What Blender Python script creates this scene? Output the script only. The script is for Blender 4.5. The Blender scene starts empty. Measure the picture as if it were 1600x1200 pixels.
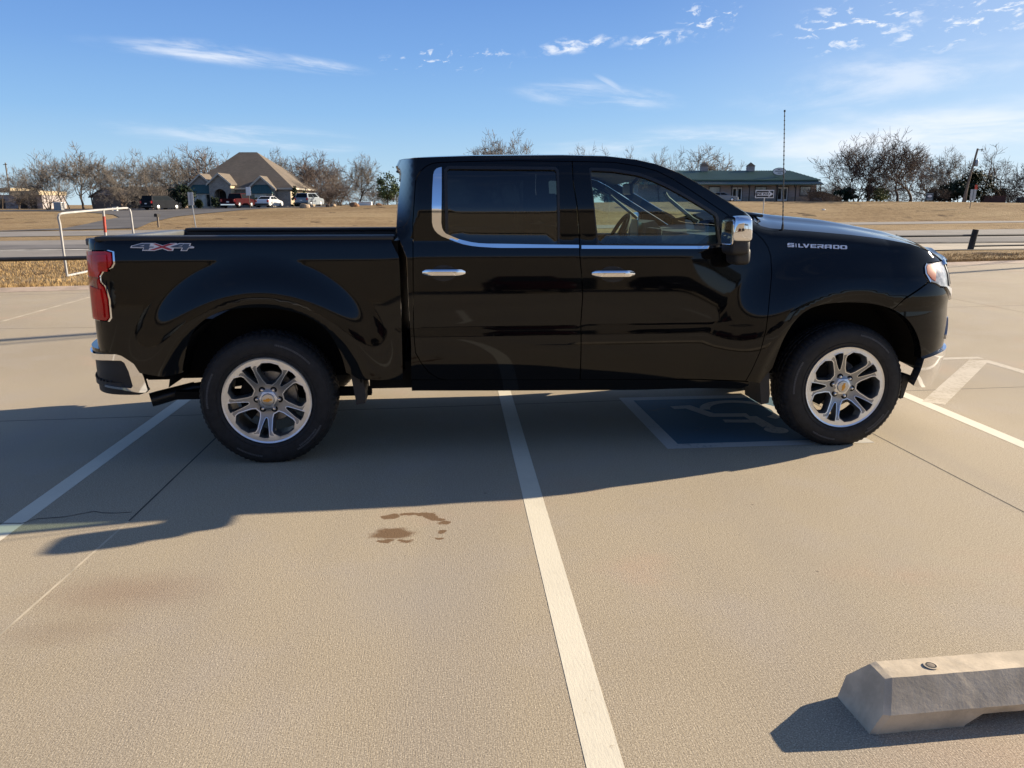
import bpy, bmesh, math, random
import numpy as np
from mathutils import Vector, Matrix
from mathutils.geometry import delaunay_2d_cdt

# ------------------------------------------------------------------ camera, sky, sun, exposure
sc = bpy.context.scene
COL = sc.collection
YAW, PIT, FPX = 0.0978, 0.2252, 1222.7
CAM = np.array([1.0496, -4.8041, 1.5876])
cd = bpy.data.cameras.new("camera")
cam = bpy.data.objects.new("camera", cd)
COL.objects.link(cam)
cam.location = CAM
cam.rotation_euler = (math.pi / 2 - PIT, 0, -YAW)
cd.sensor_width = 36.0
cd.sensor_fit = 'HORIZONTAL'
cd.lens = FPX / 1600 * 36
cd.clip_start = 0.05
cd.clip_end = 5000
sc.camera = cam

SUN = np.array([2.40, 0.66, 1.0]); SUN = SUN / np.linalg.norm(SUN)
SUN_EL = math.asin(SUN[2])
SUN_ROT = math.atan2(SUN[0], SUN[1])          # clockwise from +Y
sl = bpy.data.lights.new("sun", 'SUN')
sl.energy = 4.9
sl.angle = math.radians(0.5)
sl.color = (1.0, 0.86, 0.67)
so = bpy.data.objects.new("sun", sl)
COL.objects.link(so)
so.rotation_euler = Vector(-SUN).to_track_quat('-Z', 'Y').to_euler()

sc.view_settings.view_transform = 'Standard'
sc.view_settings.look = 'None'
sc.view_settings.gamma = 1.0
sc.view_settings.exposure = 1.15

world = bpy.data.worlds.new("World")
sc.world = world
world.use_nodes = True


class NT:
    """small helper around a node tree"""
    def __init__(s, tree):
        s.t = tree
        s.n = tree.nodes
        s.l = tree.links

    def node(s, typ, **kw):
        nd = s.n.new(typ)
        ins = kw.pop('ins', None)
        for k, v in kw.items():
            setattr(nd, k, v)
        if ins:
            for k, v in ins.items():
                if hasattr(v, 'is_linked') or isinstance(v, bpy.types.NodeSocket):
                    s.l.new(v, nd.inputs[k])
                else:
                    nd.inputs[k].default_value = v
        return nd

    def math(s, op, a, b=0.0, c=0.0, clamp=False):
        nd = s.node('ShaderNodeMath', operation=op, use_clamp=clamp)
        for i, v in enumerate((a, b, c)):
            if isinstance(v, bpy.types.NodeSocket):
                s.l.new(v, nd.inputs[i])
            else:
                nd.inputs[i].default_value = v
        return nd.outputs[0]

    def vmath(s, op, a, b=(0, 0, 0)):
        nd = s.node('ShaderNodeVectorMath', operation=op)
        for i, v in enumerate((a, b)):
            if isinstance(v, bpy.types.NodeSocket):
                s.l.new(v, nd.inputs[i])
            else:
                nd.inputs[i].default_value = v
        return nd.outputs['Value'] if op in ('DOT_PRODUCT', 'LENGTH', 'DISTANCE') else nd.outputs[0]

    def noise(s, vec, scale, detail=3.0, rough=0.55, dist=0.0):
        nd = s.node('ShaderNodeTexNoise')
        if vec is not None:
            s.l.new(vec, nd.inputs['Vector'])
        nd.inputs['Scale'].default_value = scale
        nd.inputs['Detail'].default_value = detail
        nd.inputs['Roughness'].default_value = rough
        nd.inputs['Distortion'].default_value = dist
        return nd.outputs['Fac']

    def ramp(s, fac, lo, hi, smooth=True):
        nd = s.node('ShaderNodeMapRange', interpolation_type='SMOOTHSTEP' if smooth else 'LINEAR')
        s.l.new(fac, nd.inputs[0])
        nd.inputs[1].default_value = lo
        nd.inputs[2].default_value = hi
        nd.inputs[3].default_value = 0
        nd.inputs[4].default_value = 1
        return nd.outputs[0]

    def mix(s, fac, a, b, blend='MIX'):
        nd = s.node('ShaderNodeMix', data_type='RGBA', blend_type=blend)
        for k, v in ((0, fac), (6, a), (7, b)):
            if isinstance(v, bpy.types.NodeSocket):
                s.l.new(v, nd.inputs[k])
            else:
                if k != 0 and len(v) == 3:
                    v = (*v, 1)
                nd.inputs[k].default_value = v
        return nd.outputs[2]


W = NT(world.node_tree)
W.n.clear()
sky = W.node('ShaderNodeTexSky', sky_type='NISHITA', sun_disc=False)
sky.sun_elevation = SUN_EL
sky.sun_rotation = SUN_ROT
sky.altitude = 300
sky.air_density = 1.15
sky.dust_density = 0.6
sky.ozone_density = 3.0
tc = W.node('ShaderNodeTexCoord')
DIR = W.vmath('NORMALIZE', tc.outputs['Generated'])
sepd = W.node('ShaderNodeSeparateXYZ')
W.l.new(DIR, sepd.inputs[0])
# azimuth (deg, 0 along +Y, positive to +X) and elevation (deg) of the direction
AZ = W.math('MULTIPLY', W.math('ARCTAN2', sepd.outputs[0], sepd.outputs[1]), 180 / math.pi)
EL = W.math('MULTIPLY', W.math('ARCSINE', sepd.outputs[2]), 180 / math.pi)
cmb = W.node('ShaderNodeCombineXYZ')
W.l.new(AZ, cmb.inputs[0]); W.l.new(EL, cmb.inputs[1])
AE = cmb.outputs[0]


def cloud(az, el, half_az, half_el, tilt, scale, stretch, lo, hi, dens):
    """one patch of cloud: soft ellipse on the sky times streaky noise"""
    p = W.vmath('SUBTRACT', AE, (az, el, 0))
    rot = W.node('ShaderNodeVectorRotate', rotation_type='Z_AXIS')
    W.l.new(p, rot.inputs['Vector'])
    rot.inputs['Angle'].default_value = math.radians(-tilt)
    q = W.vmath('MULTIPLY', rot.outputs[0], (1 / half_az, 1 / half_el, 0))
    nz0 = W.noise(W.vmath('MULTIPLY', rot.outputs[0], (0.12, 0.4, 0)), 1.6, 3)
    r = W.math('ADD', W.vmath('LENGTH', q), W.math('MULTIPLY', W.math('SUBTRACT', nz0, 0.5), 0.9))
    m = W.ramp(r, 1.0, 0.25)
    nz = W.noise(W.vmath('MULTIPLY', W.vmath('ADD', rot.outputs[0], (az * 3.1, el * 1.7, 0)), (1 / stretch, 1, 0)), scale, 6, 0.62, 0.4)
    n = W.ramp(nz, lo, hi)
    return W.math('MULTIPLY', W.math('MULTIPLY', m, n), dens)


def px_az(u, v):
    F = np.array([math.sin(YAW) * math.cos(PIT), math.cos(YAW) * math.cos(PIT), -math.sin(PIT)])
    R = np.array([math.cos(YAW), -math.sin(YAW), 0]); U = np.cross(R, F)
    d = F + R * (u - 800) / FPX + U * (600 - v) / FPX
    d /= np.linalg.norm(d)
    return math.degrees(math.atan2(d[0], d[1])), math.degrees(math.asin(d[2]))


clouds = []
for (u, v, hw, hh, tilt, scl, st, lo, hi, de) in (
        (330, 84, 190, 21, -3, 1.0, 7, 0.33, 0.72, 0.8),
        (480, 102, 120, 15, -5, 1.1, 7, 0.33, 0.74, 0.7),
        (900, 72, 100, 16, 6, 1.3, 2.2, 0.45, 0.66, 0.95),
        (1030, 62, 70, 14, 6, 1.6, 2.0, 0.46, 0.64, 0.9),
        (1110, 30, 60, 34, 4, 2.0, 2.0, 0.52, 0.66, 0.9),
        (1330, 42, 130, 44, 4, 1.7, 2.4, 0.53, 0.66, 0.95),
        (1520, 30, 150, 44, 4, 1.7, 2.4, 0.52, 0.66, 0.9),
        (700, 95, 150, 26, 2, 1.9, 2.0, 0.56, 0.68, 0.7),
        (930, 150, 170, 26, -6, 0.8, 6, 0.40, 0.72, 0.6),
        (960, 135, 45, 7, -30, 1.2, 6, 0.36, 0.65, 0.5),
        (400, 215, 260, 24, -3, 0.9, 9, 0.40, 0.72, 0.5),
        (1400, 120, 280, 50, 4, 0.5, 4, 0.38, 0.75, 0.5),
        (1450, 215, 330, 58, 2, 0.45, 5, 0.32, 0.66, 0.8),
        (1080, 225, 300, 34, 1, 0.6, 6, 0.36, 0.7, 0.55)):
    a, e = px_az(u, v)
    clouds.append(cloud(a, e, hw / 24.0, hh / 23.5, tilt, scl, st, lo, hi, de))
# some thin cirrus on the rest of the sky too (what the paint mirrors)
band = W.ramp(EL, 14, 30)
back = W.math('MULTIPLY', W.math('MULTIPLY', W.ramp(W.noise(W.vmath('MULTIPLY', DIR, (3, 1.2, 6)), 1.5, 5, 0.6, 0.5), 0.52, 0.8), band), 0.35)
cm = back
for c in clouds:
    cm = W.math('MAXIMUM', cm, c)
# the clear winter air of the day: deep blue overhead, paling to the horizon, a little brighter towards the sun
cr = W.node('ShaderNodeValToRGB')
W.l.new(W.math('DIVIDE', W.math('MAXIMUM', EL, 0.0), 90.0), cr.inputs[0])
els = cr.color_ramp.elements
stops = [(0.0, (4.9, 6.5, 7.6)), (2.5, (3.4, 5.4, 7.4)), (6.0, (2.15, 4.2, 7.2)), (10.0, (1.45, 3.15, 6.6)), (14.0, (1.05, 2.45, 5.9)), (30.0, (0.66, 1.4, 3.5)), (90.0, (0.38, 0.80, 2.2))]
els[0].position = 0.0; els[0].color = (*stops[0][1], 1)
els[1].position = 1.0; els[1].color = (*stops[-1][1], 1)
for e_, c_ in stops[1:-1]:
    q_ = els.new(e_ / 90.0); q_.color = (*c_, 1)
skc = W.mix(0.82, sky.outputs[0], cr.outputs[0])
veil = W.math('MULTIPLY', W.math('MULTIPLY', W.ramp(EL, 16, 0), W.ramp(AZ, -5, 75)), 0.5)
c1 = W.mix(veil, skc, (6.6, 7.6, 8.3))
glow = W.math('MULTIPLY', W.ramp(W.vmath('DOT_PRODUCT', DIR, tuple(SUN)), 0.5, 1.0), 0.38)
c1 = W.mix(glow, c1, (6.4, 7.4, 8.3))
c2 = W.mix(cm, c1, (7.6, 7.9, 8.4))
bg = W.node('ShaderNodeBackground', ins={'Strength': 0.058})
W.l.new(c2, bg.inputs['Color'])
wo = W.node('ShaderNodeOutputWorld')
W.l.new(bg.outputs[0], wo.inputs['Surface'])

# ------------------------------------------------------------------ geometry of the view (used to lift measured points into the place)
Fh = np.array([math.sin(YAW), math.cos(YAW), 0.0])
Rh = np.array([math.cos(YAW), -math.sin(YAW), 0.0])
F3 = np.array([math.sin(YAW) * math.cos(PIT), math.cos(YAW) * math.cos(PIT), -math.sin(PIT)])
U3 = np.cross(Rh, F3)


def ray(u, v):
    return F3 + Rh * (u - 800) / FPX + U3 * (600 - v) / FPX


def project(P):
    d = np.asarray(P, float) - CAM
    z = d @ F3
    return np.array([800 + FPX * (d @ Rh) / z, 600 - FPX * (d @ U3) / z])


def on_ground(u, v, z=0.0):
    d = ray(u, v)
    return CAM + d * ((z - CAM[2]) / d[2])


def on_plane(u, v, y):
    d = ray(u, v)
    return CAM + d * ((y - CAM[1]) / d[1])


def far(u, v, dist):
    """measured point at a given forward distance"""
    d = ray(u, v)
    return CAM + d * (dist / (d @ Fh))


ZT_U = [-400, 250, 400, 620, 900, 1150, 1450, 1600, 2200]
ZT_Z = [0.85, 1.00, 1.20, 1.62, 1.85, 2.0, 1.98, 1.80, 1.5]
D0_Z = [50, 50, 56, 68, 74, 78, 80, 80, 80]
D1_Z = [108, 106, 100, 96, 98, 101, 101, 99, 99]


def terrain(x, y):
    p = np.array([x, y, 0]) - CAM
    d = p @ Fh
    l = p @ Rh
    if d < 30:
        return -0.02
    u = 800 + 1255 * l / d
    zt = np.interp(u, ZT_U, ZT_Z)
    d0 = np.interp(u, ZT_U, D0_Z)
    d1 = np.interp(u, ZT_U, D1_Z)
    t = min(max((d - d0) / (d1 - d0), 0), 1)
    s = t * t * (3 - 2 * t) * 0.6 + t * 0.4
    return -0.02 + (zt + 0.02) * s


def spot(u, d):
    """ground point at picture column u (of the level horizon) and forward distance d"""
    p = CAM + Fh * d + Rh * ((u - 800) / 1255.0 * d)
    return np.array([p[0], p[1], terrain(p[0], p[1])])


def zrow(v, d):
    return CAM[2] - (v - 319.9) * d / 1287.0


# ------------------------------------------------------------------ object helpers
def link(o):
    COL.objects.link(o)
    return o


def tag(o, label=None, cat=None, group=None, kind=None):
    if label: o['label'] = label
    if cat: o['category'] = cat
    if group: o['group'] = group
    if kind: o['kind'] = kind
    return o


def thing(name, loc, label, cat, group=None, rz=0.0):
    o = bpy.data.objects.new(name, None)
    o.empty_display_size = 0.2
    link(o)
    o.location = loc
    o.rotation_euler = (0, 0, rz)
    return tag(o, label, cat, group)


def add_mesh(name, verts, faces, material, parent=None, smooth=False, normals=None, world_coords=False, loc=None):
    """link one mesh object; with world_coords the vertices are given in the place and moved into the parent's frame"""
    me = bpy.data.meshes.new(name)
    v = np.asarray(verts, float)
    o = bpy.data.objects.new(name, me)
    link(o)
    if parent is not None:
        o.parent = parent
        if world_coords:
            org = np.zeros(3)
            q = parent
            while q is not None:
                org += np.array(q.location)
                q = q.parent
            v = v - org
    if loc is not None:
        o.location = loc
    me.from_pydata([tuple(p) for p in v], [], [tuple(int(i) for i in f) for f in faces])
    mats = material if isinstance(material, (list, tuple)) else [material]
    for m in mats:
        me.materials.append(m)
    if smooth:
        me.polygons.foreach_set('use_smooth', [True] * len(me.polygons))
    me.update()
    if normals is not None:
        me.normals_split_custom_set(normals)
    return o


class MB:
    """collects simple solids into one mesh"""
    def __init__(s):
        s.v = []; s.f = []; s.mi = []; s.cur = 0

    def add(s, verts, faces):
        b = len(s.v)
        s.v += [tuple(map(float, p)) for p in verts]
        s.f += [tuple(i + b for i in f) for f in faces]
        s.mi += [s.cur] * len(faces)
        return s

    def box(s, x0, x1, y0, y1, z0, z1, bev=0.0):
        if bev <= 0:
            v = [(x, y, z) for z in (z0, z1) for (x, y) in ((x0, y0), (x1, y0), (x1, y1), (x0, y1))]
            f = [(3, 2, 1, 0), (4, 5, 6, 7), (0, 1, 5, 4), (1, 2, 6, 5), (2, 3, 7, 6), (3, 0, 4, 7)]
            return s.add(v, f)
        bm = bmesh.new()
        bmesh.ops.create_cube(bm, size=1.0)
        for p in bm.verts:
            p.co = ((x0 + x1) / 2 + p.co.x * (x1 - x0), (y0 + y1) / 2 + p.co.y * (y1 - y0), (z0 + z1) / 2 + p.co.z * (z1 - z0))
        bmesh.ops.bevel(bm, geom=list(bm.edges), offset=bev, segments=2, affect='EDGES', profile=0.5)
        bm.verts.index_update()
        s.add([p.co[:] for p in bm.verts], [[q.index for q in f.verts] for f in bm.faces])
        bm.free()
        return s

    def prism(s, poly, axis, a0, a1):
        """extrude a 2D polygon along an axis ('x','y','z')"""
        n = len(poly)

        def P(p, a):
            return {'x': (a, p[0], p[1]), 'y': (p[0], a, p[1]), 'z': (p[0], p[1], a)}[axis]
        v = [P(p, a0) for p in poly] + [P(p, a1) for p in poly]
        f = [tuple(range(n))[::-1], tuple(range(n, 2 * n))] + [(i, (i + 1) % n, n + (i + 1) % n, n + i) for i in range(n)]
        return s.add(v, f)

    def tube(s, pts, radii, seg=8, cap=True):
        pts = [Vector(p) for p in pts]
        n = len(pts)
        if not hasattr(radii, '__len__'):
            radii = [radii] * n
        vs = []
        prev = None
        for i, p in enumerate(pts):
            t = (pts[min(i + 1, n - 1)] - pts[max(i - 1, 0)]).normalized()
            if prev is None:
                a = Vector((0, 0, 1)) if abs(t.z) < 0.9 else Vector((1, 0, 0))
                xx = t.cross(a).normalized()
            else:
                xx = (prev - t * prev.dot(t)).normalized()
            prev = xx
            yy = t.cross(xx)
            for k in range(seg):
                an = 2 * math.pi * k / seg
                vs.append(p + (xx * math.cos(an) + yy * math.sin(an)) * radii[i])
        f = []
        for i in range(n - 1):
            for k in range(seg):
                a = i * seg + k; b = i * seg + (k + 1) % seg
                f.append((a, b, b + seg, a + seg))
        if cap:
            f.append(tuple(range(seg))[::-1]); f.append(tuple(range((n - 1) * seg, n * seg)))
        return s.add(vs, f)

    def lathe(s, prof, seg=32, axis='z', cx=0, cy=0, cz=0, closed=False):
        """prof: (radius, height) pairs"""
        vs = []
        for (r, h) in prof:
            for k in range(seg):
                a = 2 * math.pi * k / seg
                c, q = r * math.cos(a), r * math.sin(a)
                vs.append({'z': (cx + c, cy + q, cz + h), 'y': (cx + c, cy + h, cz + q), 'x': (cx + h, cy + c, cz + q)}[axis])
        f = []
        m = len(prof)
        for i in range(m if closed else m - 1):
            j = (i + 1) % m
            for k in range(seg):
                f.append((i * seg + k, i * seg + (k + 1) % seg, j * seg + (k + 1) % seg, j * seg + k))
        return s.add(vs, f)

    def build(s, name, material, parent=None, smooth=False, world_coords=False, fix=True, loc=None):
        o = add_mesh(name, s.v, s.f, material, parent, False, None, world_coords, loc)
        me = o.data
        if len(set(s.mi)) > 1:
            me.polygons.foreach_set('material_index', s.mi)
        if fix:
            bm = bmesh.new(); bm.from_mesh(me)
            bmesh.ops.recalc_face_normals(bm, faces=list(bm.faces))
            bm.to_mesh(me); bm.free()
        if smooth:
            me.polygons.foreach_set('use_smooth', [True] * len(me.polygons))
            me.set_sharp_from_angle(angle=math.radians(38))
        me.update()
        return o


def copy_tree(o, parent=None):
    c = o.copy()
    COL.objects.link(c)
    if parent is not None:
        c.parent = parent
    for ch in list(o.children):
        copy_tree(ch, c)
    return c


# ------------------------------------------------------------------ materials
def mat(name, col, rough=0.6, metal=0.0, spec=0.5, coat=0.0, vary=0.0, vscale=3.0, bump=0.0, bscale=40.0, alpha_col=None, emission=None, stretch=(1, 1, 1), col2=None):
    m = bpy.data.materials.new(name)
    m.use_nodes = True
    T = NT(m.node_tree)
    b = T.n['Principled BSDF']
    b.inputs['Base Color'].default_value = (*col, 1)
    b.inputs['Roughness'].default_value = rough
    b.inputs['Metallic'].default_value = metal
    b.inputs['Specular IOR Level'].default_value = spec
    b.inputs['Coat Weight'].default_value = coat
    b.inputs['Coat Roughness'].default_value = 0.015
    if vary > 0 or bump > 0 or col2:
        t = T.node('ShaderNodeTexCoord')
        v = T.vmath('MULTIPLY', t.outputs['Object'], stretch)
    if vary > 0 or col2:
        n = T.noise(v, vscale, 5, 0.6)
        d = col2 if col2 else tuple(c * (1 - vary) for c in col)
        e = col if col2 else tuple(min(1, c * (1 + vary)) for c in col)
        T.l.new(T.mix(T.ramp(n, 0.32, 0.68), d, e), b.inputs['Base Color'])
    if bump > 0:
        n2 = T.noise(v, bscale, 4, 0.6)
        bp = T.node('ShaderNodeBump', ins={'Strength': min(1.0, bump), 'Distance': 0.02})
        T.l.new(n2, bp.inputs['Height'])
        T.l.new(bp.outputs[0], b.inputs['Normal'])
    return m


M = {}
M['paint'] = mat('black_paint', (0.0028, 0.0029, 0.0034), 0.04, 0, 0.36, 0.0)
M['black_trim'] = mat('black_trim', (0.012, 0.012, 0.013), 0.35, vary=0.2, vscale=30)
M['black_plastic'] = mat('black_plastic', (0.018, 0.018, 0.019), 0.55, bump=0.15, bscale=300)
M['underbody'] = mat('underbody_black', (0.006, 0.006, 0.006), 0.8, spec=0.2)
M['chrome'] = mat('chrome', (0.82, 0.82, 0.84), 0.04, 1.0)
M['satin'] = mat('satin_metal', (0.55, 0.55, 0.56), 0.3, 1.0)
M['rim_face'] = mat('machined_alloy', (0.78, 0.80, 0.83), 0.38, 1.0, vary=0.05, vscale=20)
M['rim_mid'] = mat('grey_alloy', (0.30, 0.31, 0.33), 0.40, 0.9, vary=0.06, vscale=20)
M['cap'] = mat('tailgate_cap', (0.11, 0.115, 0.115), 0.42, vary=0.1, vscale=20)
M['rim_dark'] = mat('rim_pocket', (0.22, 0.23, 0.24), 0.4, 0.85)
M['rubber'] = mat('tyre_rubber', (0.016, 0.016, 0.017), 0.62, spec=0.35, vary=0.25, vscale=25, bump=0.2, bscale=220)
M['rubber_mark'] = mat('tyre_marking', (0.075, 0.075, 0.078), 0.7)
M['gold'] = mat('gold_emblem', (0.62, 0.33, 0.07), 0.3, 0.7)
M['red_lens'] = mat('red_lens', (0.52, 0.006, 0.008), 0.10, 0, 0.5, 0.15, vary=0.2, vscale=9)
M['red_lens_dark'] = mat('dark_red_lens', (0.24, 0.004, 0.012), 0.06, 0, 0.6, 1.0, vary=0.3, vscale=14)
M['amber'] = mat('amber_lens', (0.42, 0.10, 0.045), 0.35, 0, 0.4, 0.15)
M['lamp_clear'] = mat('lamp_chrome', (0.36, 0.37, 0.38), 0.12, 0.0, 0.6, 0.6, vary=0.45, vscale=22)
M['white_paint'] = mat('badge_white', (0.68, 0.68, 0.72), 0.3)
M['badge_chrome'] = mat('badge_chrome', (0.72, 0.73, 0.78), 0.35, 0.5)
M['decal_grey'] = mat('decal_grey', (0.06, 0.085, 0.13), 0.4)
M['decal_red'] = mat('decal_red', (0.36, 0.03, 0.04), 0.4)
M['interior'] = mat('interior_dark', (0.016, 0.016, 0.018), 0.7, vary=0.2, vscale=12)
M['interior_grey'] = mat('interior_grey', (0.10, 0.11, 0.11), 0.7, vary=0.15, vscale=12)
M['headliner'] = mat('headliner', (0.22, 0.22, 0.21), 0.9)
M['blue_film'] = mat('blue_film', (0.16, 0.46, 0.62), 0.4)
M['disc'] = mat('brake_disc', (0.30, 0.30, 0.30), 0.4, 0.9, vary=0.2, vscale=20)


def glass(name, tint, fres=1.0):
    m = bpy.data.materials.new(name)
    m.use_nodes = True
    T = NT(m.node_tree)
    T.n.clear()
    tr = T.node('ShaderNodeBsdfTransparent', ins={'Color': (*tint, 1)})
    gl = T.node('ShaderNodeBsdfGlossy', ins={'Color': (1, 1, 1, 1), 'Roughness': 0.008})
    geo = T.node('ShaderNodeNewGeometry')
    # reflectance of a thin pane, the same from either face
    cs = T.math('ABSOLUTE', T.vmath('DOT_PRODUCT', geo.outputs['Incoming'], geo.outputs['Normal']))
    k = T.math('POWER', T.math('SUBTRACT', 1.0, cs, clamp=True), 5.0)
    fr = T.math('ADD', 0.06, T.math('MULTIPLY', k, 0.90))
    mx = T.node('ShaderNodeMixShader')
    T.l.new(T.math('MULTIPLY', fr, fres), mx.inputs[0])
    T.l.new(tr.outputs[0], mx.inputs[1]); T.l.new(gl.outputs[0], mx.inputs[2])
    out = T.node('ShaderNodeOutputMaterial')
    T.l.new(mx.outputs[0], out.inputs['Surface'])
    return m


M['glass'] = glass('clear_green_glass', (0.70, 0.82, 0.77))
M['glass_dark'] = glass('privacy_glass', (0.06, 0.068, 0.072))


def ground_concrete():
    m = bpy.data.materials.new('broomed_concrete')
    m.use_nodes = True
    T = NT(m.node_tree)
    b = T.n['Principled BSDF']
    geo = T.node('ShaderNodeNewGeometry')
    P = geo.outputs['Position']
    big = T.noise(P, 0.35, 4, 0.55)
    mid = T.noise(P, 1.7, 5, 0.6)
    c = T.mix(T.ramp(big, 0.3, 0.7), (0.334, 0.276, 0.190), (0.394, 0.330, 0.231))
    c = T.mix(T.math('MULTIPLY', T.ramp(mid, 0.45, 0.75), 0.6), c, (0.375, 0.325, 0.262))
    # rusty tint in scattered patches
    red = T.ramp(T.noise(T.vmath('ADD', P, (31, 7, 0)), 0.9, 4, 0.6), 0.56, 0.74)
    c = T.mix(T.math('MULTIPLY', red, 0.6), c, (0.43, 0.300, 0.205))
    # tyre-worn darker lanes running with the stalls
    lane = T.noise(T.vmath('MULTIPLY', P, (1.2, 0.12, 0)), 1.1, 3, 0.5)
    c = T.mix(T.math('MULTIPLY', T.ramp(lane, 0.50, 0.72), 0.42), c, (0.30, 0.262, 0.215))
    # sandy grain
    g1 = T.noise(P, 190, 2, 0.75)
    g2 = T.noise(P, 70, 3, 0.75)
    c = T.mix(T.math('MULTIPLY', T.ramp(g1, 0.53, 0.66), 0.75), c, (0.66, 0.57, 0.43))
    c = T.mix(T.math('MULTIPLY', T.ramp(g1, 0.47, 0.34), 0.8), c, (0.15, 0.115, 0.080))
    c = T.mix(T.math('MULTIPLY', T.ramp(g2, 0.5, 0.34), 0.35), c, (0.20, 0.16, 0.115))
    # sparse dark specks and bright grains
    vor = T.node('ShaderNodeTexVoronoi', ins={'Scale': 3.3})
    T.l.new(P, vor.inputs['Vector'])
    c = T.mix(T.math('MULTIPLY', T.ramp(vor.outputs['Distance'], 0.030, 0.016), 0.75), c, (0.06, 0.05, 0.04))
    # wet oily spot, drip arc and the older brown patch
    wob = T.node('ShaderNodeTexNoise', ins={'Scale': 14.0, 'Detail': 4.0})
    T.l.new(P, wob.inputs['Vector'])
    wv = T.vmath('SCALE', T.vmath('SUBTRACT', wob.outputs['Color'], (0.5, 0.5, 0.5)))
    wv.node.inputs['Scale'].default_value = 0.11
    Pw = T.vmath('ADD', P, wv)

    def blob(u, v, rx, ry, soft=0.35):
        q = on_ground(u, v)
        d = T.vmath('LENGTH', T.vmath('MULTIPLY', T.vmath('SUBTRACT', Pw, (q[0], q[1], 0)), (1 / rx, 1 / ry, 0)))
        return T.ramp(d, 1.0, 1.0 - soft)
    st = blob(616, 834, 0.135, 0.085, 0.45)
    for a in ((607, 807, 0.060, 0.040), (600, 847, 0.055, 0.026), (632, 846, 0.04, 0.02), (634, 804, 0.05, 0.022), (648, 804, 0.05, 0.024), (662, 805, 0.055, 0.026), (674, 807, 0.05, 0.030), (685, 811, 0.05, 0.034), (693, 817, 0.045, 0.034), (690, 831, 0.040, 0.024), (685, 840, 0.036, 0.020)):
        st = T.math('MAXIMUM', st, blob(*a))
    c = T.mix(T.math('MULTIPLY', st, 0.92), c, (0.150, 0.085, 0.040))
    old = T.math('MULTIPLY', blob(200, 925, 0.52, 0.26, 1.0), 0.42)
    c = T.mix(old, c, (0.23, 0.14, 0.095))
    old2 = T.math('MULTIPLY', blob(100, 985, 0.40, 0.16, 1.0), 0.35)
    c = T.mix(old2, c, (0.24, 0.175, 0.12))
    gray = T.math('MULTIPLY', blob(640, 930, 0.5, 0.55, 1.0), 0.35)
    c = T.mix(gray, c, (0.31, 0.28, 0.245))
    T.l.new(c, b.inputs['Base Color'])
    b.inputs['Roughness'].default_value = 0.88
    b.inputs['Specular IOR Level'].default_value = 0.3
    br = T.noise(T.vmath('MULTIPLY', P, (230, 22, 1)), 1.0, 3, 0.65)
    gr = T.noise(P, 170, 3, 0.7)
    hgt = T.math('ADD', T.math('MULTIPLY', br, 0.6), T.math('MULTIPLY', gr, 0.7))
    bp = T.node('ShaderNodeBump', ins={'Strength': 0.6, 'Distance': 0.0035})
    T.l.new(hgt, bp.inputs['Height'])
    T.l.new(bp.outputs[0], b.inputs['Normal'])
    return m


def worn_paint(name, col, under, wear=0.5, rough=0.75):
    m = bpy.data.materials.new(name)
    m.use_nodes = True
    T = NT(m.node_tree)
    b = T.n['Principled BSDF']
    geo = T.node('ShaderNodeNewGeometry')
    P = geo.outputs['Position']
    n = T.noise(P, 26, 5, 0.7)
    n2 = T.noise(P, 3.0, 4, 0.6)
    s = T.math('ADD', n, T.math('MULTIPLY', n2, 0.6))
    k = T.ramp(s, 0.92 + 0.35 * (0.5 - wear), 1.10 + 0.35 * (0.5 - wear))
    g = T.noise(P, 170, 2, 0.7)
    c = T.mix(T.math('MULTIPLY', T.ramp(n2, 0.35, 0.7), 0.25), col, tuple(x * 0.72 for x in col))
    c = T.mix(T.math('MULTIPLY', T.ramp(g, 0.5, 0.3), 0.25), c, tuple(x * 0.6 for x in col))
    c = T.mix(k, c, under)
    T.l.new(c, b.inputs['Base Color'])
    b.inputs['Roughness'].default_value = rough
    gr = T.noise(T.vmath('MULTIPLY', P, (110, 20, 1)), 1.0, 3, 0.7)
    bp = T.node('ShaderNodeBump', ins={'Strength': 0.3, 'Distance': 0.003})
    T.l.new(gr, bp.inputs['Height'])
    T.l.new(bp.outputs[0], b.inputs['Normal'])
    return m


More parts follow.
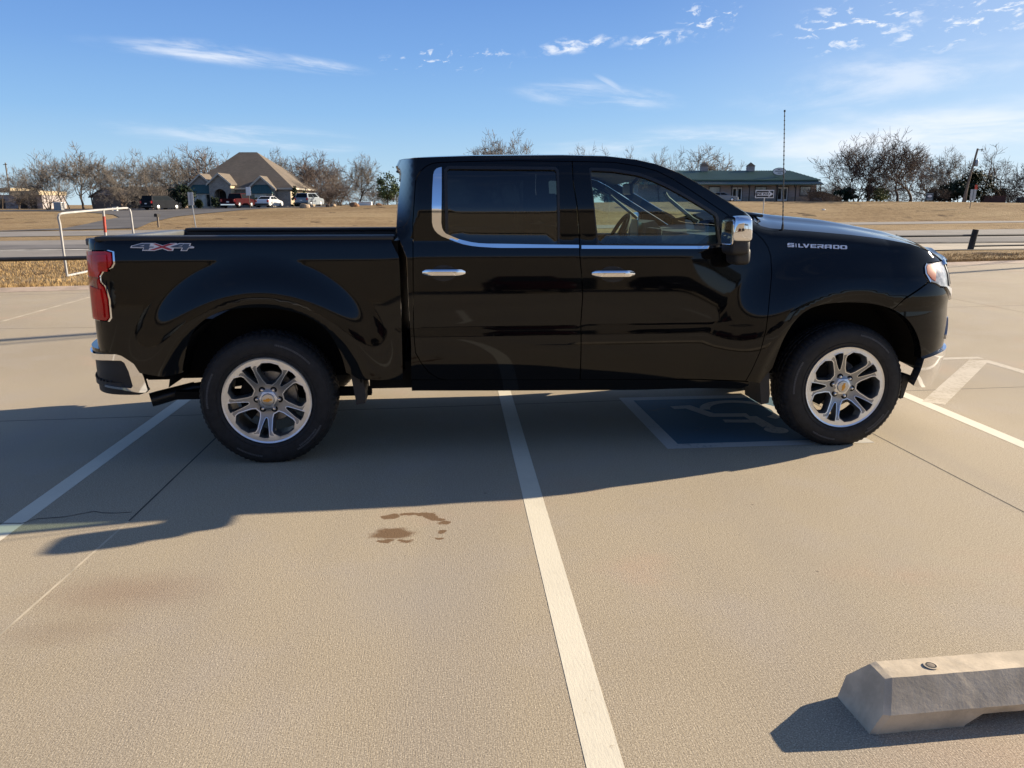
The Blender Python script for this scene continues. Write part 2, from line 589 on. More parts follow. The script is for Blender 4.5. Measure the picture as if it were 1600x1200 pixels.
def grass_mat():
    m = bpy.data.materials.new('dormant_grass')
    m.use_nodes = True
    T = NT(m.node_tree)
    b = T.n['Principled BSDF']
    geo = T.node('ShaderNodeNewGeometry')
    P = geo.outputs['Position']
    a = T.noise(P, 0.09, 5, 0.6)
    c = T.mix(T.ramp(a, 0.35, 0.65), (0.225, 0.152, 0.078), (0.330, 0.242, 0.135))
    # mower stripes along the roads
    rot = T.node('ShaderNodeVectorRotate', rotation_type='Z_AXIS')
    T.l.new(P, rot.inputs['Vector'])
    rot.inputs['Angle'].default_value = math.radians(-14)
    s = T.noise(T.vmath('MULTIPLY', rot.outputs[0], (0.03, 0.55, 0)), 1.0, 4, 0.65)
    c = T.mix(T.math('MULTIPLY', T.ramp(s, 0.40, 0.62), 0.45), c, (0.185, 0.118, 0.058))
    f = T.noise(P, 2.2, 6, 0.75)
    c = T.mix(T.math('MULTIPLY', T.ramp(f, 0.42, 0.66), 0.5), c, (0.40, 0.295, 0.155))
    c = T.mix(T.math('MULTIPLY', T.ramp(f, 0.46, 0.34), 0.6), c, (0.135, 0.085, 0.045))
    # thrown-up soil clumps
    d = T.noise(T.vmath('MULTIPLY', rot.outputs[0], (0.35, 0.22, 0)), 1.0, 3, 0.6)
    c = T.mix(T.math('MULTIPLY', T.ramp(d, 0.63, 0.68), 0.85), c, (0.060, 0.036, 0.022))
    # a little green at the feet
    gz = T.noise(P, 0.25, 4, 0.6)
    c = T.mix(T.math('MULTIPLY', T.ramp(gz, 0.62, 0.78), 0.30), c, (0.16, 0.165, 0.06))
    T.l.new(c, b.inputs['Base Color'])
    b.inputs['Roughness'].default_value = 0.95
    b.inputs['Specular IOR Level'].default_value = 0.1
    h = T.math('ADD', T.noise(P, 3.0, 6, 0.75), T.math('MULTIPLY', T.noise(P, 12, 3, 0.7), 0.25))
    bp = T.node('ShaderNodeBump', ins={'Strength': 0.8, 'Distance': 0.09})
    T.l.new(h, bp.inputs['Height'])
    T.l.new(bp.outputs[0], b.inputs['Normal'])
    return m


M['concrete'] = ground_concrete()
M['line'] = worn_paint('stall_line_paint', (0.70, 0.64, 0.50), (0.42, 0.35, 0.25), 0.42)
M['line_faded'] = worn_paint('faded_line_paint', (0.54, 0.47, 0.36), (0.40, 0.335, 0.235), 0.92)
M['pad_blue'] = worn_paint('accessible_blue_paint', (0.058, 0.130, 0.180), (0.15, 0.15, 0.14), 0.55)
M['pad_white'] = worn_paint('accessible_symbol_paint', (0.52, 0.49, 0.43), (0.13, 0.15, 0.16), 0.62)
M['joint'] = mat('joint_filler', (0.085, 0.070, 0.052), 0.9, vary=0.3, vscale=6)
M['joint_pale'] = mat('joint_sealant', (0.47, 0.40, 0.29), 0.9, vary=0.25, vscale=4)
M['grass'] = grass_mat()
M['asphalt'] = mat('road_asphalt', (0.135, 0.125, 0.115), 0.9, vary=0.15, vscale=0.6, bump=0.3, bscale=60)
M['asphalt_pale'] = mat('road_concrete', (0.215, 0.195, 0.17), 0.9, vary=0.12, vscale=0.4, bump=0.3, bscale=60)
M['drive'] = mat('driveway_asphalt', (0.085, 0.078, 0.072), 0.9, vary=0.3, vscale=0.25)
M['verge'] = mat('verge_concrete', (0.40, 0.345, 0.26), 0.9, vary=0.12, vscale=0.7, bump=0.2, bscale=60)
M['road_white'] = mat('road_marking', (0.55, 0.52, 0.46), 0.8, vary=0.3, vscale=2)
M['kerb'] = mat('kerb_concrete', (0.40, 0.31, 0.235), 0.9, vary=0.2, vscale=2, bump=0.3, bscale=50)

PAINT_END = True

# ------------------------------------------------------------------ the ground, the lot, roads and verges
def build_ground():
    # polar sheet round the camera: fine where the slope is, reaching to the horizon
    ds = [-400, -120, -60, -20, 0, 15, 30] + list(np.arange(36, 120, 2.0)) + [125, 140, 170, 220, 300, 450, 700, 1100, 1800]
    us = list(np.arange(-3600, -400, 400)) + list(np.arange(-400, 2200, 40)) + list(np.arange(2200, 5201, 400))
    V, Fc = [], []
    for d in ds:
        for u in us:
            dd = max(abs(d), 60)
            p = CAM + Fh * d + Rh * ((u - 800) / 1255.0 * dd)
            V.append((p[0], p[1], terrain(p[0], p[1])))
    n = len(us)
    for i in range(len(ds) - 1):
        for j in range(n - 1):
            Fc.append((i * n + j, i * n + j + 1, (i + 1) * n + j + 1, (i + 1) * n + j))
    tag(add_mesh('ground', V, Fc, M['grass'], smooth=True), kind='structure')


LOT_A = np.array([-6.99, 10.59]); LOT_B = np.array([17.35, 15.65])
LOT_D = (LOT_B - LOT_A) / np.linalg.norm(LOT_B - LOT_A)
LOT_N = np.array([-LOT_D[1], LOT_D[0]])


def lot(t, n):
    return LOT_A + LOT_D * t + LOT_N * n


def sheet(name, poly, z, m, sub=None):
    v = [(p[0], p[1], z) for p in poly]
    return tag(add_mesh(name, v, [tuple(range(len(v)))], m), kind='structure')


def strip(name, a0, a1, b0, b1, z, m, ext=160):
    """ground strip between the line a0-a1 (near) and b0-b1 (far), picture points on level ground, run on both ways"""
    A0, A1, B0, B1 = [on_ground(*q)[:2] for q in (a0, a1, b0, b1)]

    def run(p, q):
        d = (q - p) / np.linalg.norm(q - p)
        return p - d * ext, q + d * ext
    P0, P1 = run(A0, A1); Q0, Q1 = run(B0, B1)
    return sheet(name, [P0, P1, Q1, Q0], z, m)


build_ground()
e0, e1 = lot(-90, 0), lot(110, 0)
sheet('parking_lot', [(-90, -60), (110, -60), e1, e0], 0.0, M['concrete'])
# kerb along the lot edge
kb = MB()
k0, k1, k2, k3 = lot(-90, 0), lot(110, 0), lot(110, 0.42), lot(-90, 0.42)
kb.add([(*k0, 0.004), (*k1, 0.004), (*k2, 0.05), (*k3, 0.05), (*k0, -0.1), (*k1, -0.1), (*k2, -0.1), (*k3, -0.1)],
       [(0, 1, 2, 3), (4, 5, 1, 0), (2, 6, 7, 3)])
tag(kb.build('kerb', M['kerb'], fix=False), kind='structure')

sheet('verge', [on_ground(*q)[:2] for q in ((420, 401.0), (1000, 396.0), (1550, 390.0), (1900, 386.5), (1900, 375.0), (1550, 379.6), (1000, 387.5), (420, 396.5))], 0.004, M['verge'])
strip('highway', (50, 402), (1550, 379.8), (50, 376), (1550, 358.5), 0.008, M['asphalt_pale'])
strip('highway_lane', (50, 390), (1550, 379.2), (50, 383), (1550, 371.5), 0.012, M['asphalt'])
strip('lane_marking', (50, 391.6), (1550, 379.6), (50, 390.6), (1550, 379.25), 0.016, M['road_white'])
strip('access_road', (50, 369.5), (1550, 348.2), (50, 361.5), (1550, 345.0), 0.006, M['asphalt_pale'])


def line_quad(name, p, q, w, z, m):
    p = np.array(p[:2], float); q = np.array(q[:2], float)
    d = (q - p) / np.linalg.norm(q - p); n = np.array([-d[1], d[0]]) * w / 2
    return sheet(name, [p - n, q - n, q + n, p + n], z, m)


PHI = 0.0259


def on_stall(x0, y):
    return (x0 + math.sin(PHI) * y, y)


for x0 in (-3.80, -1.10, 1.585, 5.0):
    line_quad('stall_line', on_stall(x0, -7.0), on_stall(x0, 2.78), 0.110, 0.0012, M['line'])
line_quad('stall_line', on_stall(6.68, -7.0), on_stall(6.68, 2.72), 0.110, 0.0012, M['line_faded'])
line_quad('aisle_border', on_stall(4.90, 2.80), on_stall(6.74, 2.85), 0.10, 0.0012, M['line_faded'])
for k in range(4):
    y = 1.05 - 1.9 * k
    line_quad('aisle_hatch', on_stall(5.07, y), on_stall(6.62, y + 1.66), 0.17, 0.0015, M['line_faded'])
line_quad('old_line', on_ground(0, 503), on_ground(145, 463), 0.055, 0.0012, M['joint_pale'])

# slab joints
line_quad('slab_joint', (-0.615, -1.9), (-0.545, -0.86), 0.012, 0.0007, M['joint_pale'])  # sunlit run of this joint, coloured paler
line_quad('slab_joint', (-0.80, -6.5), (-0.615, -1.9), 0.012, 0.0007, M['joint_pale'])
line_quad('slab_joint', (-0.545, -0.86), (-0.26, 8.0), 0.011, 0.0007, M['joint'])  # same joint, coloured dark from the truck's shadow edge on
line_quad('slab_joint', (4.14, -6.5), (4.11, 8.0), 0.010, 0.0007, M['joint'])
line_quad('slab_joint', (9.5, -4.0), (9.98, 8.09), 0.014, 0.0007, M['joint'])
line_quad('slab_joint', (-9.0, 1.02), (-0.5, 1.27), 0.012, 0.0007, M['joint'])
line_quad('slab_joint', (-0.5, 1.27), (12.0, 1.75), 0.012, 0.0007, M['joint'])
line_quad('slab_joint', (-12.0, 5.9), (0.0, 6.02), 0.016, 0.0007, M['joint'])
line_quad('slab_joint', (0.0, 6.02), (16.0, 7.45), 0.016, 0.0007, M['joint'])
line_quad('slab_joint', (-12.0, 9.4), (16.0, 13.2), 0.02, 0.0007, M['joint'])
cr = [on_ground(*q)[:2] for q in ((0, 818), (34, 818), (58, 811), (100, 808), (138, 801), (146, 799), (160, 801.5), (180, 802), (205, 800.5))]
ck = MB()
for i in range(len(cr) - 1):
    p, q = cr[i], cr[i + 1]
    d = (q - p) / np.linalg.norm(q - p); n = np.array([-d[1], d[0]]) * (0.003 if i % 2 else 0.0042)
    ck.add([(*(p - n), 0.0018), (*(q - n), 0.0018), (*(q + n), 0.0018), (*(p + n), 0.0018)], [(0, 1, 2, 3)])
tag(ck.build('pavement_crack', M['joint'], fix=False), kind='structure')

# accessible-stall pad: blue field, border and wheelchair symbol, all flat paint
PX0, PX1, PY0, PY1 = 2.67, 3.92, 0.16, 1.38
sheet('accessible_pad', [(PX0, PY0), (PX1, PY0), (PX1, PY1), (PX0, PY1)], 0.0012, M['pad_blue'])
bw = 0.10
for q in ([(PX0 - bw, PY0 - bw), (PX1 + bw, PY0 - bw), (PX1 + bw, PY0), (PX0 - bw, PY0)], [(PX0 - bw, PY1), (PX1 + bw, PY1), (PX1 + bw, PY1 + bw), (PX0 - bw, PY1 + bw)],
          [(PX0 - bw, PY0), (PX0, PY0), (PX0, PY1), (PX0 - bw, PY1)], [(PX1, PY0), (PX1 + bw, PY0), (PX1 + bw, PY1), (PX1, PY1)]):
    sheet('pad_border', q, 0.0014, M['pad_white'])
sy = MB()
SYZ = [0.0]


def S2(u, v):      # symbol's own right / up -> ground (it reads from the far side of the stall)
    return (3.36 - u, 0.86 - v, 0.002 + SYZ[0])


def ring(cu, cv, r0, r1, a0, a1, n=40):
    SYZ[0] += .00015
    vs = []
    for i in range(n + 1):
        a = math.radians(a0 + (a1 - a0) * i / n)
        vs += [S2(cu + r0 * math.cos(a), cv + r0 * math.sin(a)), S2(cu + r1 * math.cos(a), cv + r1 * math.sin(a))]
    sy.add(vs, [(2 * i, 2 * i + 1, 2 * i + 3, 2 * i + 2) for i in range(n)])


def sbar(p, q, w):
    SYZ[0] += .00015
    p = np.array(p); q = np.array(q); d = (q - p) / np.linalg.norm(q - p); n = np.array([-d[1], d[0]]) * w / 2
    sy.add([S2(*(p - n)), S2(*(q - n)), S2(*(q + n)), S2(*(p + n))], [(0, 1, 2, 3)])


ring(-0.12, 0.44, 0.0, 0.085, 0, 360)
sbar((-0.10, 0.36), (-0.08, 0.06), 0.10)
sbar((-0.09, 0.20), (0.17, 0.17), 0.08)
sbar((-0.08, 0.02), (0.22, 0.0), 0.10)
sbar((0.19, 0.03), (0.32, -0.30), 0.10)
sbar((0.27, -0.27), (0.44, -0.25), 0.09)
ring(-0.08, -0.12, 0.24, 0.32, 120, 350)
tag(sy.build('accessible_symbol', M['pad_white'], fix=False), kind='structure')


# driveway laid over the slope up to the house
def on_terrain(u, v):
    d = ray(u, v)
    k = d @ Fh
    t = 20 / k
    while t < 400 / k:
        p = CAM + d * t
        if p[2] < terrain(p[0], p[1]):
            lo, hi = t - 0.5 / k, t
            for _ in range(20):
                m = (lo + hi) / 2
                p = CAM + d * m
                if p[2] < terrain(p[0], p[1]): hi = m
                else: lo = m
            p = CAM + d * hi
            return np.array([p[0], p[1], terrain(p[0], p[1])])
        t += 0.5 / k
    return CAM + d * (400 / k)


def draped(name, poly_px, m, lift=0.04, step=3.0, rows=1.0):
    P = [on_terrain(*q) for q in poly_px]
    # outline resampled, then filled with a grid and lifted on to the slope
    out = []
    for i in range(len(P)):
        a, b = P[i], P[(i + 1) % len(P)]
        n = max(1, int(np.linalg.norm(b - a) / step))
        for k in range(n):
            q = a + (b - a) * k / n
            out.append((q[0], q[1]))
    xs = [p[0] for p in out]; ys = [p[1] for p in out]
    pts = [Vector(p) for p in out]
    poly = np.array(out)
    for x in np.arange(min(xs), max(xs), step):
        for y in np.arange(min(ys), max(ys), step):
            if inside(poly, x, y):
                pts.append(Vector((x, y)))
    r = delaunay_2d_cdt(pts, [(i, (i + 1) % len(out)) for i in range(len(out))], [], 0, 1e-4)
    V = [(p.x, p.y, terrain(p.x, p.y) + lift) for p in r[0]]
    Fc = [f for f in r[2] if inside(poly, sum(r[0][i].x for i in f) / 3, sum(r[0][i].y for i in f) / 3)]
    o = add_mesh(name, V, Fc, m, smooth=True)
    return tag(o, kind='structure')


def inside_many(poly, X, Y):
    poly = np.asarray(poly, float)
    c = np.zeros(len(X), bool)
    xj, yj = poly[-1]
    for xi, yi in poly:
        if yi != yj:
            c ^= ((yi > Y) != (yj > Y)) & (X < (xj - xi) * (Y - yi) / (yj - yi) + xi)
        xj, yj = xi, yi
    return c


def inside(poly, x, y):
    p = np.asarray(poly, float)
    q = np.roll(p, 1, 0)
    yi, yj = p[:, 1], q[:, 1]
    m = (yi > y) != (yj > y)
    if not m.any():
        return False
    return bool(np.count_nonzero(x < (q[m, 0] - p[m, 0]) * (y - yi[m]) / (yj[m] - yi[m]) + p[m, 0]) % 2)


draped('driveway', [(-60, 363), (100, 357.5), (160, 345), (187, 340), (178, 336), (150, 333), (100, 331), (60, 330.4), (-40, 331), (-40, 329), (60, 328), (140, 327), (172, 325.5), (230, 324), (300, 323.3), (420, 322.3), (510, 321.8), (520, 323.6), (470, 324.4), (425, 325.2), (375, 329), (320, 334), (275, 339), (237, 347.5), (215, 357.2)], M['drive'])


# dry grass blades on the strip beside the lot
def blades():
    rnd = random.Random(5)
    V, Fc = [], []
    for i in range(90000):
        t = rnd.uniform(-8, 34)
        n = 0.45 + 1.2 * rnd.random() ** 1.3 if rnd.random() < .4 else rnd.uniform(1.2, 9.5)
        p = lot(t, n)
        u = project((p[0], p[1], 0))[0]
        if u > 400 and n > 5.5 * (1 - .12 * rnd.random()) - max(0, (u - 900) / 500):
            continue
        if -40 < u < 150 or 1380 < u < 1640 or rnd.random() < 0.12:
            h = rnd.uniform(0.03, 0.085) * (1.4 if n < 0.9 and rnd.random() < .4 else 1) * (1 if n < 1.3 else .7)
            a = rnd.uniform(0, math.pi)
            w = rnd.uniform(0.006, 0.013)
            dx, dy = math.cos(a) * w, math.sin(a) * w
            lx, ly = rnd.gauss(0, 0.03), rnd.gauss(0, 0.03)
            b = len(V)
            V += [(p[0] - dx, p[1] - dy, -0.03), (p[0] + dx, p[1] + dy, -0.03), (p[0] + lx, p[1] + ly, h)]
            Fc.append((b, b + 1, b + 2))
    tag(add_mesh('dry_grass', V, Fc, M['blade']), 'short dry straw coloured grass along the edge of the parking lot', 'grass', kind='stuff')


M['blade'] = mat('straw_blade', (0.44, 0.31, 0.15), 0.9, spec=0.1, col2=(0.28, 0.18, 0.08), vscale=2.5)
blades()

# ------------------------------------------------------------------ the pickup truck
TY = 1.0            # centre plane of the truck
WB = 3.745          # rear axle at x = 0, front axle at x = WB
truck = thing('pickup_truck', (1.87, TY, 0.0), 'shiny black crew cab pickup truck with chrome trim parked across the stalls', 'pickup truck')


def tilt_table(knots, z0, w0):
    zs = np.arange(0.25, 2.05, 0.0025)
    t = np.interp(zs, [k[0] for k in knots], [k[1] for k in knots])
    sl_ = -np.tan(np.radians(t))
    w = np.concatenate([[0], np.cumsum((sl_[1:] + sl_[:-1]) / 2 * 0.0025)])
    w = w - np.interp(z0, zs, w) + w0
    return zs, w


ZD, WD = tilt_table([(.30, -20), (.40, -17), (.50, -17), (.60, -14), (.65, -11), (.69, -6), (.765, 1), (.82, 6), (.848, 9), (.858, -0.5), (.875, -1), (1.05, 1), (1.17, 4), (1.27, 6), (1.285, 8.5), (1.36, 12), (1.378, 12), (1.388, 1), (1.50, 3), (1.57, 5.5), (1.60, 9), (1.75, 15), (1.82, 22), (1.87, 40), (1.95, 60)], .95, .995)
ZB, WBD = tilt_table([(.30, -16), (.40, -14), (.55, -9), (.70, -3), (.85, 0), (1.0, 2), (1.15, 3.5), (1.25, 5), (1.268, 8), (1.33, 10), (1.36, 14), (1.385, 35), (1.40, 55), (1.45, 70)], .95, .998)
ZF, WF = tilt_table([(.30, -14), (.40, -12), (.60, -6), (.80, 1), (.95, 7), (1.05, 10), (1.25, 12), (1.42, 14), (1.6, 20)], .95, 1.005)


def sstep(x, a, b):
    t = (x - a) / (b - a)
    t = 0.0 if t < 0 else (1.0 if t > 1 else t)
    return t * t * (3 - 2 * t)


def tab(arr, z):
    k = (z - .25) / .0025
    i = int(k)
    if i < 0: return arr[0]
    if i >= len(arr) - 1: return arr[-1]
    return arr[i] + (arr[i + 1] - arr[i]) * (k - i)


WD, WBD, WF = WD.tolist(), WBD.tolist(), WF.tolist()


ZSH_X = [3.05, 3.2, 3.5, 3.75, 3.95, 4.15, 4.30, 4.42]
ZSH_Z = [1.475, 1.440, 1.418, 1.396, 1.373, 1.336, 1.284, 1.225]


def wside(x, z):
    a = sstep(x, 0.70, 0.95)
    f = sstep(x, 2.55, 3.35)
    w = tab(WBD, z) * (1 - a) + tab(WD, z) * a * (1 - f) + tab(WF, z) * f * a
    for cx, R0, R1, A in ((0.0, .885, .635, .040), (WB, 1.05, .655, .052)):
        r = math.hypot(x - cx, z - .41)
        fl = A * sstep(r, R0, R1)
        fl -= .026 * sstep(r, R1 - .012, .545 if cx == 0 else .56)
        fl *= sstep(z, .22, .55) * ((1 - sstep(z, 1.12, 1.36)) if cx else 1)
        w += fl
    # shoulder of the front fender rolls over to the bonnet
    if x > 2.95:
        zs = np.interp(x, ZSH_X, ZSH_Z)
        k = max(0.0, (z - (zs - .055)) / .055)
        w -= .040 * k * k * sstep(x, 3.0, 3.15)
    return float(w)


XF = ([.30, .40, .50, .60, .75, .95, 1.05, 1.15, 1.25, 1.33, 1.45], [4.54, 4.60, 4.635, 4.65, 4.655, 4.645, 4.635, 4.62, 4.575, 4.48, 4.33])
S_F, S_R = 3.98, -.83


def surf(s, z):
    """side skin of the body: s runs along the truck and then round its corners -> x, lateral w"""
    if s > S_F:
        b = wside(S_F, z) if z < 1.30 else wside(S_F, min(z, 1.5))
        xf = float(np.interp(z, *XF))
        c = _corner(s - S_F, xf - S_F, b)
        return S_F + (xf - S_F) * c[0], b * c[1]
    if s < S_R:
        b = wside(S_R, z)
        r = .185
        t = S_R - s
        arc = r * math.pi / 2
        if t < arc:
            a = t / r
            return S_R - r * math.sin(a), b - r * (1 - math.cos(a))
        return S_R - r, b - r - (t - arc)
    return s, wside(s, z)


_CT = {}


def _corner(t, a, b):
    """point on a unit superellipse quarter by arc length t (metres) for half axes a, b"""
    key = (round(a, 3), round(b, 3))
    if key not in _CT:
        n = 3.0
        th = np.linspace(0, math.pi / 2, 400)
        X = np.sin(th) ** (2 / n); Y = np.cos(th) ** (2 / n)
        L = np.concatenate([[0], np.cumsum(np.hypot(np.diff(X) * key[0], np.diff(Y) * key[1]))])
        _CT[key] = (L, X, Y)
    L, X, Y = _CT[key]
    return float(np.interp(t, L, X)), float(np.interp(t, L, Y))


def bump_surf(s, z):
    """rear bumper skin: plan curve that wraps the corner"""
    x0 = -.74
    b = .985 - .05 * max(0, (.58 - z)) * 2
    if s > x0:
        return s, b
    a = .43
    cx_, cy_ = _corner(x0 - s, a, b)
    return x0 - a * cx_, b * cy_


def skin(s, z, f=surf):
    x, w = f(s, z)
    return np.array([x, TY - w, z])


def skin_n(s, z, f=surf):
    e = 2e-3
    du = (skin(s + e, z, f) - skin(s - e, z, f))
    dv = (skin(s, z + e, f) - skin(s, z - e, f))
    n = np.cross(du, dv)
    l = np.linalg.norm(n)
    n = n / l if l > 1e-12 else np.array([0, -1, 0])
    return n


def T(u, v, f=surf):
    """measured picture point -> (s, z) on the skin"""
    p = on_plane(u, v, 0.03)
    s, z = p[0], p[2]
    for _ in range(14):
        P0 = project(skin(s, z, f))
        r = np.array([u, v]) - P0
        if abs(r[0]) + abs(r[1]) < .02:
            break
        e = 2e-3
        J = np.stack([(project(skin(s + e, z, f)) - P0) / e, (project(skin(s, z + e, f)) - P0) / e], 1)
        try:
            d = np.linalg.solve(J + 1e-3 * np.eye(2), r)
        except np.linalg.LinAlgError:
            break
        d = np.clip(d, -.15, .15)
        s += d[0]; z += d[1]
    return np.array([s, z])


def TT(pts, f=surf):
    return [T(u, v, f) for (u, v) in pts]


def zm(ox, oy, k):
    """points read off an enlarged view of the photograph"""
    return lambda *pts: [(ox + x / k, oy + y / k) for (x, y) in pts]


def resample(poly, h=.03, closed=True):
    out = []
    n = len(poly)
    for i in range(n if closed else n - 1):
        a = np.array(poly[i]); b = np.array(poly[(i + 1) % n])
        k = max(1, int(math.ceil(np.linalg.norm(b - a) / h)))
        for j in range(k):
            out.append(a + (b - a) * j / k)
    if not closed:
        out.append(np.array(poly[-1]))
    return out


def chaikin(poly, n=1, closed=True):
    for _ in range(n):
        out = []
        m = len(poly)
        if not closed:
            out.append(np.array(poly[0]))
        for i in range(m if closed else m - 1):
            a = np.array(poly[i]); b = np.array(poly[(i + 1) % m])
            out += [a * .75 + b * .25, a * .25 + b * .75]
        if not closed:
            out.append(np.array(poly[-1]))
        poly = out
    return poly


def area(p):
    p = np.array(p)
    return .5 * np.sum(p[:, 0] * np.roll(p[:, 1], -1) - np.roll(p[:, 0], -1) * p[:, 1])


def inset(poly, d):
    p = np.array(poly)
    if area(p) < 0:
        p = p[::-1]
    n = len(p)
    out = []
    for i in range(n):
        a = p[i] - p[i - 1]; b = p[(i + 1) % n] - p[i]
        a = a / (np.linalg.norm(a) + 1e-9); b = b / (np.linalg.norm(b) + 1e-9)
        na = np.array([-a[1], a[0]]); nb = np.array([-b[1], b[0]])
        m = na + nb
        l = np.linalg.norm(m)
        m = m / l if l > 1e-6 else na
        c = max(.4, float(m @ na))
        out.append(p[i] + m * d / c)
    return out


def triangulate(outline, holes=(), h=.035):
    pts = [Vector((float(p[0]), float(p[1]))) for p in outline]
    edges = [(i, (i + 1) % len(pts)) for i in range(len(pts))]
    for hl in holes:
        b = len(pts)
        pts += [Vector((float(p[0]), float(p[1]))) for p in hl]
        edges += [(b + i, b + (i + 1) % len(hl)) for i in range(len(hl))]
    A = np.array([p[:] for p in pts])
    poly = np.array(outline)
    hp = [np.array(x) for x in holes]
    x0, y0 = poly.min(0); x1, y1 = poly.max(0)
    nb = len(pts)
    if h:
        G = []
        for k, y in enumerate(np.arange(y0 + h / 2, y1, h * .9)):
            G += [(x, y) for x in np.arange(x0 + (h / 2 if k % 2 else h * .98), x1, h)]
        if G:
            G = np.array(G)
            ok = inside_many(poly, G[:, 0], G[:, 1])
            for q in hp:
                ok &= ~inside_many(q, G[:, 0], G[:, 1])
            G = G[ok]
            if len(G):
                ok = ((G[:, None, :] - A[None]) ** 2).sum(2).min(1) >= (h * .55) ** 2
                pts += [Vector((float(x), float(y))) for x, y in G[ok]]
    r = delaunay_2d_cdt(pts, edges, [], 0, 1e-5)
    V = np.array([p[:] for p in r[0]])
    TR = [tuple(f) for f in r[2]]
    C = np.array([V[list(f)].mean(0) for f in TR])
    ok = inside_many(poly, C[:, 0], C[:, 1])
    for q in hp:
        ok &= ~inside_many(q, C[:, 0], C[:, 1])
    Fc = []
    for f, good in zip(TR, ok):
        if good:
            a, b, d = V[f[0]], V[f[1]], V[f[2]]
            if (b[0] - a[0]) * (d[1] - a[1]) - (b[1] - a[1]) * (d[0] - a[0]) < 0:
                f = (f[0], f[2], f[1])
            Fc.append(f)
    return V, Fc


def panel(name, outline, m, parent, holes=(), gap=.003, depth=.03, h=.03, off=0.0, far_side=False, f=surf, smooth_n=0, open_back=True, label=None):
    """sheet-metal panel cut out of the skin, with folded edges; far_side mirrors it to the other flank"""
    if smooth_n:
        outline = chaikin(outline, smooth_n)
    out = inset(resample(outline, max(h, .012)), gap)
    hs = []
    for q in holes:
        hs.append(resample(q, max(h, .012)))
    V, Fc = triangulate(out, hs, h)
    n0 = len(V)
    P, N = [], []
    for (s, z) in V:
        n = skin_n(s, z, f)
        P.append(skin(s, z, f) + n * off); N.append(n)
    # folded edges
    ec = {}
    for t in Fc:
        for i in range(3):
            ec.setdefault((min(t[i], t[(i + 1) % 3]), max(t[i], t[(i + 1) % 3])), []).append((t[i], t[(i + 1) % 3]))
    bd = [v[0] for v in ec.values() if len(v) == 1]
    back = {}
    for a, b in bd:
        for i in (a, b):
            if i not in back:
                back[i] = len(P)
                P.append(P[i] - N[i] * depth); N.append(N[i])
    P = np.array(P)
    fl = [(b, a, back[a], back[b]) for a, b in bd]
    faces = list(Fc) + fl
    if far_side:
        P = P * np.array([1, -1, 1]) + np.array([0, 2 * TY, 0])
        N = [np.array([q[0], -q[1], q[2]]) for q in N]
        faces = [tuple(reversed(t)) for t in faces]
    cn = []
    for t in faces:
        if len(t) == 3:
            cn += [tuple(N[i]) for i in t]
        else:
            a, b, c = P[t[0]], P[t[1]], P[t[2]]
            q = np.cross(b - a, c - a)
            l = np.linalg.norm(q)
            q = q / l if l > 1e-12 else N[t[0]]
            cn += [tuple(q)] * 4
    o = add_mesh(name, P, faces, m, parent, True, cn, True)
    if label:
        o['label'] = label
    return o


Z1 = zm(600, 220, 4.706); Z2 = zm(880, 220, 4.4444); Z3 = zm(1150, 170, 3.5556); Z4 = zm(120, 340, 4.0)
Z5 = zm(600, 380, 5.0); Z6 = zm(880, 380, 4.4444); Z7 = zm(1150, 440, 4.4457); Z8 = zm(1360, 340, 4.0); Z9 = zm(260, 440, 4.0)

# --- seams and outlines read off the flank
seam_c = [(646, 510), (645.4, 440), (645, 347), (649, 284), (652, 275), (657, 267), (666, 259.5), (676, 255), (690, 253.5)]       # cab rear / rear door, going up
seam_b = [(894, 252), (895.4, 284), (901.7, 322), (905.3, 369), (906, 400), (909, 432), (910.5, 462), (907.5, 505), (907.5, 560), (906.5, 593.5)]
seam_a = [(1000, 260), (1026, 267), (1050, 279), (1075, 294.5), (1100, 311), (1130, 331), (1160, 350.5), (1181, 364), (1192, 374), (1200, 386), (1204.5, 400), (1206, 425), (1202, 470), (1197, 515), (1188, 549), (1175, 578), (1165, 595.5)]
door_top = [(740, 252), (800, 251), (894, 252)]
rear_door_px = list(reversed(seam_b)) + list(reversed(door_top))[1:] + list(reversed(seam_c)) + [(647.6, 535), (649.6, 552), (658, 567), (670, 582), (685, 591.5), (697, 594)]
front_door_px = list(seam_b) + list(reversed(seam_a)) + [(960, 253.5)]
# glass
rear_glass_px = [(698, 263.5), (700, 367), (706, 374), (727, 379.5), (750, 381.0), (872, 382), (869.5, 265)]
front_glass_px = [(921.6, 266), (958.8, 267.7), (997, 274), (1017, 281), (1037.5, 290), (1060, 302), (1082.5, 315), (1104, 328), (1118.5, 337.5), (1123, 381.5), (935, 381.8), (930, 340)]


def both(fn):
    for fs in (False, True):
        fn(fs)


SZ = {}


def sz(key, px, f=surf):
    if key not in SZ:
        SZ[key] = TT(px, f)
    return SZ[key]


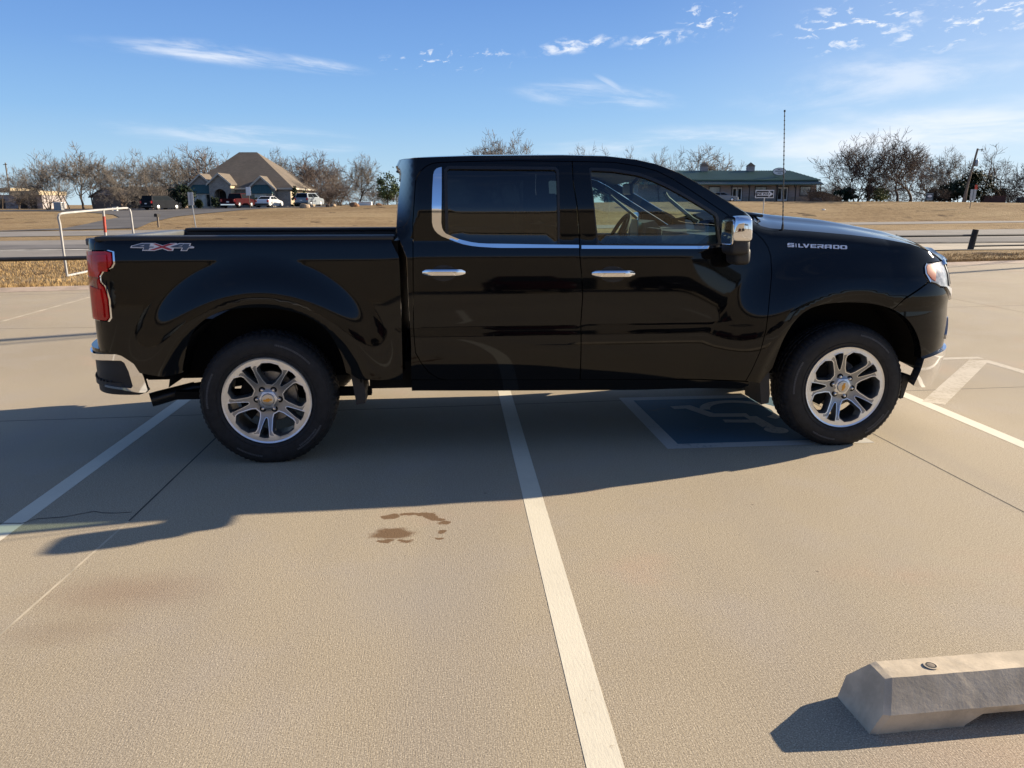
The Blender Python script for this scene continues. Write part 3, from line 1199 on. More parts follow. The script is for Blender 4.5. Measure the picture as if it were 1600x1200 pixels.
def make_doors(fs):
    rg = chaikin(resample(sz('rg', rear_glass_px), .05), 1)
    fg = chaikin(resample(sz('fg', front_glass_px), .05), 1)
    d1 = panel('rear_door', sz('rd', rear_door_px), M['paint'], truck, holes=[rg], h=.035, far_side=fs)
    d2 = panel('front_door', sz('fd', front_door_px), M['paint'], truck, holes=[fg], h=.035, far_side=fs)
    g1 = panel('window_glass', rg, M['glass_dark'], d1, gap=-.004, depth=.001, off=-.012, h=.08, far_side=fs, label='dark tinted rear side window')
    g2 = panel('window_glass', fg, M['glass'], d2, gap=-.004, depth=.001, off=-.012, h=.08, far_side=fs, label='clear front side window')
    # rubber round the openings
    for dd, poly in ((d1, rg), (d2, fg)):
        panel('window_seal', inset(poly, -.016), M['black_trim'], dd, holes=[inset(poly, .002)], gap=0, depth=.014, off=.0025, h=.02, far_side=fs)
    # black gloss pillar covers
    panel('pillar_cover', sz('pc1', [(872.5, 260), (893.5, 259), (895.5, 290), (901.2, 326), (904, 369), (904.5, 380.5), (874.5, 380.5)]), M['paint'], d1, gap=.001, depth=.003, off=.003, h=.03, far_side=fs)
    panel('pillar_cover', sz('pc2', [(897, 259), (920, 261), (929, 340), (933, 380.5), (908, 380.5), (906, 350), (899, 300)]), M['paint'], d2, gap=.001, depth=.003, off=.003, h=.03, far_side=fs)
    # chrome line: stands up behind the rear glass, then runs along the belt
    ch = Z1((424, 196), (405, 199), (385, 207), (370, 224), (362, 250), (356, 350), (352, 480), (353, 600), (360, 632), (372, 657), (395, 682), (425, 702), (470, 720), (520, 741), (580, 761), (640, 773), (700, 780), (800, 786), (860, 788), (1150, 788), (1432, 789),
            (1432, 766), (1150, 763), (860, 758), (760, 757), (700, 754), (640, 746), (560, 727), (500, 702), (455, 682), (438, 664), (427, 640), (421, 600), (424, 350))
    o = panel('chrome_strip', sz('ch1', ch), M['chrome'], d1, gap=0, depth=.008, off=.006, h=.02, far_side=fs)
    ch2 = Z2((126, 726), (400, 728), (700, 730), (950, 731), (1060, 728), (1112, 731), (1114, 738), (1060, 744), (980, 751), (700, 751), (400, 750), (126, 750))
    panel('chrome_strip', sz('ch2', ch2), M['chrome'], d2, gap=0, depth=.008, off=.006, h=.02, far_side=fs)
    # handles: cup, bar and end caps
    for dd, key, cx, cy, hw in ((d1, 'h1', 693.5, 425.8, 33.5), (d2, 'h2', 957.5, 427.5, 33.5)):
        cup = [(cx + 21 * math.cos(a), cy + 1 + 12.5 * math.sin(a)) for a in np.linspace(0, 2 * math.pi, 22)[:-1]]
        panel('handle_cup', sz(key + 'c', cup), M['black_trim'], dd, gap=0, depth=.004, off=.0025, h=.02, far_side=fs)
        c = T(cx, cy); e0 = T(cx - hw, cy + .3); e1 = T(cx + hw, cy)
        hb = MB()
        L = e1[0] - e0[0]
        K = 14
        rings = []
        for i in range(K + 1):
            t = i / K
            s_ = e0[0] + L * t
            z_ = e0[1] + (e1[1] - e0[1]) * t
            e = min(t, 1 - t)
            prof = min(1.0, .55 + e * 6)
            lift = .012 + .030 * sstep(e, 0.0, .22)
            p = skin(s_, z_); n = skin_n(s_, z_)
            hh = .0205 * prof * (.80 + .2 * sstep(e, 0, .12))
            dd_ = .013 * prof
            ring_ = []
            for k in range(12):
                a = 2 * math.pi * k / 12
                cc, ss_ = math.cos(a), math.sin(a)
                cc = math.copysign(abs(cc) ** .55, cc); ss_ = math.copysign(abs(ss_) ** .55, ss_)
                ring_.append(p + n * (lift + dd_ * cc) + np.array([0, 0, 1]) * hh * ss_)
            rings.append(ring_)
        V = [q for r_ in rings for q in r_]
        if fs:
            V = [q * np.array([1, -1, 1]) + np.array([0, 2 * TY, 0]) for q in V]
        Fc = []
        for i in range(K):
            for k in range(12):
                Fc.append((i * 12 + k, i * 12 + (k + 1) % 12, (i + 1) * 12 + (k + 1) % 12, (i + 1) * 12 + k))
        Fc.append(tuple(range(12))); Fc.append(tuple(range(K * 12, K * 12 + 12)))
        hb.add(V, Fc)
        hb.build('door_handle', M['chrome'], dd, smooth=True, world_coords=True)


both(make_doors)

# --- cab shell: C pillar, roof side, A pillar (one piece with the roof), per flank
sil_top = [(627, 270), (622.5, 259), (626.5, 249.5), (640, 247.5), (655, 246), (740, 243.2), (880, 242.3), (947, 243.8), (992.5, 249), (1026, 256.5), (1060, 269.5), (1091, 286.5), (1118.5, 303), (1150, 323.5), (1172, 339), (1188, 351.5)]
cab_edge = [(642, 593.5), (642, 540), (639, 495), (636.5, 438), (635, 402), (626.5, 381), (619.5, 366), (619, 350), (622, 310)]
cab_px = cab_edge + sil_top + [(1193, 372)] + list(reversed(seam_a[:9])) + [(960, 253.5)] + list(reversed(door_top)) + list(reversed(seam_c)) + [(647.6, 535), (649.6, 552), (658, 567), (670, 582), (685, 591.5), (697, 594)]
CABS = []


def make_cab(fs):
    CABS.append(panel('cab_side', sz('cab', cab_px), M['paint'], truck, h=.03, far_side=fs, gap=.002))


both(make_cab)
top_sz = sz('siltop', sil_top)


def compact(V, Fc):
    used = sorted({i for f in Fc for i in f})
    ix = {o_: n_ for n_, o_ in enumerate(used)}
    return [V[i] for i in used], [tuple(ix[i] for i in f) for f in Fc]


def edge_pts(lst, h=.04):
    return [skin(s, z) for (s, z) in resample(lst, h, closed=False)]


def loft_across(edge, zc, xc, ny=24, p=2.6):
    """surface from one flank's edge to the other: zc / xc give crown and forward bulge per edge point"""
    V, Fc = [], []
    n = len(edge)
    for i, e in enumerate(edge):
        w = TY - e[1]
        for j in range(ny + 1):
            q = -1 + 2 * j / ny
            q = math.copysign(1 - (1 - abs(q)) ** 1.35, q)
            k = 1 - abs(q) ** p
            V.append((e[0] + xc[i] * (1 - q * q), TY + w * q, e[2] + zc[i] * k))
    for i in range(n - 1):
        for j in range(ny):
            a = i * (ny + 1) + j
            Fc.append((a, a + ny + 1, a + ny + 2, a + 1))
    return V, Fc


ROOF0 = 1; ROOF1 = 10       # indices on sil_top: spoiler lip .. windscreen header
roof_e = edge_pts(top_sz[ROOF0:ROOF1 + 1])
K = len(roof_e)
zc = [.028 * sstep(i / (K - 1), -.02, .18) + .004 for i in range(K)]
xc = [-.03 * (1 - i / (K - 1)) + .10 * sstep(i / (K - 1), .6, 1.0) for i in range(K)]
V, Fc = loft_across(roof_e, zc, xc)
roof = MB().add(V, Fc).build('roof', M['paint'], truck, smooth=True, world_coords=True, fix=False)
V2 = [(x, y, z - .035) for (x, y, z) in V]
MB().add(V2, Fc).build('headliner', M['headliner'], truck, smooth=True, world_coords=True, fix=False)
ws_e = edge_pts(top_sz[ROOF1:])
K = len(ws_e)
zc = [.032 * (1 - i / (K - 1)) for i in range(K)]
xc = [.10 + .13 * i / (K - 1) for i in range(K)]
V, Fc = loft_across(ws_e, zc, xc, p=2.2)
MB().add(V, Fc).build('windscreen', M['glass'], truck, smooth=True, world_coords=True, fix=False)
# back of the cab with its window
bk_e = edge_pts([top_sz[1], top_sz[0]] + list(reversed(sz('cabe', cab_edge))), .05)
K = len(bk_e)
V, Fc = loft_across(bk_e, [0.0] * K, [-.03] * K, ny=22)
zz = [p[2] for p in V]
keep, win = [], []
for fq in Fc:
    c = np.mean([V[i] for i in fq], 0)
    (win if (1.43 < c[2] < 1.76 and abs(c[1] - TY) < .66) else keep).append(fq)
MB().add(*compact(V, keep)).build('cab_back', M['paint'], truck, smooth=True, world_coords=True, fix=False)
MB().add(*compact([(x + .01, y, z) for (x, y, z) in V], win)).build('rear_window', M['glass_dark'], truck, smooth=True, world_coords=True, fix=False)

# --- bed sides
arch_r = Z9((100, 572), (110, 500), (130, 400), (170, 310), (230, 243), (300, 203), (400, 174), (550, 162), (700, 171), (820, 195), (920, 240), (1010, 310), (1065, 400), (1100, 480), (1118, 552), (1122, 570))
bed_front = [(630, 594), (629, 552), (627.6, 500), (625.6, 440), (624, 402), (618, 390), (612.5, 378), (612, 374.5)]
bed_px = bed_front + [(500, 371.5), (310, 370.2), (190, 369.6)]


def make_bed(fs):
    ar = chaikin(sz('archr', arch_r), 2, closed=False)
    rail = [sz('bf', bed_front)[-1]] + [np.array([x, 1.392]) for x in (.4, 0., -.4, -.83)] + [np.array([-.83 - .15, 1.392]), np.array([-.83 - .25, 1.388]), np.array([-.83 - .285, 1.37]), np.array([-1.115, 1.335])]
    # round the corner to the tail lamp, then down to the bumper
    lt_ = sz('lampin', [(168, 391.5), (177, 394), (178.5, 412), (175, 418.5), (162, 424), (157.5, 432), (159, 441), (165.5, 448), (171.5, 468), (174, 496), (170, 502)])
    lamp_side = [np.array([-1.115, lt_[0][1]])] + list(lt_) + [np.array([-1.115, lt_[-1][1]])]
    tail = [np.array([-1.115, .73]), np.array([-.90, .725]), np.array([-.83, .705]), np.array([-.76, .655]), np.array([-.73, .60])]
    SZ['lamp_cut'] = lamp_side
    b = sz('bf', bed_front)
    low_f = sz('lowf', [(560, 592.5)])
    out = list(b) + rail[1:] + lamp_side + tail + [np.array([-.585, .575])] + list(ar) + [low_f[0]]
    o = panel('bed_side', out, M['paint'], truck, h=.022, far_side=fs, gap=.002, depth=.05)
    return o


both(make_bed)


def lamp(fs):
    cut = SZ['lamp_cut']
    out = [np.array([-1.15, cut[0][1] - .004])] + [p + np.array([-.004, 0]) for p in cut[1:-1]] + [np.array([-1.15, cut[-1][1] + .004])]
    o = panel('tail_lamp', out, M['red_lens'], truck, gap=.006, depth=.05, off=.012, h=.02, far_side=fs)
    inn = [np.array(p) for p in cut[1:-1]]
    panel('lamp_rim', [q + np.array([.007, .003 * (i < 2) - .003 * (i > 8)]) for i, q in enumerate(inn)] + [q + np.array([-.003, 0]) for q in reversed(inn)], M['chrome'], o, gap=0, depth=.02, off=.005, h=.02, far_side=fs)
    zt, zb = inn[0][1], inn[-1][1]
    s0, s1 = inn[2][0], inn[7][0]
    panel('reflector', [np.array([-1.14, zt - .15]), np.array([inn[4][0] - .02, zt - .15]), np.array([inn[5][0] - .015, zt - .18]), np.array([inn[6][0] - .012, zt - .23]), np.array([-1.14, zt - .23])], M['red_lens_dark'], o, gap=.004, depth=.004, off=.0145, h=.02, far_side=fs)
    panel('lens_block', [np.array([-.985, zt - .125]), np.array([s0 - .030, zt - .125]), np.array([s0 - .030, zt - .022]), np.array([-.985, zt - .022])], M['red_lens'], o, gap=.004, depth=.010, off=.021, h=.02, far_side=fs)
    panel('lens_block', [np.array([-.985, zb + .02]), np.array([inn[9][0] - .028, zb + .02]), np.array([inn[8][0] - .028, zb + .10]), np.array([inn[7][0] - .02, zb + .19]), np.array([-.985, zb + .21])], M['red_lens'], o, gap=.004, depth=.010, off=.021, h=.02, far_side=fs)


both(lamp)

# tailgate and the inside of the bed
tg = MB()
tg.box(-1.018, -.945, TY - .79, TY + .79, .70, 1.345, .02)
tg.build('tailgate', M['paint'], truck, smooth=True, world_coords=True)
tc_ = MB()
tc_.box(-1.040, -.925, TY - .80, TY + .80, 1.347, 1.392, .012)
tc_.build('tailgate_cap', M['cap'] if 'cap' in M else M['black_plastic'], truck, smooth=True, world_coords=True)
bi = MB()
bi.box(-.93, .80, TY - .54, TY + .54, .80, .86)
for sgn in (-1, 1):
    y0, y1 = sorted((TY + sgn * .80, TY + sgn * .77))
    bi.box(-.93, .80, y0, y1, 1.09, 1.375)
    y0, y1 = sorted((TY + sgn * .80, TY + sgn * .54))
    bi.box(-.64, .64, y0, y1, 1.03, 1.09)
    y0, y1 = sorted((TY + sgn * .78, TY + sgn * .54))
    bi.box(-.93, -.64, y0, y1, .80, .86); bi.box(.64, .80, y0, y1, .80, .86)
bi.box(.80, .825, TY - .80, TY + .80, .55, 1.37)
bi.build('bed_liner', M['black_plastic'], truck, world_coords=True)
for sgn in (-1, 1):
    rl = MB()
    y0, y1 = sorted((TY + sgn * .955, TY + sgn * .765))
    rl.box(-.925, .81, y0, y1, 1.377, 1.4065, .012)
    rl.build('bed_rail', M['black_plastic'], truck, smooth=True, world_coords=True)

# --- rocker / sill strips
rock_px = [(643, 594.5), (1164, 596.8), (1171, 598), (1171, 603), (1160, 608.5), (1000, 610.5), (800, 611.5), (643, 611.8)]


def rocker(fs):
    panel('rocker_panel', sz('rock', rock_px), M['paint'], truck, h=.03, far_side=fs, gap=.002, depth=.10, off=-.006)


both(rocker)

# --- front fender
arch_f = Z7((165, 706), (250, 606), (256, 598), (290, 500), (340, 380), (400, 282), (480, 203), (580, 163), (700, 147), (850, 146), (960, 156), (1080, 187))
fend_px = [(1194, 373)] + seam_a[8:] + [(1166, 598)]


def arch_full():
    full = sz('archf', arch_f) + sz('archf2', Z7((1170, 241), (1230, 312), (1270, 402), (1285, 480), (1284, 536)))
    sm = chaikin(full, 2, closed=False)
    k = int(np.argmin([np.linalg.norm(p - full[len(arch_f) - 1]) for p in sm]))
    return sm[:k + 1], sm[k:]


def fender(fs):
    sa = sz('sa', seam_a[7:])
    af = arch_full()[0]
    sh = [np.array([x, np.interp(x, ZSH_X, ZSH_Z)]) for x in (4.30, 4.15, 3.95, 3.75, 3.5, 3.2, 3.10)]
    lampseam = sz('lseam', [(1414, 465.5), (1449.5, 441), (1444.5, 429), (1443.5, 417), (1446, 411.8), (1457, 409.8)])
    out = list(af) + list(lampseam) + [np.array([4.47, 1.224]), np.array([4.40, 1.249])] + sh + list(sa)
    return panel('front_fender', out, M['paint'], truck, h=.022, far_side=fs, gap=.002, depth=.05)


both(fender)


# --- front fascia, lamps, bumper, grille
def fascia(fs):
    lo = arch_full()[1]
    out = list(lo) + [np.array([4.55, .625]), np.array([4.75, .640]), np.array([4.80, .75]), np.array([4.80, 1.02]), np.array([4.62, 1.025])] + sz('lbot', [(1469, 449), (1460, 443.5), (1450.5, 442), (1414.5, 466.8)])
    panel('front_fascia', out, M['paint'], truck, h=.03, far_side=fs, gap=.002, depth=.06)
    amb = sz('amb', [(1447, 428), (1446, 418), (1447.5, 414.6), (1459.5, 412.8), (1459.8, 440), (1454.5, 436.5)])
    hl = sz('hl', [(1452, 440.5), (1445.2, 428), (1444.2, 417.5), (1446.2, 412.6), (1458.5, 410.8)]) + [np.array([4.46, 1.222]), np.array([4.62, 1.225]), np.array([5.0, 1.20]), np.array([5.0, 1.05]), np.array([4.62, 1.035])] + sz('hl2', [(1469, 447.5), (1461, 442.5)])
    h = panel('headlight', hl, M['lamp_clear'], truck, gap=.002, depth=.05, off=.006, h=.02, far_side=fs)
    panel('turn_lens', amb, M['amber'], h, gap=.001, depth=.006, off=.011, h=.02, far_side=fs)
    panel('lamp_rim', sz('lrim', [(1452, 441.5), (1444.5, 428), (1443.6, 417.5), (1446, 411.8), (1447.2, 413.2), (1445.3, 418), (1446.2, 427.6), (1453.2, 439.5)]), M['chrome'], h, gap=0, depth=.01, off=.010, h=.02, far_side=fs)
    for (sa_, sb_) in ((4.455, 4.485), (4.60, 4.625), (4.78, 4.80)):
        panel('lamp_divider', [np.array([sa_, 1.066]), np.array([sb_, 1.06]), np.array([sb_, 1.20]), np.array([sa_, 1.20])], M['black_trim'], h, gap=0, depth=.006, off=.012, h=.02, far_side=fs)
    panel('lamp_brow', [np.array([4.44, 1.226]), np.array([4.62, 1.230]), np.array([5.0, 1.205]), np.array([5.0, 1.165]), np.array([4.62, 1.190]), np.array([4.44, 1.195])], M['chrome'], h, gap=0, depth=.02, off=.022, h=.02, far_side=fs)
    panel('chrome_accent', [np.array([4.40, 1.060]), np.array([4.62, 1.032]), np.array([4.82, 1.03]), np.array([4.82, .94]), np.array([4.62, .955]), np.array([4.50, 1.0])], M['satin'], h, gap=0, depth=.02, off=.014, h=.02, far_side=fs)
    # chrome corner of the bumper
    bp = [np.array([4.245, .60]), np.array([4.40, .627]), np.array([4.62, .645]), np.array([5.60, .66]), np.array([5.60, .43]), np.array([4.80, .40]), np.array([4.55, .39]), np.array([4.40, .385]), np.array([4.25, .40]), np.array([4.215, .415]), np.array([4.235, .52])]
    panel('front_bumper', bp, M['chrome'], truck, gap=0, depth=.06, off=.02, h=.025, far_side=fs)
    fg = [np.array([4.62, .835]), np.array([4.86, .85]), np.array([4.86, .69]), np.array([4.62, .685]), np.array([4.53, .70]), np.array([4.53, .73]), np.array([4.58, .79])]
    panel('fog_lamp_surround', fg, M['satin'], truck, gap=0, depth=.04, off=.010, h=.02, far_side=fs)
    gr = [np.array([4.805, .68]), np.array([5.60, .68]), np.array([5.60, 1.16]), np.array([5.02, 1.16]), np.array([5.02, 1.03]), np.array([4.87, 1.02])]
    g = panel('grille', gr, M['black_plastic'], truck, gap=0, depth=.05, off=-.01, h=.04, far_side=fs)
    for zb in (.78, .90, 1.02, 1.10):
        panel('grille_bar', [np.array([5.04, zb]), np.array([5.60, zb]), np.array([5.60, zb + .03]), np.array([5.04, zb + .03])], M['chrome'], g, gap=0, depth=.03, off=.012, h=.03, far_side=fs)


both(fascia)

# --- bonnet: a top skin between the two shoulders, running down over the nose
xs = np.concatenate([np.linspace(3.09, 4.25, 22), np.linspace(4.29, 4.47, 8)])
HV, HF = [], []
ny = 28
for i, x in enumerate(xs):
    z0 = float(np.interp(x, ZSH_X, ZSH_Z))
    w0 = (TY - skin(min(x, 4.30), z0 if x < 4.30 else float(np.interp(4.30, ZSH_X, ZSH_Z)))[1]) - .004
    if x > 4.30:
        w0 *= 1 - .9 * (x - 4.30) ** 1.4
    cr_ = .082 * (1 - sstep(x, 3.7, 4.47) * .45)
    for j in range(ny + 1):
        q = -1 + 2 * j / ny
        q = math.copysign(1 - (1 - abs(q)) ** 1.5, q)
        k = 1 - abs(q) ** 2.4
        dome = .020 * sstep(abs(q), .62, .50) * sstep(x, 3.1, 3.35)
        zz_ = z0 + cr_ * k + dome
        xx_ = x + (.20 * (1 - q * q)) * (1 - sstep(x, 3.09, 3.5)) * .9 + .20 * (1 - abs(q) ** 2.2) * sstep(x, 3.9, 4.47)
        HV.append((xx_, TY + w0 * q, zz_))
n1 = ny + 1
for i in range(len(xs) - 1):
    for j in range(ny):
        HF.append((i * n1 + j, (i + 1) * n1 + j, (i + 1) * n1 + j + 1, i * n1 + j + 1))
# front lip folded down
b = len(HV)
last = (len(xs) - 1) * n1
for j in range(n1):
    p = HV[last + j]
    HV.append((p[0] + .005, p[1], p[2] - .07))
for j in range(ny):
    HF.append((last + j, b + j, b + j + 1, last + j + 1))
hood = MB().add(HV, HF).build('bonnet', M['paint'], truck, smooth=True, world_coords=True, fix=False)
# black cowl between bonnet and windscreen, with wipers
cw = MB()
cv, cf = [], []
for i in range(2):
    for j in range(21):
        q = -1 + 2 * j / 20
        cv.append((3.02 + .10 * i + .235 * (1 - q * q), TY + .86 * q, 1.474 + .022 * (1 - q * q) + .02 * i * (1 - abs(q) ** 3) ))
cf = [(j, 21 + j, 22 + j, j + 1) for j in range(20)]
cw.add(cv, cf)
cw.build('cowl', M['black_plastic'], truck, world_coords=True, fix=False)
wp = MB()
for y0, y1 in ((.35, .98), (1.05, 1.72)):
    wp.tube([(3.23, y0, 1.515), (3.20, (y0 + y1) / 2, 1.535), (3.13, y1, 1.545)], .012, 6)
wp.build('wiper', M['black_trim'], truck, world_coords=True)
# antenna on the near fender
an = MB()
a0 = skin(3.283, 1.415)
an.tube([a0 + np.array([0, .03, -.02]), a0 + np.array([0, .03, .05])], [.012, .007], 8)
atop = on_plane(1226, 175, a0[1] + .03)
an.tube([a0 + np.array([0, .03, .05]), atop], [.0032, .0026], 6)
for k in range(26):
    q = a0 + np.array([0, .03, .05]) + (atop - a0 - np.array([0, .03, .05])) * (k / 26)
    an.tube([q, q + (atop - q) * .012 + np.array([0, 0, .004])], .0046, 6)
an.tube([atop, atop + np.array([0, 0, .012])], .006, 8)
an.build('antenna', M['black_trim'], truck, world_coords=True)

# --- rear bumper
rb_top = Z4((70, 820), (85, 800), (120, 785), (250, 795), (300, 830))


def rbump(fs):
    f = bump_surf
    full = [np.array([-.715, .47]), np.array([-.76, .455]), np.array([-1.75, .46]), np.array([-1.75, .725]), np.array([-1.0, .725]), np.array([-.90, .715]), np.array([-.83, .67]), np.array([-.78, .60]), np.array([-.74, .53])]
    o = panel('rear_bumper', full, M['black_plastic'], truck, gap=0, depth=.06, off=-.012, h=.03, far_side=fs, f=f)
    bo = sz('bbo', [(150, 552), (170, 553), (196, 553), (202.5, 555), (216, 571), (225, 587.5), (231.5, 609), (228, 612.5), (217, 612.8), (190, 608), (166, 603.5)], f)
    bi_ = sz('bbi', [(166, 600.5), (190, 604.5), (206, 606), (208.5, 602.5), (205, 590), (202, 580), (195.5, 566.5), (190, 563), (170, 562.5), (150, 561.5)], f)
    band = [np.array([-1.75, bo[0][1] + .012])] + list(bo) + list(bi_) + [np.array([-1.75, bi_[-1][1] + .006])]
    panel('chrome_band', band, M['chrome'], o, gap=0, depth=.03, off=.010, h=.02, far_side=fs, f=f)
    # corner step with its ribbed tread
    sp = MB()
    out = []
    for t in np.linspace(-.86, -1.40, 16):
        x, w = bump_surf(t, .5)
        out.append((x, TY - w))
    inn = []
    for t in np.linspace(-1.40, -.86, 16):
        x, w = bump_surf(t, .5)
        inn.append((x + .11, TY - w + .10))
    poly = out + inn
    if fs:
        poly = [(x, 2 * TY - y) for (x, y) in poly]
    sp.prism(poly, 'z', .505, .535)
    for i in range(2, 13):
        p = out[i]; q = (p[0] * .7 + (p[0] + .11) * .3, p[1] * .7 + (p[1] + .10) * .3)
        if fs:
            p = (p[0], 2 * TY - p[1]); q = (q[0], 2 * TY - q[1])
        sp.tube([(p[0], p[1], .54), (q[0], q[1], .545)], .008, 5)
    sp.build('corner_step', M['black_plastic'], o, world_coords=True)


both(rbump)
bt = MB()
pl = []
for t in np.linspace(-.80, -1.75, 24):
    x, w = bump_surf(t, .73)
    pl.append((x, TY - w))
pl2 = [(x, 2 * TY - y) for (x, y) in reversed(pl)]
bt.prism(pl + pl2, 'z', .715, .738)
bt.build('step_pad', M['paint'], truck, world_coords=True)

# --- mud flaps, air dam flap with added sun block, exhaust, frame, wheel wells
for sgn in (1, -1):
    for (x0, x1, zb, zt, y) in ((.505, .565, .365, .60, .06), (3.16, 3.215, .30, .555, .06)):
        mf = MB()
        ya, yb = sorted((TY - sgn * (TY - y), TY - sgn * (TY - y - .28)))
        mf.prism([(x0, zt), (x1 + .01, zt), (x1 + .035, zb + .06), (x1 + .03, zb), (x0 + .035, zb - .01), (x0 + .02, zb + .1)], 'y', ya, yb)
        mf.build('mud_flap', M['black_plastic'], truck, world_coords=True)
fl = MB()
fl.prism([(4.195, .46), (4.25, .46), (4.215, .30), (4.195, .295)], 'y', TY - .90, TY - .80)
fl.prism([(4.195, .46), (4.25, .46), (4.215, .30), (4.195, .295)], 'y', TY + .80, TY + .90)
fl.box(3.9, 4.2, TY - .86, TY + .86, .42, .47)
fl.box(3.70, 4.20, TY - .69, TY + .69, .225, .445)  # added box, mostly out of sight, keeps sun from shining under the nose
fl.build('air_dam_sun_block', M['black_plastic'], truck, world_coords=True)
ex = MB()
e_tip = on_plane(243, 623, .34); e_mid = on_plane(300, 607, .42)
ex.tube([(.45, .60, .50), tuple(e_mid + np.array([.3, .08, .03])), tuple(e_mid)], .036, 12, cap=False)
ax2 = e_mid - e_tip
ex.tube([tuple(e_mid + ax2 * .1), tuple(e_tip + ax2 * .1), tuple(e_tip - ax2 * .12)], [.040, .046, .046], 14, cap=False)
ex.tube([tuple(e_tip - ax2 * .12), tuple(e_mid)], [.042, .036], 14, cap=False)
ex.build('exhaust_pipe', M['tailpipe'] if 'tailpipe' in M else M['black_trim'], truck, smooth=True, world_coords=True)
fr = MB()
for sgn in (-1, 1):
    y0, y1 = sorted((TY + sgn * .52, TY + sgn * .42))
    fr.box(-.95, 4.25, y0, y1, .46, .62)
fr.box(.62, 3.05, TY - .86, TY + .86, .44, .56)
fr.box(.85, 3.1, TY - .90, TY + .90, .54, .62)
fr.box(3.15, 4.35, TY - .56, TY + .56, .42, 1.15)
fr.box(-.9, .8, TY - .5, TY + .5, .62, .80)
fr.tube([(0, .2, .42), (0, 1.8, .42)], .06, 10)
fr.box(-.16, .16, TY - .17, TY + .17, .28, .54, .05)
fr.tube([(WB, .2, .40), (WB, 1.8, .40)], .045, 10)
for sgn in (-1, 1):
    fr.box(-.62, .62, TY + sgn * .72 - .035, TY + sgn * .72 + .035, .37, .42)
    fr.tube([(.15, TY + sgn * .60, .33), (.22, TY + sgn * .50, .85)], .035, 8)
    fr.box(WB - .25, WB + .25, TY + sgn * .62 - .12, TY + sgn * .62 + .12, .30, .35)
fr.box(-.85, -.70, TY - .55, TY + .55, .46, .60)
fr.build('frame', M['underbody'], truck, world_coords=True)
for cx, sgn in ((0, 1), (0, -1), (WB, 1), (WB, -1)):
    wl = MB()
    R = .60 if cx else .585
    vs, fs_ = [], []
    for i in range(25):
        a = math.radians(9 + 162 * i / 24)
        for w in (.55, .985):
            vs.append((cx + R * math.cos(a), TY - sgn * w, .41 + R * math.sin(a)))
    fs_ = [(2 * i, 2 * i + 1, 2 * i + 3, 2 * i + 2) for i in range(24)]
    wl.add(vs, fs_)
    b0 = [(cx + R * math.cos(math.radians(9 + 162 * i / 24)), TY - sgn * .55, .41 + R * math.sin(math.radians(9 + 162 * i / 24))) for i in range(25)]
    wl.add(b0, [tuple(range(25))])
    wl.build('wheel_well', M['underbody'], truck, world_coords=True, fix=False)


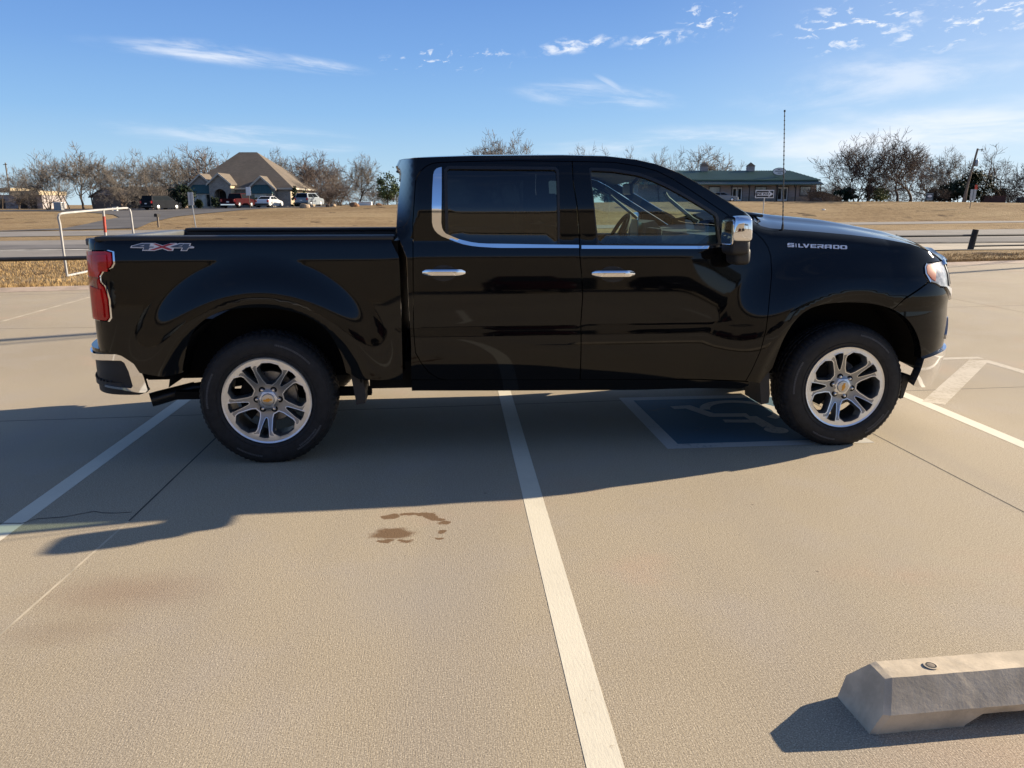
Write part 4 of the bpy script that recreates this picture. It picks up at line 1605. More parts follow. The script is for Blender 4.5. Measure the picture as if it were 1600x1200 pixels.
# --- wheels
def wheel_meshes(phase, far_side):
    """returns function building one wheel in its own frame: axle along y, outer face towards -y"""
    def build(loc):
        R_T, CZ = .417, loc[2]
        # alloy: face plate cut by five big and five narrow openings
        outr = [(.262 * math.cos(a), .262 * math.sin(a)) for a in np.linspace(0, 2 * math.pi, 121)[:-1]]
        big = [(.099, -10), (.125, -17.5), (.195, -22.5), (.214, -21.0), (.240, -12), (.243, 0), (.240, 12), (.214, 21.0), (.195, 22.5), (.125, 17.5), (.099, 10)]
        nar = [(.122, -3.2), (.150, -5.6), (.200, -7.4), (.237, -7.4), (.240, 0), (.237, 7.4), (.200, 7.4), (.150, 5.6), (.122, 3.2), (.117, 0)]
        holes, inner, kinds = [], [], []
        for k in range(5):
            for shape, ph, kd in ((big, phase + 36 + 72 * k, 0), (nar, phase + 72 * k, 1)):
                P = [(r * math.cos(math.radians(a + ph)), r * math.sin(math.radians(a + ph))) for (r, a) in shape]
                P = resample(P, .012)
                if area(P) < 0: P = P[::-1]
                holes.append(P); kinds.append(kd)
                inner.append([np.array(p) for p in inset(P, .0085 if kd == 0 else .0045)])
        Vp, Fp = triangulate(outr, holes, .016)

        def depth(r):     # how far the face lies in from the outermost plane
            return .004 + .040 * (1 - sstep(r, .07, .245)) - .012 * (1 - sstep(r, .035, .075))

        mb = MB()
        mb.cur = 0
        V3 = [(p[0], depth(math.hypot(*p)), p[1]) for p in Vp]
        bright = [t_ for t_ in Fp if min(math.hypot(*Vp[i]) for i in t_) > .217 or max(math.hypot(*Vp[i]) for i in t_) < .062]
        bs_ = set(bright)
        mb.add(V3, bright)
        mb.cur = 2
        mb.add(V3, [t_ for t_ in Fp if t_ not in bs_])
        mb.cur = 0
        for P, kd in zip(holes, kinds):
            rib_o = inset(P, -.0058 if kd == 0 else -.0035)
            if area(np.array(P)) < 0: P = P[::-1]
            n = len(P)
            vs = []
            for ring_, dz in ((P, .001), (P, -.0035), (rib_o, -.0030), (rib_o, .001)):
                for p in ring_:
                    vs.append((p[0], depth(math.hypot(p[0], p[1])) + dz, p[1]))
            mb.add(vs, [(l * n + i, l * n + (i + 1) % n, (l + 1) * n + (i + 1) % n, (l + 1) * n + i) for l in range(3) for i in range(n)])
        # raised machined rib along the edge of each opening, pocket between
        mb.cur = 1
        for P, Q, kd in zip(holes, inner, kinds):
            n = len(P)
            lay = [(P, 0.0), (Q, .016), ([q * (1 if kd else 1) for q in Q], .060)]
            vs = []
            for ring_, dz in lay:
                for p in ring_:
                    vs.append((p[0], depth(math.hypot(p[0], p[1])) + dz, p[1]))
            mb.add(vs, [(l * n + i, l * n + (i + 1) % n, (l + 1) * n + (i + 1) % n, (l + 1) * n + i) for l in range(2) for i in range(n)])
        # pockets: darker sunk panels down the middle of each spoke pair
        mb.cur = 0
        mb.lathe([(.262, .004), (.272, .000), (.2755, .006), (.2755, .020), (.266, .028)], 96, 'y')
        mb.cur = 1
        mb.lathe([(.262, .004), (.262, .03), (.254, .05), (.248, .12), (.248, .235), (.262, .25)], 72, 'y')
        rim = mb.build('wheel', [M['rim_face'], M['rim_dark'], M['rim_mid']], truck, smooth=True, fix=True)
        # tyre, flattened where it stands
        prof = [(.2725, .018), (.279, .006), (.292, -.001), (.315, -.006), (.345, -.007), (.368, -.002), (.384, .004), (.392, .010), (.3935, .012), (.402, .018), (.411, .030), (.4165, .046)]
        tread = [(.419, .062), (.419, .088), (.411, .090), (.411, .098), (.419, .100), (.419, .132), (.411, .134), (.411, .142), (.419, .144), (.419, .176), (.411, .178), (.411, .186), (.419, .188), (.419, .214)]
        prof2 = prof + tread + [(.4165, .230), (.411, .246), (.40, .26), (.37, .275), (.33, .278), (.29, .27), (.272, .25)]
        seg = 304
        tb = MB()
        tb.lathe(prof2, seg, 'y')
        vv = []
        for idx, (x, y, z) in enumerate(tb.v):
            i, k = divmod(idx, seg)
            r = math.hypot(x, z)
            if 8 <= i <= 13 or len(prof) + 11 <= i <= len(prof) + 15:   # shoulder lugs
                lug = 1 if (k + (i > 13)) % 4 < 2 else 0
                dr = 0 if lug else (-.0042 if i >= 9 else -.002)
                x *= (r + dr) / r; z *= (r + dr) / r
            elif len(prof) <= i < len(prof) + 11 and (k + i) % 6 == 0:
                x *= (r - .006) / r; z *= (r - .006) / r
            bul = 0
            if z < -CZ + .06:        # a little bulge of the wall above the contact patch
                bul = -.006 * sstep(-z, CZ - .08, CZ) * (1 if y < .1 else -1)
            vv.append((x, y + bul, max(z, -CZ + .0015)))
        tb.v = vv
        ty = tb.build('tyre', M['rubber'], rim, smooth=True)
        # raised rings and lettering-like ribs on the wall
        rr = MB()
        for (r, yy) in ((.300, -.0045), (.382, .0022)):
            rr.lathe([(r - .002, yy + .003), (r - .001, yy - .0015), (r + .001, yy - .0015), (r + .002, yy + .003)], 120, 'y')
        rr.build('wall_rib', M['rubber'], ty)
        rq = random.Random(int(phase))
        for a0_, a1_, rr_ in ((-62, -28, .352), (-58, -34, .337), (40, 78, .352), (150, 185, .352), (236, 262, .352)):
            a_ = a0_
            tx = MB()
            while a_ < a1_:
                wdt = rq.uniform(.6, 1.5)
                if rq.random() < 2:
                    q4 = []
                    for (rr2, aa) in ((rr_, a_), (rr_, a_ + wdt), (rr_ + .011, a_ + wdt), (rr_ + .011, a_)):
                        q4.append((rr2 * math.cos(math.radians(aa)), -.0082 + (.0015 if rr2 > .355 else 0), rr2 * math.sin(math.radians(aa))))
                    tx.add(q4 + [(x_, y_ + .003, z_) for x_, y_, z_ in q4], [(0, 1, 2, 3), (0, 1, 5, 4), (1, 2, 6, 5), (2, 3, 7, 6), (3, 0, 4, 7)])
                a_ += wdt + rq.uniform(.3, .5)
            tx.build('wall_marking', M['rubber_mark'], ty)
        # centre cap with its emblem
        cp = MB()
        cp.lathe([(.0, .024), (.02, .0245), (.036, .027), (.041, .033), (.042, .046), (.040, .06)], 40, 'y')
        cap = cp.build('hub_cap', M['satin'], rim, smooth=True)
        em = MB()
        bow = [(-.025, -.0065), (-.0105, -.0065), (-.0105, -.0115), (.0075, -.0115), (.0095, -.0065), (.0265, -.0065), (.0235, .0055), (.0105, .0055), (.0105, .0105), (-.0075, .0105), (-.0095, .0055), (-.0275, .0055)]
        tl = math.radians(8 if phase > 40 else 78)
        bow = [(x * math.cos(tl) - z * math.sin(tl), x * math.sin(tl) + z * math.cos(tl)) for x, z in bow]
        em.prism(bow, 'y', .0215, .027)
        em.build('emblem', M['gold'], cap)
        for k in range(6):
            a = math.radians(60 * k + phase + 13)
            ln = MB()
            x, z = .0695 * math.cos(a), .0695 * math.sin(a)
            dy = depth(.0695)
            ln.lathe([(.0, dy - .016), (.006, dy - .015), (.0095, dy - .010), (.0105, dy - .003), (.0115, dy + .002), (.0, dy + .002)], 12, 'y', x, 0, z)
            ln.cur = 1
            ln.lathe([(.0115, dy - .0012), (.0205, dy - .0015), (.0205, dy + .002)], 20, 'y', x, 0, z)
            ln.build('lug_nut', [M['chrome'], M['underbody']], rim, smooth=True)
        dk = MB()
        dk.lathe([(.04, .135), (.16, .135), (.165, .14), (.165, .165), (.16, .17), (.04, .17)], 48, 'y')
        dk.lathe([(.06, .08), (.07, .085), (.075, .14)], 24, 'y')
        dk.build('brake_disc', M['disc'], rim, smooth=True)
        ca = MB()
        ca.prism([(.10 * math.cos(t), .10 * math.sin(t)) for t in np.linspace(2.2, 4.0, 8)] + [(.185 * math.cos(t), .185 * math.sin(t)) for t in np.linspace(4.0, 2.2, 8)], 'y', .095, .185)
        ca.build('brake_caliper', M['underbody'], rim)
        rim.location = (loc[0] - truck.location[0], loc[1] - truck.location[1], loc[2])
        return rim
    return build


w_r = wheel_meshes(46.0, False)((0.0, .012, .405))
w_f = wheel_meshes(34.0, False)((WB, .012, .405))
for src in (w_r, w_f):
    c = copy_tree(src)
    c.parent = truck
    c.rotation_euler = (0, 0, math.pi)
    c.location = (src.location[0], -src.location[1], src.location[2])


# --- mirrors: chrome cap over a black housing, on an arm
def mirror(fs):
    def sq(cx, cy, cz, hx, hy, hz, e=.30, taper=0.0, nu=24, nv=14, lean=0.0):
        vs, fc = [], []
        for i in range(nv + 1):
            ph = -math.pi / 2 + math.pi * i / nv
            for k in range(nu):
                th = 2 * math.pi * k / nu
                g = lambda t: math.copysign(abs(t) ** e, t)
                x, y, z = g(math.cos(ph)) * g(math.cos(th)), g(math.cos(ph)) * g(math.sin(th)), g(math.sin(ph))
                vs.append((cx + x * hx * (1 + taper * z) + lean * z, cy + y * hy, cz + z * hz))
        for i in range(nv):
            for k in range(nu):
                fc.append((i * nu + k, i * nu + (k + 1) % nu, (i + 1) * nu + (k + 1) % nu, (i + 1) * nu + k))
        return vs, fc

    def mk(name, parts, m, parent):
        b_ = MB()
        for vs, fc in parts:
            vs = [(x - .098, y, z) for (x, y, z) in vs]
            if fs:
                vs = [(x, 2 * TY - y, z) for (x, y, z) in vs]
            b_.add(vs, fc)
        return b_.build(name, m, parent, smooth=True, world_coords=True)
    h = mk('side_mirror', [sq(2.975, -.125, 1.345, .062, .105, .055, .45), sq(3.010, -.085, 1.285, .052, .10, .058, .5)], M['black_plastic'], truck)
    mk('mirror_cap', [sq(2.972, -.140, 1.446, .062, .115, .078, .34, -.12)], M['chrome'], h)
    mk('mirror_glass', [sq(2.912, -.145, 1.425, .005, .095, .075, .3)], M['chrome'], h)
    mk('mirror_arm', [sq(3.000, -.02, 1.325, .05, .07, .03, .5)], M['black_plastic'], h)


both(mirror)

# --- badge lettering on the fender and the 4x4 mark on the bed, laid on the skin
def on_skin_poly(name, polys, m, parent, off, f=surf):
    b_ = MB()
    for poly in polys:
        vs = [skin(s, z, f) + skin_n(s, z, f) * off for (s, z) in poly]
        bk_ = [skin(s, z, f) + skin_n(s, z, f) * (off - .0035) for (s, z) in poly]
        n = len(vs)
        r = delaunay_2d_cdt([Vector((float(p[0]), float(p[1]))) for p in poly], [(i, (i + 1) % n) for i in range(n)], [], 0, 1e-6)
        if len(r[0]) == n:
            idx = {i: r[3][i][0] for i in range(n)}
            pa = np.array(poly)
            fs_ = []
            for t in r[2]:
                c = np.mean([pa[idx[i]] for i in t], 0)
                if inside(pa, c[0], c[1]):
                    fs_.append(tuple(idx[i] for i in t))
            b_.add(vs, fs_)
        else:
            b_.add(vs, [tuple(range(n))])
        b_.add(vs + bk_, [(i, (i + 1) % n, n + (i + 1) % n, n + i) for i in range(n)])
    return b_.build(name, m, parent, world_coords=True)


GL = {  # letters on a 1 x 1 cell, as polygons
    'S': [[(0, .78), (.12, 1), (1, 1), (.95, .80), (.28, .80), (.28, .62), (1, .62), (1, .0), (.02, 0), (.0, .20), (.72, .20), (.72, .40), (0, .40)]],
    'I': [[(.32, 0), (.68, 0), (.68, 1), (.32, 1)]],
    'L': [[(0, 0), (1, 0), (1, .22), (.30, .22), (.30, 1), (0, 1)]],
    'V': [[(.0, 1), (.34, 1), (.56, .38), (.82, 1), (1.1, 1), (.66, 0), (.42, 0)]],
    'E': [[(0, 0), (1, 0), (1, .20), (.28, .20), (.28, .40), (.92, .40), (.92, .60), (.28, .60), (.28, .80), (1, .80), (1, 1), (0, 1)]],
    'R': [[(0, 0), (.28, 0), (.28, .34), (.46, .34), (.72, 0), (1.06, 0), (.78, .36), (1, .40), (1, 1), (0, 1), (0, .80), (.72, .80), (.72, .54), (0, .54)]],
    'A': [[(0, 0), (.28, 0), (.28, .26), (.72, .26), (.72, 0), (1, 0), (1, 1), (.14, 1), (0, .84), (0, .46), (.72, .46), (.72, .80), (.28, .80), (.28, .50), (0, .50)]],
    'D': [[(0, 0), (.86, 0), (1, .16), (1, .84), (.86, 1), (0, 1), (0, .52), (.28, .52), (.28, .80), (.72, .80), (.72, .20), (.28, .20), (.28, .50), (0, .50)]],
    'O': [[(.14, 0), (.86, 0), (1, .16), (1, .84), (.86, 1), (.14, 1), (0, .84), (0, .52), (.28, .52), (.28, .80), (.72, .80), (.72, .20), (.28, .20), (.28, .50), (0, .50), (0, .16)]],
}
cells = [('S', 130, 270, 136, 214), ('I', 285, 335, 146, 217), ('L', 358, 462, 150, 222), ('V', 452, 580, 152, 228), ('E', 612, 735, 160, 232), ('R', 755, 885, 165, 238), ('A', 905, 1055, 170, 246), ('D', 1085, 1215, 178, 252), ('O', 1230, 1375, 184, 258)]
ZS = zm(1220, 370, 13.333)
polys = []
for ch_, x0, x1, y0, y1 in cells:
    p00 = T(*ZS((x0, y1 + 1))[0]); p11 = T(*ZS((x1, y0 - 1))[0]); p10 = T(*ZS((x1, y1 + 4))[0])
    for g in GL[ch_]:
        polys.append([np.array([p00[0] + (p10[0] - p00[0]) * a, p00[1] + (p10[1] - p00[1]) * a + (p11[1] - p10[1]) * b_]) for (a, b_) in g])
on_skin_poly('name_badge', polys, M['badge_chrome'], truck, .006)

ZX = zm(195, 370, 13.333)


def dec(polys_px, m, off, nm):
    on_skin_poly(nm, [TT(ZX(*q)) for q in polys_px], m, truck, off)


dec([[(118, 232), (140, 190), (360, 134), (640, 134), (800, 182), (960, 136), (1085, 134), (1085, 150), (1150, 136), (1385, 138), (1360, 186), (1450, 212), (1440, 240), (1335, 240), (1300, 296), (1165, 296), (1190, 240), (1030, 240), (1005, 294), (900, 294), (785, 250), (620, 294), (365, 292), (392, 238)]], M['white_paint'], .0045, 'decal_outline')
dec([[(150, 215), (170, 194), (365, 147), (425, 147), (412, 172), (300, 196), (400, 200), (432, 148), (540, 148), (512, 208), (610, 208), (600, 225), (520, 228), (498, 275), (392, 275), (412, 222)]], M['decal_grey'], .0062, 'decal_four')
dec([[(950, 215), (1000, 196), (1160, 150), (1222, 150), (1205, 178), (1110, 200), (1195, 200), (1235, 152), (1360, 152), (1335, 196), (1405, 214), (1330, 226), (1292, 282), (1195, 282), (1220, 226), (1010, 226)]], M['decal_grey'], .0062, 'decal_four')
dec([[(595, 148), (650, 146), (790, 194), (930, 148), (1060, 146), (1000, 162), (845, 208), (990, 262), (980, 282), (915, 280), (780, 232), (610, 280), (520, 272), (590, 256), (740, 210)]], M['decal_red'], .0062, 'decal_cross')

# --- inside the cab
it = MB()
it.box(.90, 3.15, .13, 1.87, .60, .66)
it.box(.93, 1.05, .18, 1.82, .66, 1.30)
it.build('cab_floor', M['interior'], truck, world_coords=True)


def seat(x, y, wd, hr=True, back_w=None):
    s_ = MB()
    s_.box(x, x + .52, y - wd / 2, y + wd / 2, .78, .96, .05)
    s_.prism([(x - .22, 1.44), (x - .10, 1.46), (x + .06, .95), (x - .10, .90)], 'y', y - wd / 2 + .03, y + wd / 2 - .03)
    if hr:
        s_.box(x - .27, x - .16, y - .13, y + .13, 1.46, 1.66, .04)
    return s_


seat(2.05, 1.42, .54).build('seat', M['interior'], truck, world_coords=True)
seat(2.05, .58, .54).build('seat', M['interior'], truck, world_coords=True)
rs = seat(1.18, 1.0, 1.5, False)
for yy in (.5, 1.0, 1.5):
    rs.box(.93, 1.03, yy - .12, yy + .12, 1.42, 1.58, .03)
rs.build('rear_bench', M['interior'], truck, world_coords=True)
db = MB()
db.prism([(2.72, .95), (2.70, 1.32), (2.80, 1.395), (3.12, 1.43), (3.15, .95)], 'y', .16, 1.84)
db.prism([(2.63, 1.30), (2.66, 1.45), (2.74, 1.47), (2.80, 1.40)], 'y', 1.20, 1.64)
db.box(2.655, 2.70, .84, 1.14, 1.24, 1.42, .01)
db.build('dashboard', M['interior_grey'], truck, world_coords=True)
bf = MB()
bf.box(2.632, 2.640, 1.30, 1.52, 1.34, 1.475)
bf.build('display_film', M['blue_film'], truck, world_coords=True)
sw = MB()
cen = np.array([2.50, 1.42, 1.345]); ax = np.array([-.88, 0, .47])
e1_ = np.array([0, 1, 0]); e2_ = np.cross(ax, e1_)
rg_ = [cen + (e1_ * math.cos(a) + e2_ * math.sin(a)) * .185 for a in np.linspace(0, 2 * math.pi, 33)]
sw.tube(rg_, .016, 8, cap=False)
for a in (0.1, math.pi - .1, -math.pi / 2):
    sw.tube([cen - ax * .02, cen + (e1_ * math.cos(a) + e2_ * math.sin(a)) * .18], [.03, .014], 6)
sw.tube([cen - ax * .03, cen + ax * -.24], .03, 8)
sw.build('steering_wheel', M['interior'], truck, smooth=True, world_coords=True)
rm = MB()
rm.box(2.46, 2.49, .88, 1.12, 1.66, 1.74, .012)
rm.tube([(2.49, 1.0, 1.72), (2.56, 1.0, 1.80)], .012, 6)
rm.build('rear_view_mirror', M['black_trim'], truck, world_coords=True)
for y_ in (1.79, .21):
    gh = MB()
    gh.tube([(2.52, y_, 1.66), (2.55, y_ + (.03 if y_ < 1 else -.03), 1.63), (2.72, y_ + (.03 if y_ < 1 else -.03), 1.50), (2.75, y_, 1.48)], .013, 6)
    gh.build('grab_handle', M['interior_grey'], truck, smooth=True, world_coords=True)

# ------------------------------------------------------------------ materials of the surroundings
M['bark'] = mat('bark', (0.150, 0.118, 0.090), 0.95, spec=0.1, vary=0.25, vscale=1.5)
M['bark_dark_backlit'] = mat('dark_backlit_bark', (0.070, 0.052, 0.042), 0.95, spec=0.1, vary=0.25, vscale=1.5)  # dark evergreen bark; also carries the backlit shade of right-hand bare trees
M['twig'] = mat('twig_bark', (0.172, 0.150, 0.128), 0.95, spec=0.1, vary=0.25, vscale=0.8)
M['twig_dark_backlit'] = mat('dark_backlit_twig', (0.085, 0.066, 0.056), 0.95, spec=0.1, vary=0.25, vscale=0.8)  # darker copy of the twigs, backlit shade put into the colour
M['twig_red'] = mat('reddish_twig_bark', (0.150, 0.118, 0.100), 0.95, spec=0.1, vary=0.25, vscale=0.8)
M['leaf'] = mat('evergreen_leaf', (0.030, 0.045, 0.020), 0.7, spec=0.2, col2=(0.014, 0.024, 0.011), vscale=1.2)
M['leaf_light'] = mat('loose_green_leaf', (0.085, 0.110, 0.040), 0.7, spec=0.2, col2=(0.045, 0.065, 0.026), vscale=1.2)
M['leaf_yellow'] = mat('yellow_green_leaf', (0.150, 0.160, 0.045), 0.7, spec=0.2, col2=(0.07, 0.09, 0.03), vscale=1.2)


def brick_mat(name, c1, c2, mortar, scale, w=0.5, h=0.25):
    m = bpy.data.materials.new(name)
    m.use_nodes = True
    T_ = NT(m.node_tree)
    b = T_.n['Principled BSDF']
    t = T_.node('ShaderNodeTexCoord')
    sp = T_.node('ShaderNodeSeparateXYZ')
    T_.l.new(t.outputs['Object'], sp.inputs[0])
    cb = T_.node('ShaderNodeCombineXYZ')
    T_.l.new(T_.math('ADD', sp.outputs[0], sp.outputs[1]), cb.inputs[0])
    T_.l.new(sp.outputs[2], cb.inputs[1])
    br = T_.node('ShaderNodeTexBrick', ins={'Color1': (*c1, 1), 'Color2': (*c2, 1), 'Mortar': (*mortar, 1), 'Scale': scale, 'Mortar Size': 0.02, 'Bias': 0.0, 'Brick Width': w, 'Row Height': h})
    T_.l.new(cb.outputs[0], br.inputs['Vector'])
    n = T_.noise(t.outputs['Object'], 1.3, 5, 0.65)
    c = T_.mix(T_.math('MULTIPLY', T_.ramp(n, 0.35, 0.7), 0.5), br.outputs[0], tuple(x * 0.6 for x in c1))
    T_.l.new(c, b.inputs['Base Color'])
    b.inputs['Roughness'].default_value = 0.9
    return m


def shingle_mat(name, c1, c2, sx=1.0, sy=6.0):
    m = bpy.data.materials.new(name)
    m.use_nodes = True
    T_ = NT(m.node_tree)
    b = T_.n['Principled BSDF']
    t = T_.node('ShaderNodeTexCoord')
    n = T_.noise(T_.vmath('MULTIPLY', t.outputs['Object'], (1.2, 1.2, 7)), 1.6, 4, 0.7)
    n2 = T_.noise(t.outputs['Object'], 0.5, 3, 0.6)
    c = T_.mix(T_.ramp(n, 0.35, 0.65), c1, c2)
    c = T_.mix(T_.math('MULTIPLY', T_.ramp(n2, 0.4, 0.65), 0.35), c, tuple(x * 0.7 for x in c1))
    T_.l.new(c, b.inputs['Base Color'])
    b.inputs['Roughness'].default_value = 0.95
    return m


def seam_metal(name, col, period):
    m = bpy.data.materials.new(name)
    m.use_nodes = True
    T_ = NT(m.node_tree)
    b = T_.n['Principled BSDF']
    t = T_.node('ShaderNodeTexCoord')
    n = T_.noise(T_.vmath('MULTIPLY', t.outputs['Object'], (0.5, 2, 2)), 0.6, 4, 0.6)
    c = T_.mix(T_.ramp(n, 0.35, 0.7), col, tuple(x * 0.78 for x in col))
    T_.l.new(c, b.inputs['Base Color'])
    b.inputs['Roughness'].default_value = 0.45
    b.inputs['Specular IOR Level'].default_value = 0.4
    return m


M['stone'] = brick_mat('grey_ledge_stone', (0.36, 0.32, 0.27), (0.22, 0.20, 0.18), (0.40, 0.37, 0.33), 2.0)
M['brick'] = brick_mat('brown_brick', (0.24, 0.16, 0.115), (0.17, 0.115, 0.085), (0.28, 0.24, 0.20), 4.0)
M['brick_red'] = brick_mat('red_brick', (0.20, 0.075, 0.055), (0.14, 0.055, 0.04), (0.16, 0.12, 0.10), 4.0)
M['shingle'] = shingle_mat('brown_shingle', (0.125, 0.102, 0.078), (0.165, 0.132, 0.098))
M['shingle_dark'] = shingle_mat('dark_shingle', (0.085, 0.068, 0.056), (0.12, 0.095, 0.078))
M['trim'] = mat('pale_trim', (0.50, 0.45, 0.37), 0.7, vary=0.08, vscale=2)
M['cream'] = mat('cream_render', (0.44, 0.36, 0.24), 0.85, vary=0.1, vscale=1)
M['green_metal'] = seam_metal('green_sheet_metal', (0.075, 0.135, 0.095), 0.3)
M['teal_metal'] = seam_metal('teal_sheet_metal', (0.045, 0.105, 0.105), 0.3)
M['win'] = mat('window_pane', (0.022, 0.028, 0.032), 0.03, 0, 0.45, vary=0.4, vscale=0.7)
M['win_pale'] = mat('curtained_pane', (0.30, 0.34, 0.34), 0.10, 0, 0.6, vary=0.3, vscale=1.2)
M['white'] = mat('white_painted', (0.70, 0.69, 0.66), 0.6, vary=0.07, vscale=3)
M['grey'] = mat('grey_painted', (0.34, 0.34, 0.33), 0.6, vary=0.1, vscale=3)
M['siding'] = mat('mauve_grey_siding', (0.33, 0.295, 0.29), 0.85, vary=0.12, vscale=0.9, stretch=(1, 1, 6))
M['dark'] = mat('dark_opening', (0.015, 0.014, 0.013), 0.7)
M['wood'] = mat('weathered_wood', (0.185, 0.150, 0.115), 0.9, vary=0.25, vscale=2, stretch=(4, 4, .5))
M['wood_dark'] = mat('creosoted_wood', (0.030, 0.027, 0.025), 0.85, vary=0.35, vscale=3, bump=0.4, bscale=25)
M['pipe_black'] = mat('black_pipe', (0.028, 0.028, 0.030), 0.5, vary=0.25, vscale=4)
M['pipe_white'] = mat('white_pipe', (0.36, 0.355, 0.34), 0.5, vary=0.15, vscale=5)
M['galv'] = mat('galvanised', (0.36, 0.37, 0.38), 0.45, 0.5, vary=0.1, vscale=5)
M['sign_white'] = mat('sign_face_white', (0.72, 0.72, 0.72), 0.4, vary=0.04, vscale=4)
M['sign_back'] = mat('sign_back_aluminium', (0.50, 0.50, 0.49), 0.5, 0.2, vary=0.08, vscale=5)
M['sign_black'] = mat('sign_black', (0.015, 0.017, 0.022), 0.5)
M['sign_teal'] = mat('sign_slate', (0.06, 0.085, 0.10), 0.5, vary=0.15, vscale=4)
M['orange'] = mat('orange_marker', (0.62, 0.075, 0.03), 0.5, vary=0.1, vscale=4)
M['red_band'] = mat('red_band', (0.42, 0.06, 0.035), 0.5, vary=0.2, vscale=9)
M['rock'] = mat('tan_boulder', (0.33, 0.25, 0.17), 0.95, vary=0.35, vscale=1.6, bump=0.5, bscale=6)
M['rock_brown'] = mat('rusty_boulder', (0.24, 0.130, 0.065), 0.95, vary=0.35, vscale=1.6, bump=0.5, bscale=6)
M['rock_dark'] = mat('dark_boulder', (0.075, 0.055, 0.045), 0.95, vary=0.35, vscale=1.6, bump=0.5, bscale=6)
M['stop'] = mat('cast_concrete', (0.56, 0.47, 0.345), 0.92, spec=0.3, vary=0.18, vscale=9, bump=0.06, bscale=90)
M['wire'] = mat('cable', (0.02, 0.02, 0.02), 0.6)
M['facade'] = mat('tan_facade', (0.36, 0.30, 0.22), 0.85, vary=0.06, vscale=0.5)

# ------------------------------------------------------------------ wheel stop in the foreground
ws = thing('wheel_stop', (on_ground(1600, 1104)[0], on_ground(1600, 1104)[1] + .026, 0), 'grey cast concrete wheel stop with a drain notch and a pin hole on top', 'wheel stop', rz=0.030)
wl0 = on_ground(1356, 1142)
LX0 = wl0[0] - ws.location[0] - .006
half = .98
bm = bmesh.new()
prof = [(-.094, 0), (-.106, .072), (-.043, .157), (.047, .157), (.116, .072), (.106, 0)]
xs_ = [LX0, LX0 + .022, LX0 + .30, LX0 + .325, LX0 + .37, LX0 + .74]
xs_ = xs_ + [2 * (LX0 + half) - x for x in reversed(xs_)]
rings_ = []
for i, x in enumerate(xs_):
    e = min(i, len(xs_) - 1 - i)
    rr_ = []
    for (y, z) in prof:
        xx = x
        if e == 0:
            xx = x + (.062 * (z / .15) + (.0 if z > 0 else 0)) * (1 if i == 0 else -1)
        if e == 1:
            xx = x + (.062 * (z / .15)) * (1 if i == 1 else -1)
        zz_ = z
        if e >= 3 and z == 0 and e <= 4:
            zz_ = .040 if e == 4 else .012
        if e == 5 and z == 0:
            zz_ = .042
        k = 1.0 if e else .93
        rr_.append(bm.verts.new((xx, y * k, zz_ if e else max(0, zz_ - .004 * (z > .1)))))
    rings_.append(rr_)
for a, b_ in zip(rings_[:-1], rings_[1:]):
    for k in range(6):
        bm.faces.new((a[k], a[(k + 1) % 6], b_[(k + 1) % 6], b_[k]))
bm.faces.new(rings_[0]); bm.faces.new(rings_[-1])
bmesh.ops.recalc_face_normals(bm, faces=list(bm.faces))
bmesh.ops.subdivide_edges(bm, edges=list(bm.edges), cuts=5, use_grid_fill=True)
rnd = random.Random(3)
for v in bm.verts:
    n_ = v.normal
    s_ = math.sin(v.co.x * 91 + v.co.z * 53) * math.cos(v.co.y * 77 + v.co.x * 31)
    v.co.z += .0008 * s_ * (v.co.z > .02)
    if v.co.z < .006:
        v.co.z = 0.0005
me = bpy.data.meshes.new('block'); bm.to_mesh(me); bm.free()
me.materials.append(M['stop'])
o = link(bpy.data.objects.new('block', me)); o.parent = ws
me.polygons.foreach_set('use_smooth', [True] * len(me.polygons)); me.set_sharp_from_angle(angle=math.radians(9))
for hx in (LX0 + .245, LX0 + 2 * half - .245):
    hb = MB()
    hb.lathe([(.022, .1605), (.017, .1610), (.0165, .1595)], 24, 'z', hx, 0)
    hb.build('pin_hole_rim', M['stop'], ws, smooth=True)
    hb = MB()
    hb.lathe([(.0, .1598), (.0168, .1598)], 24, 'z', hx, 0)
    hb.build('pin_hole', M['dark'], ws)
    hb = MB()
    hb.lathe([(.0, .1606), (.010, .1603), (.012, .1600)], 16, 'z', hx + .002, .002)
    hb.build('steel_pin', M['wood'], ws, smooth=True)

# ------------------------------------------------------------------ pipe fences along the lot
def pipe_fence(name, p0, p1, z, r, posts, label, lower=None, lean=None):
    p0 = np.array(p0); p1 = np.array(p1)
    t = thing(name, (*p0[:2], 0), label, 'fence')
    rl = MB(); rl.tube([(*p0[:2], z), (*p1[:2], z)], r, 10)
    rl.build('rail', M['pipe_black'], t, smooth=True, world_coords=True)
    if lower:
        q0 = p0 + (p1 - p0) * lower[0]
        rl = MB(); rl.tube([(*q0[:2], .12), (*p1[:2], .14)], r * .9, 10)
        rl.build('rail', M['pipe_black'], t, smooth=True, world_coords=True)
    for (f_, h, rr, ln) in posts:
        q = p0 + (p1 - p0) * f_
        ps = MB()
        d = (p1 - p0)[:2] / np.linalg.norm((p1 - p0)[:2])
        ps.tube([(q[0], q[1], -.05), (q[0] + d[0] * ln, q[1] + d[1] * ln, h)], rr, 10)
        ps.build('post', M['wood_dark'] if rr > .07 else M['pipe_black'], t, smooth=True, world_coords=True)
    return t


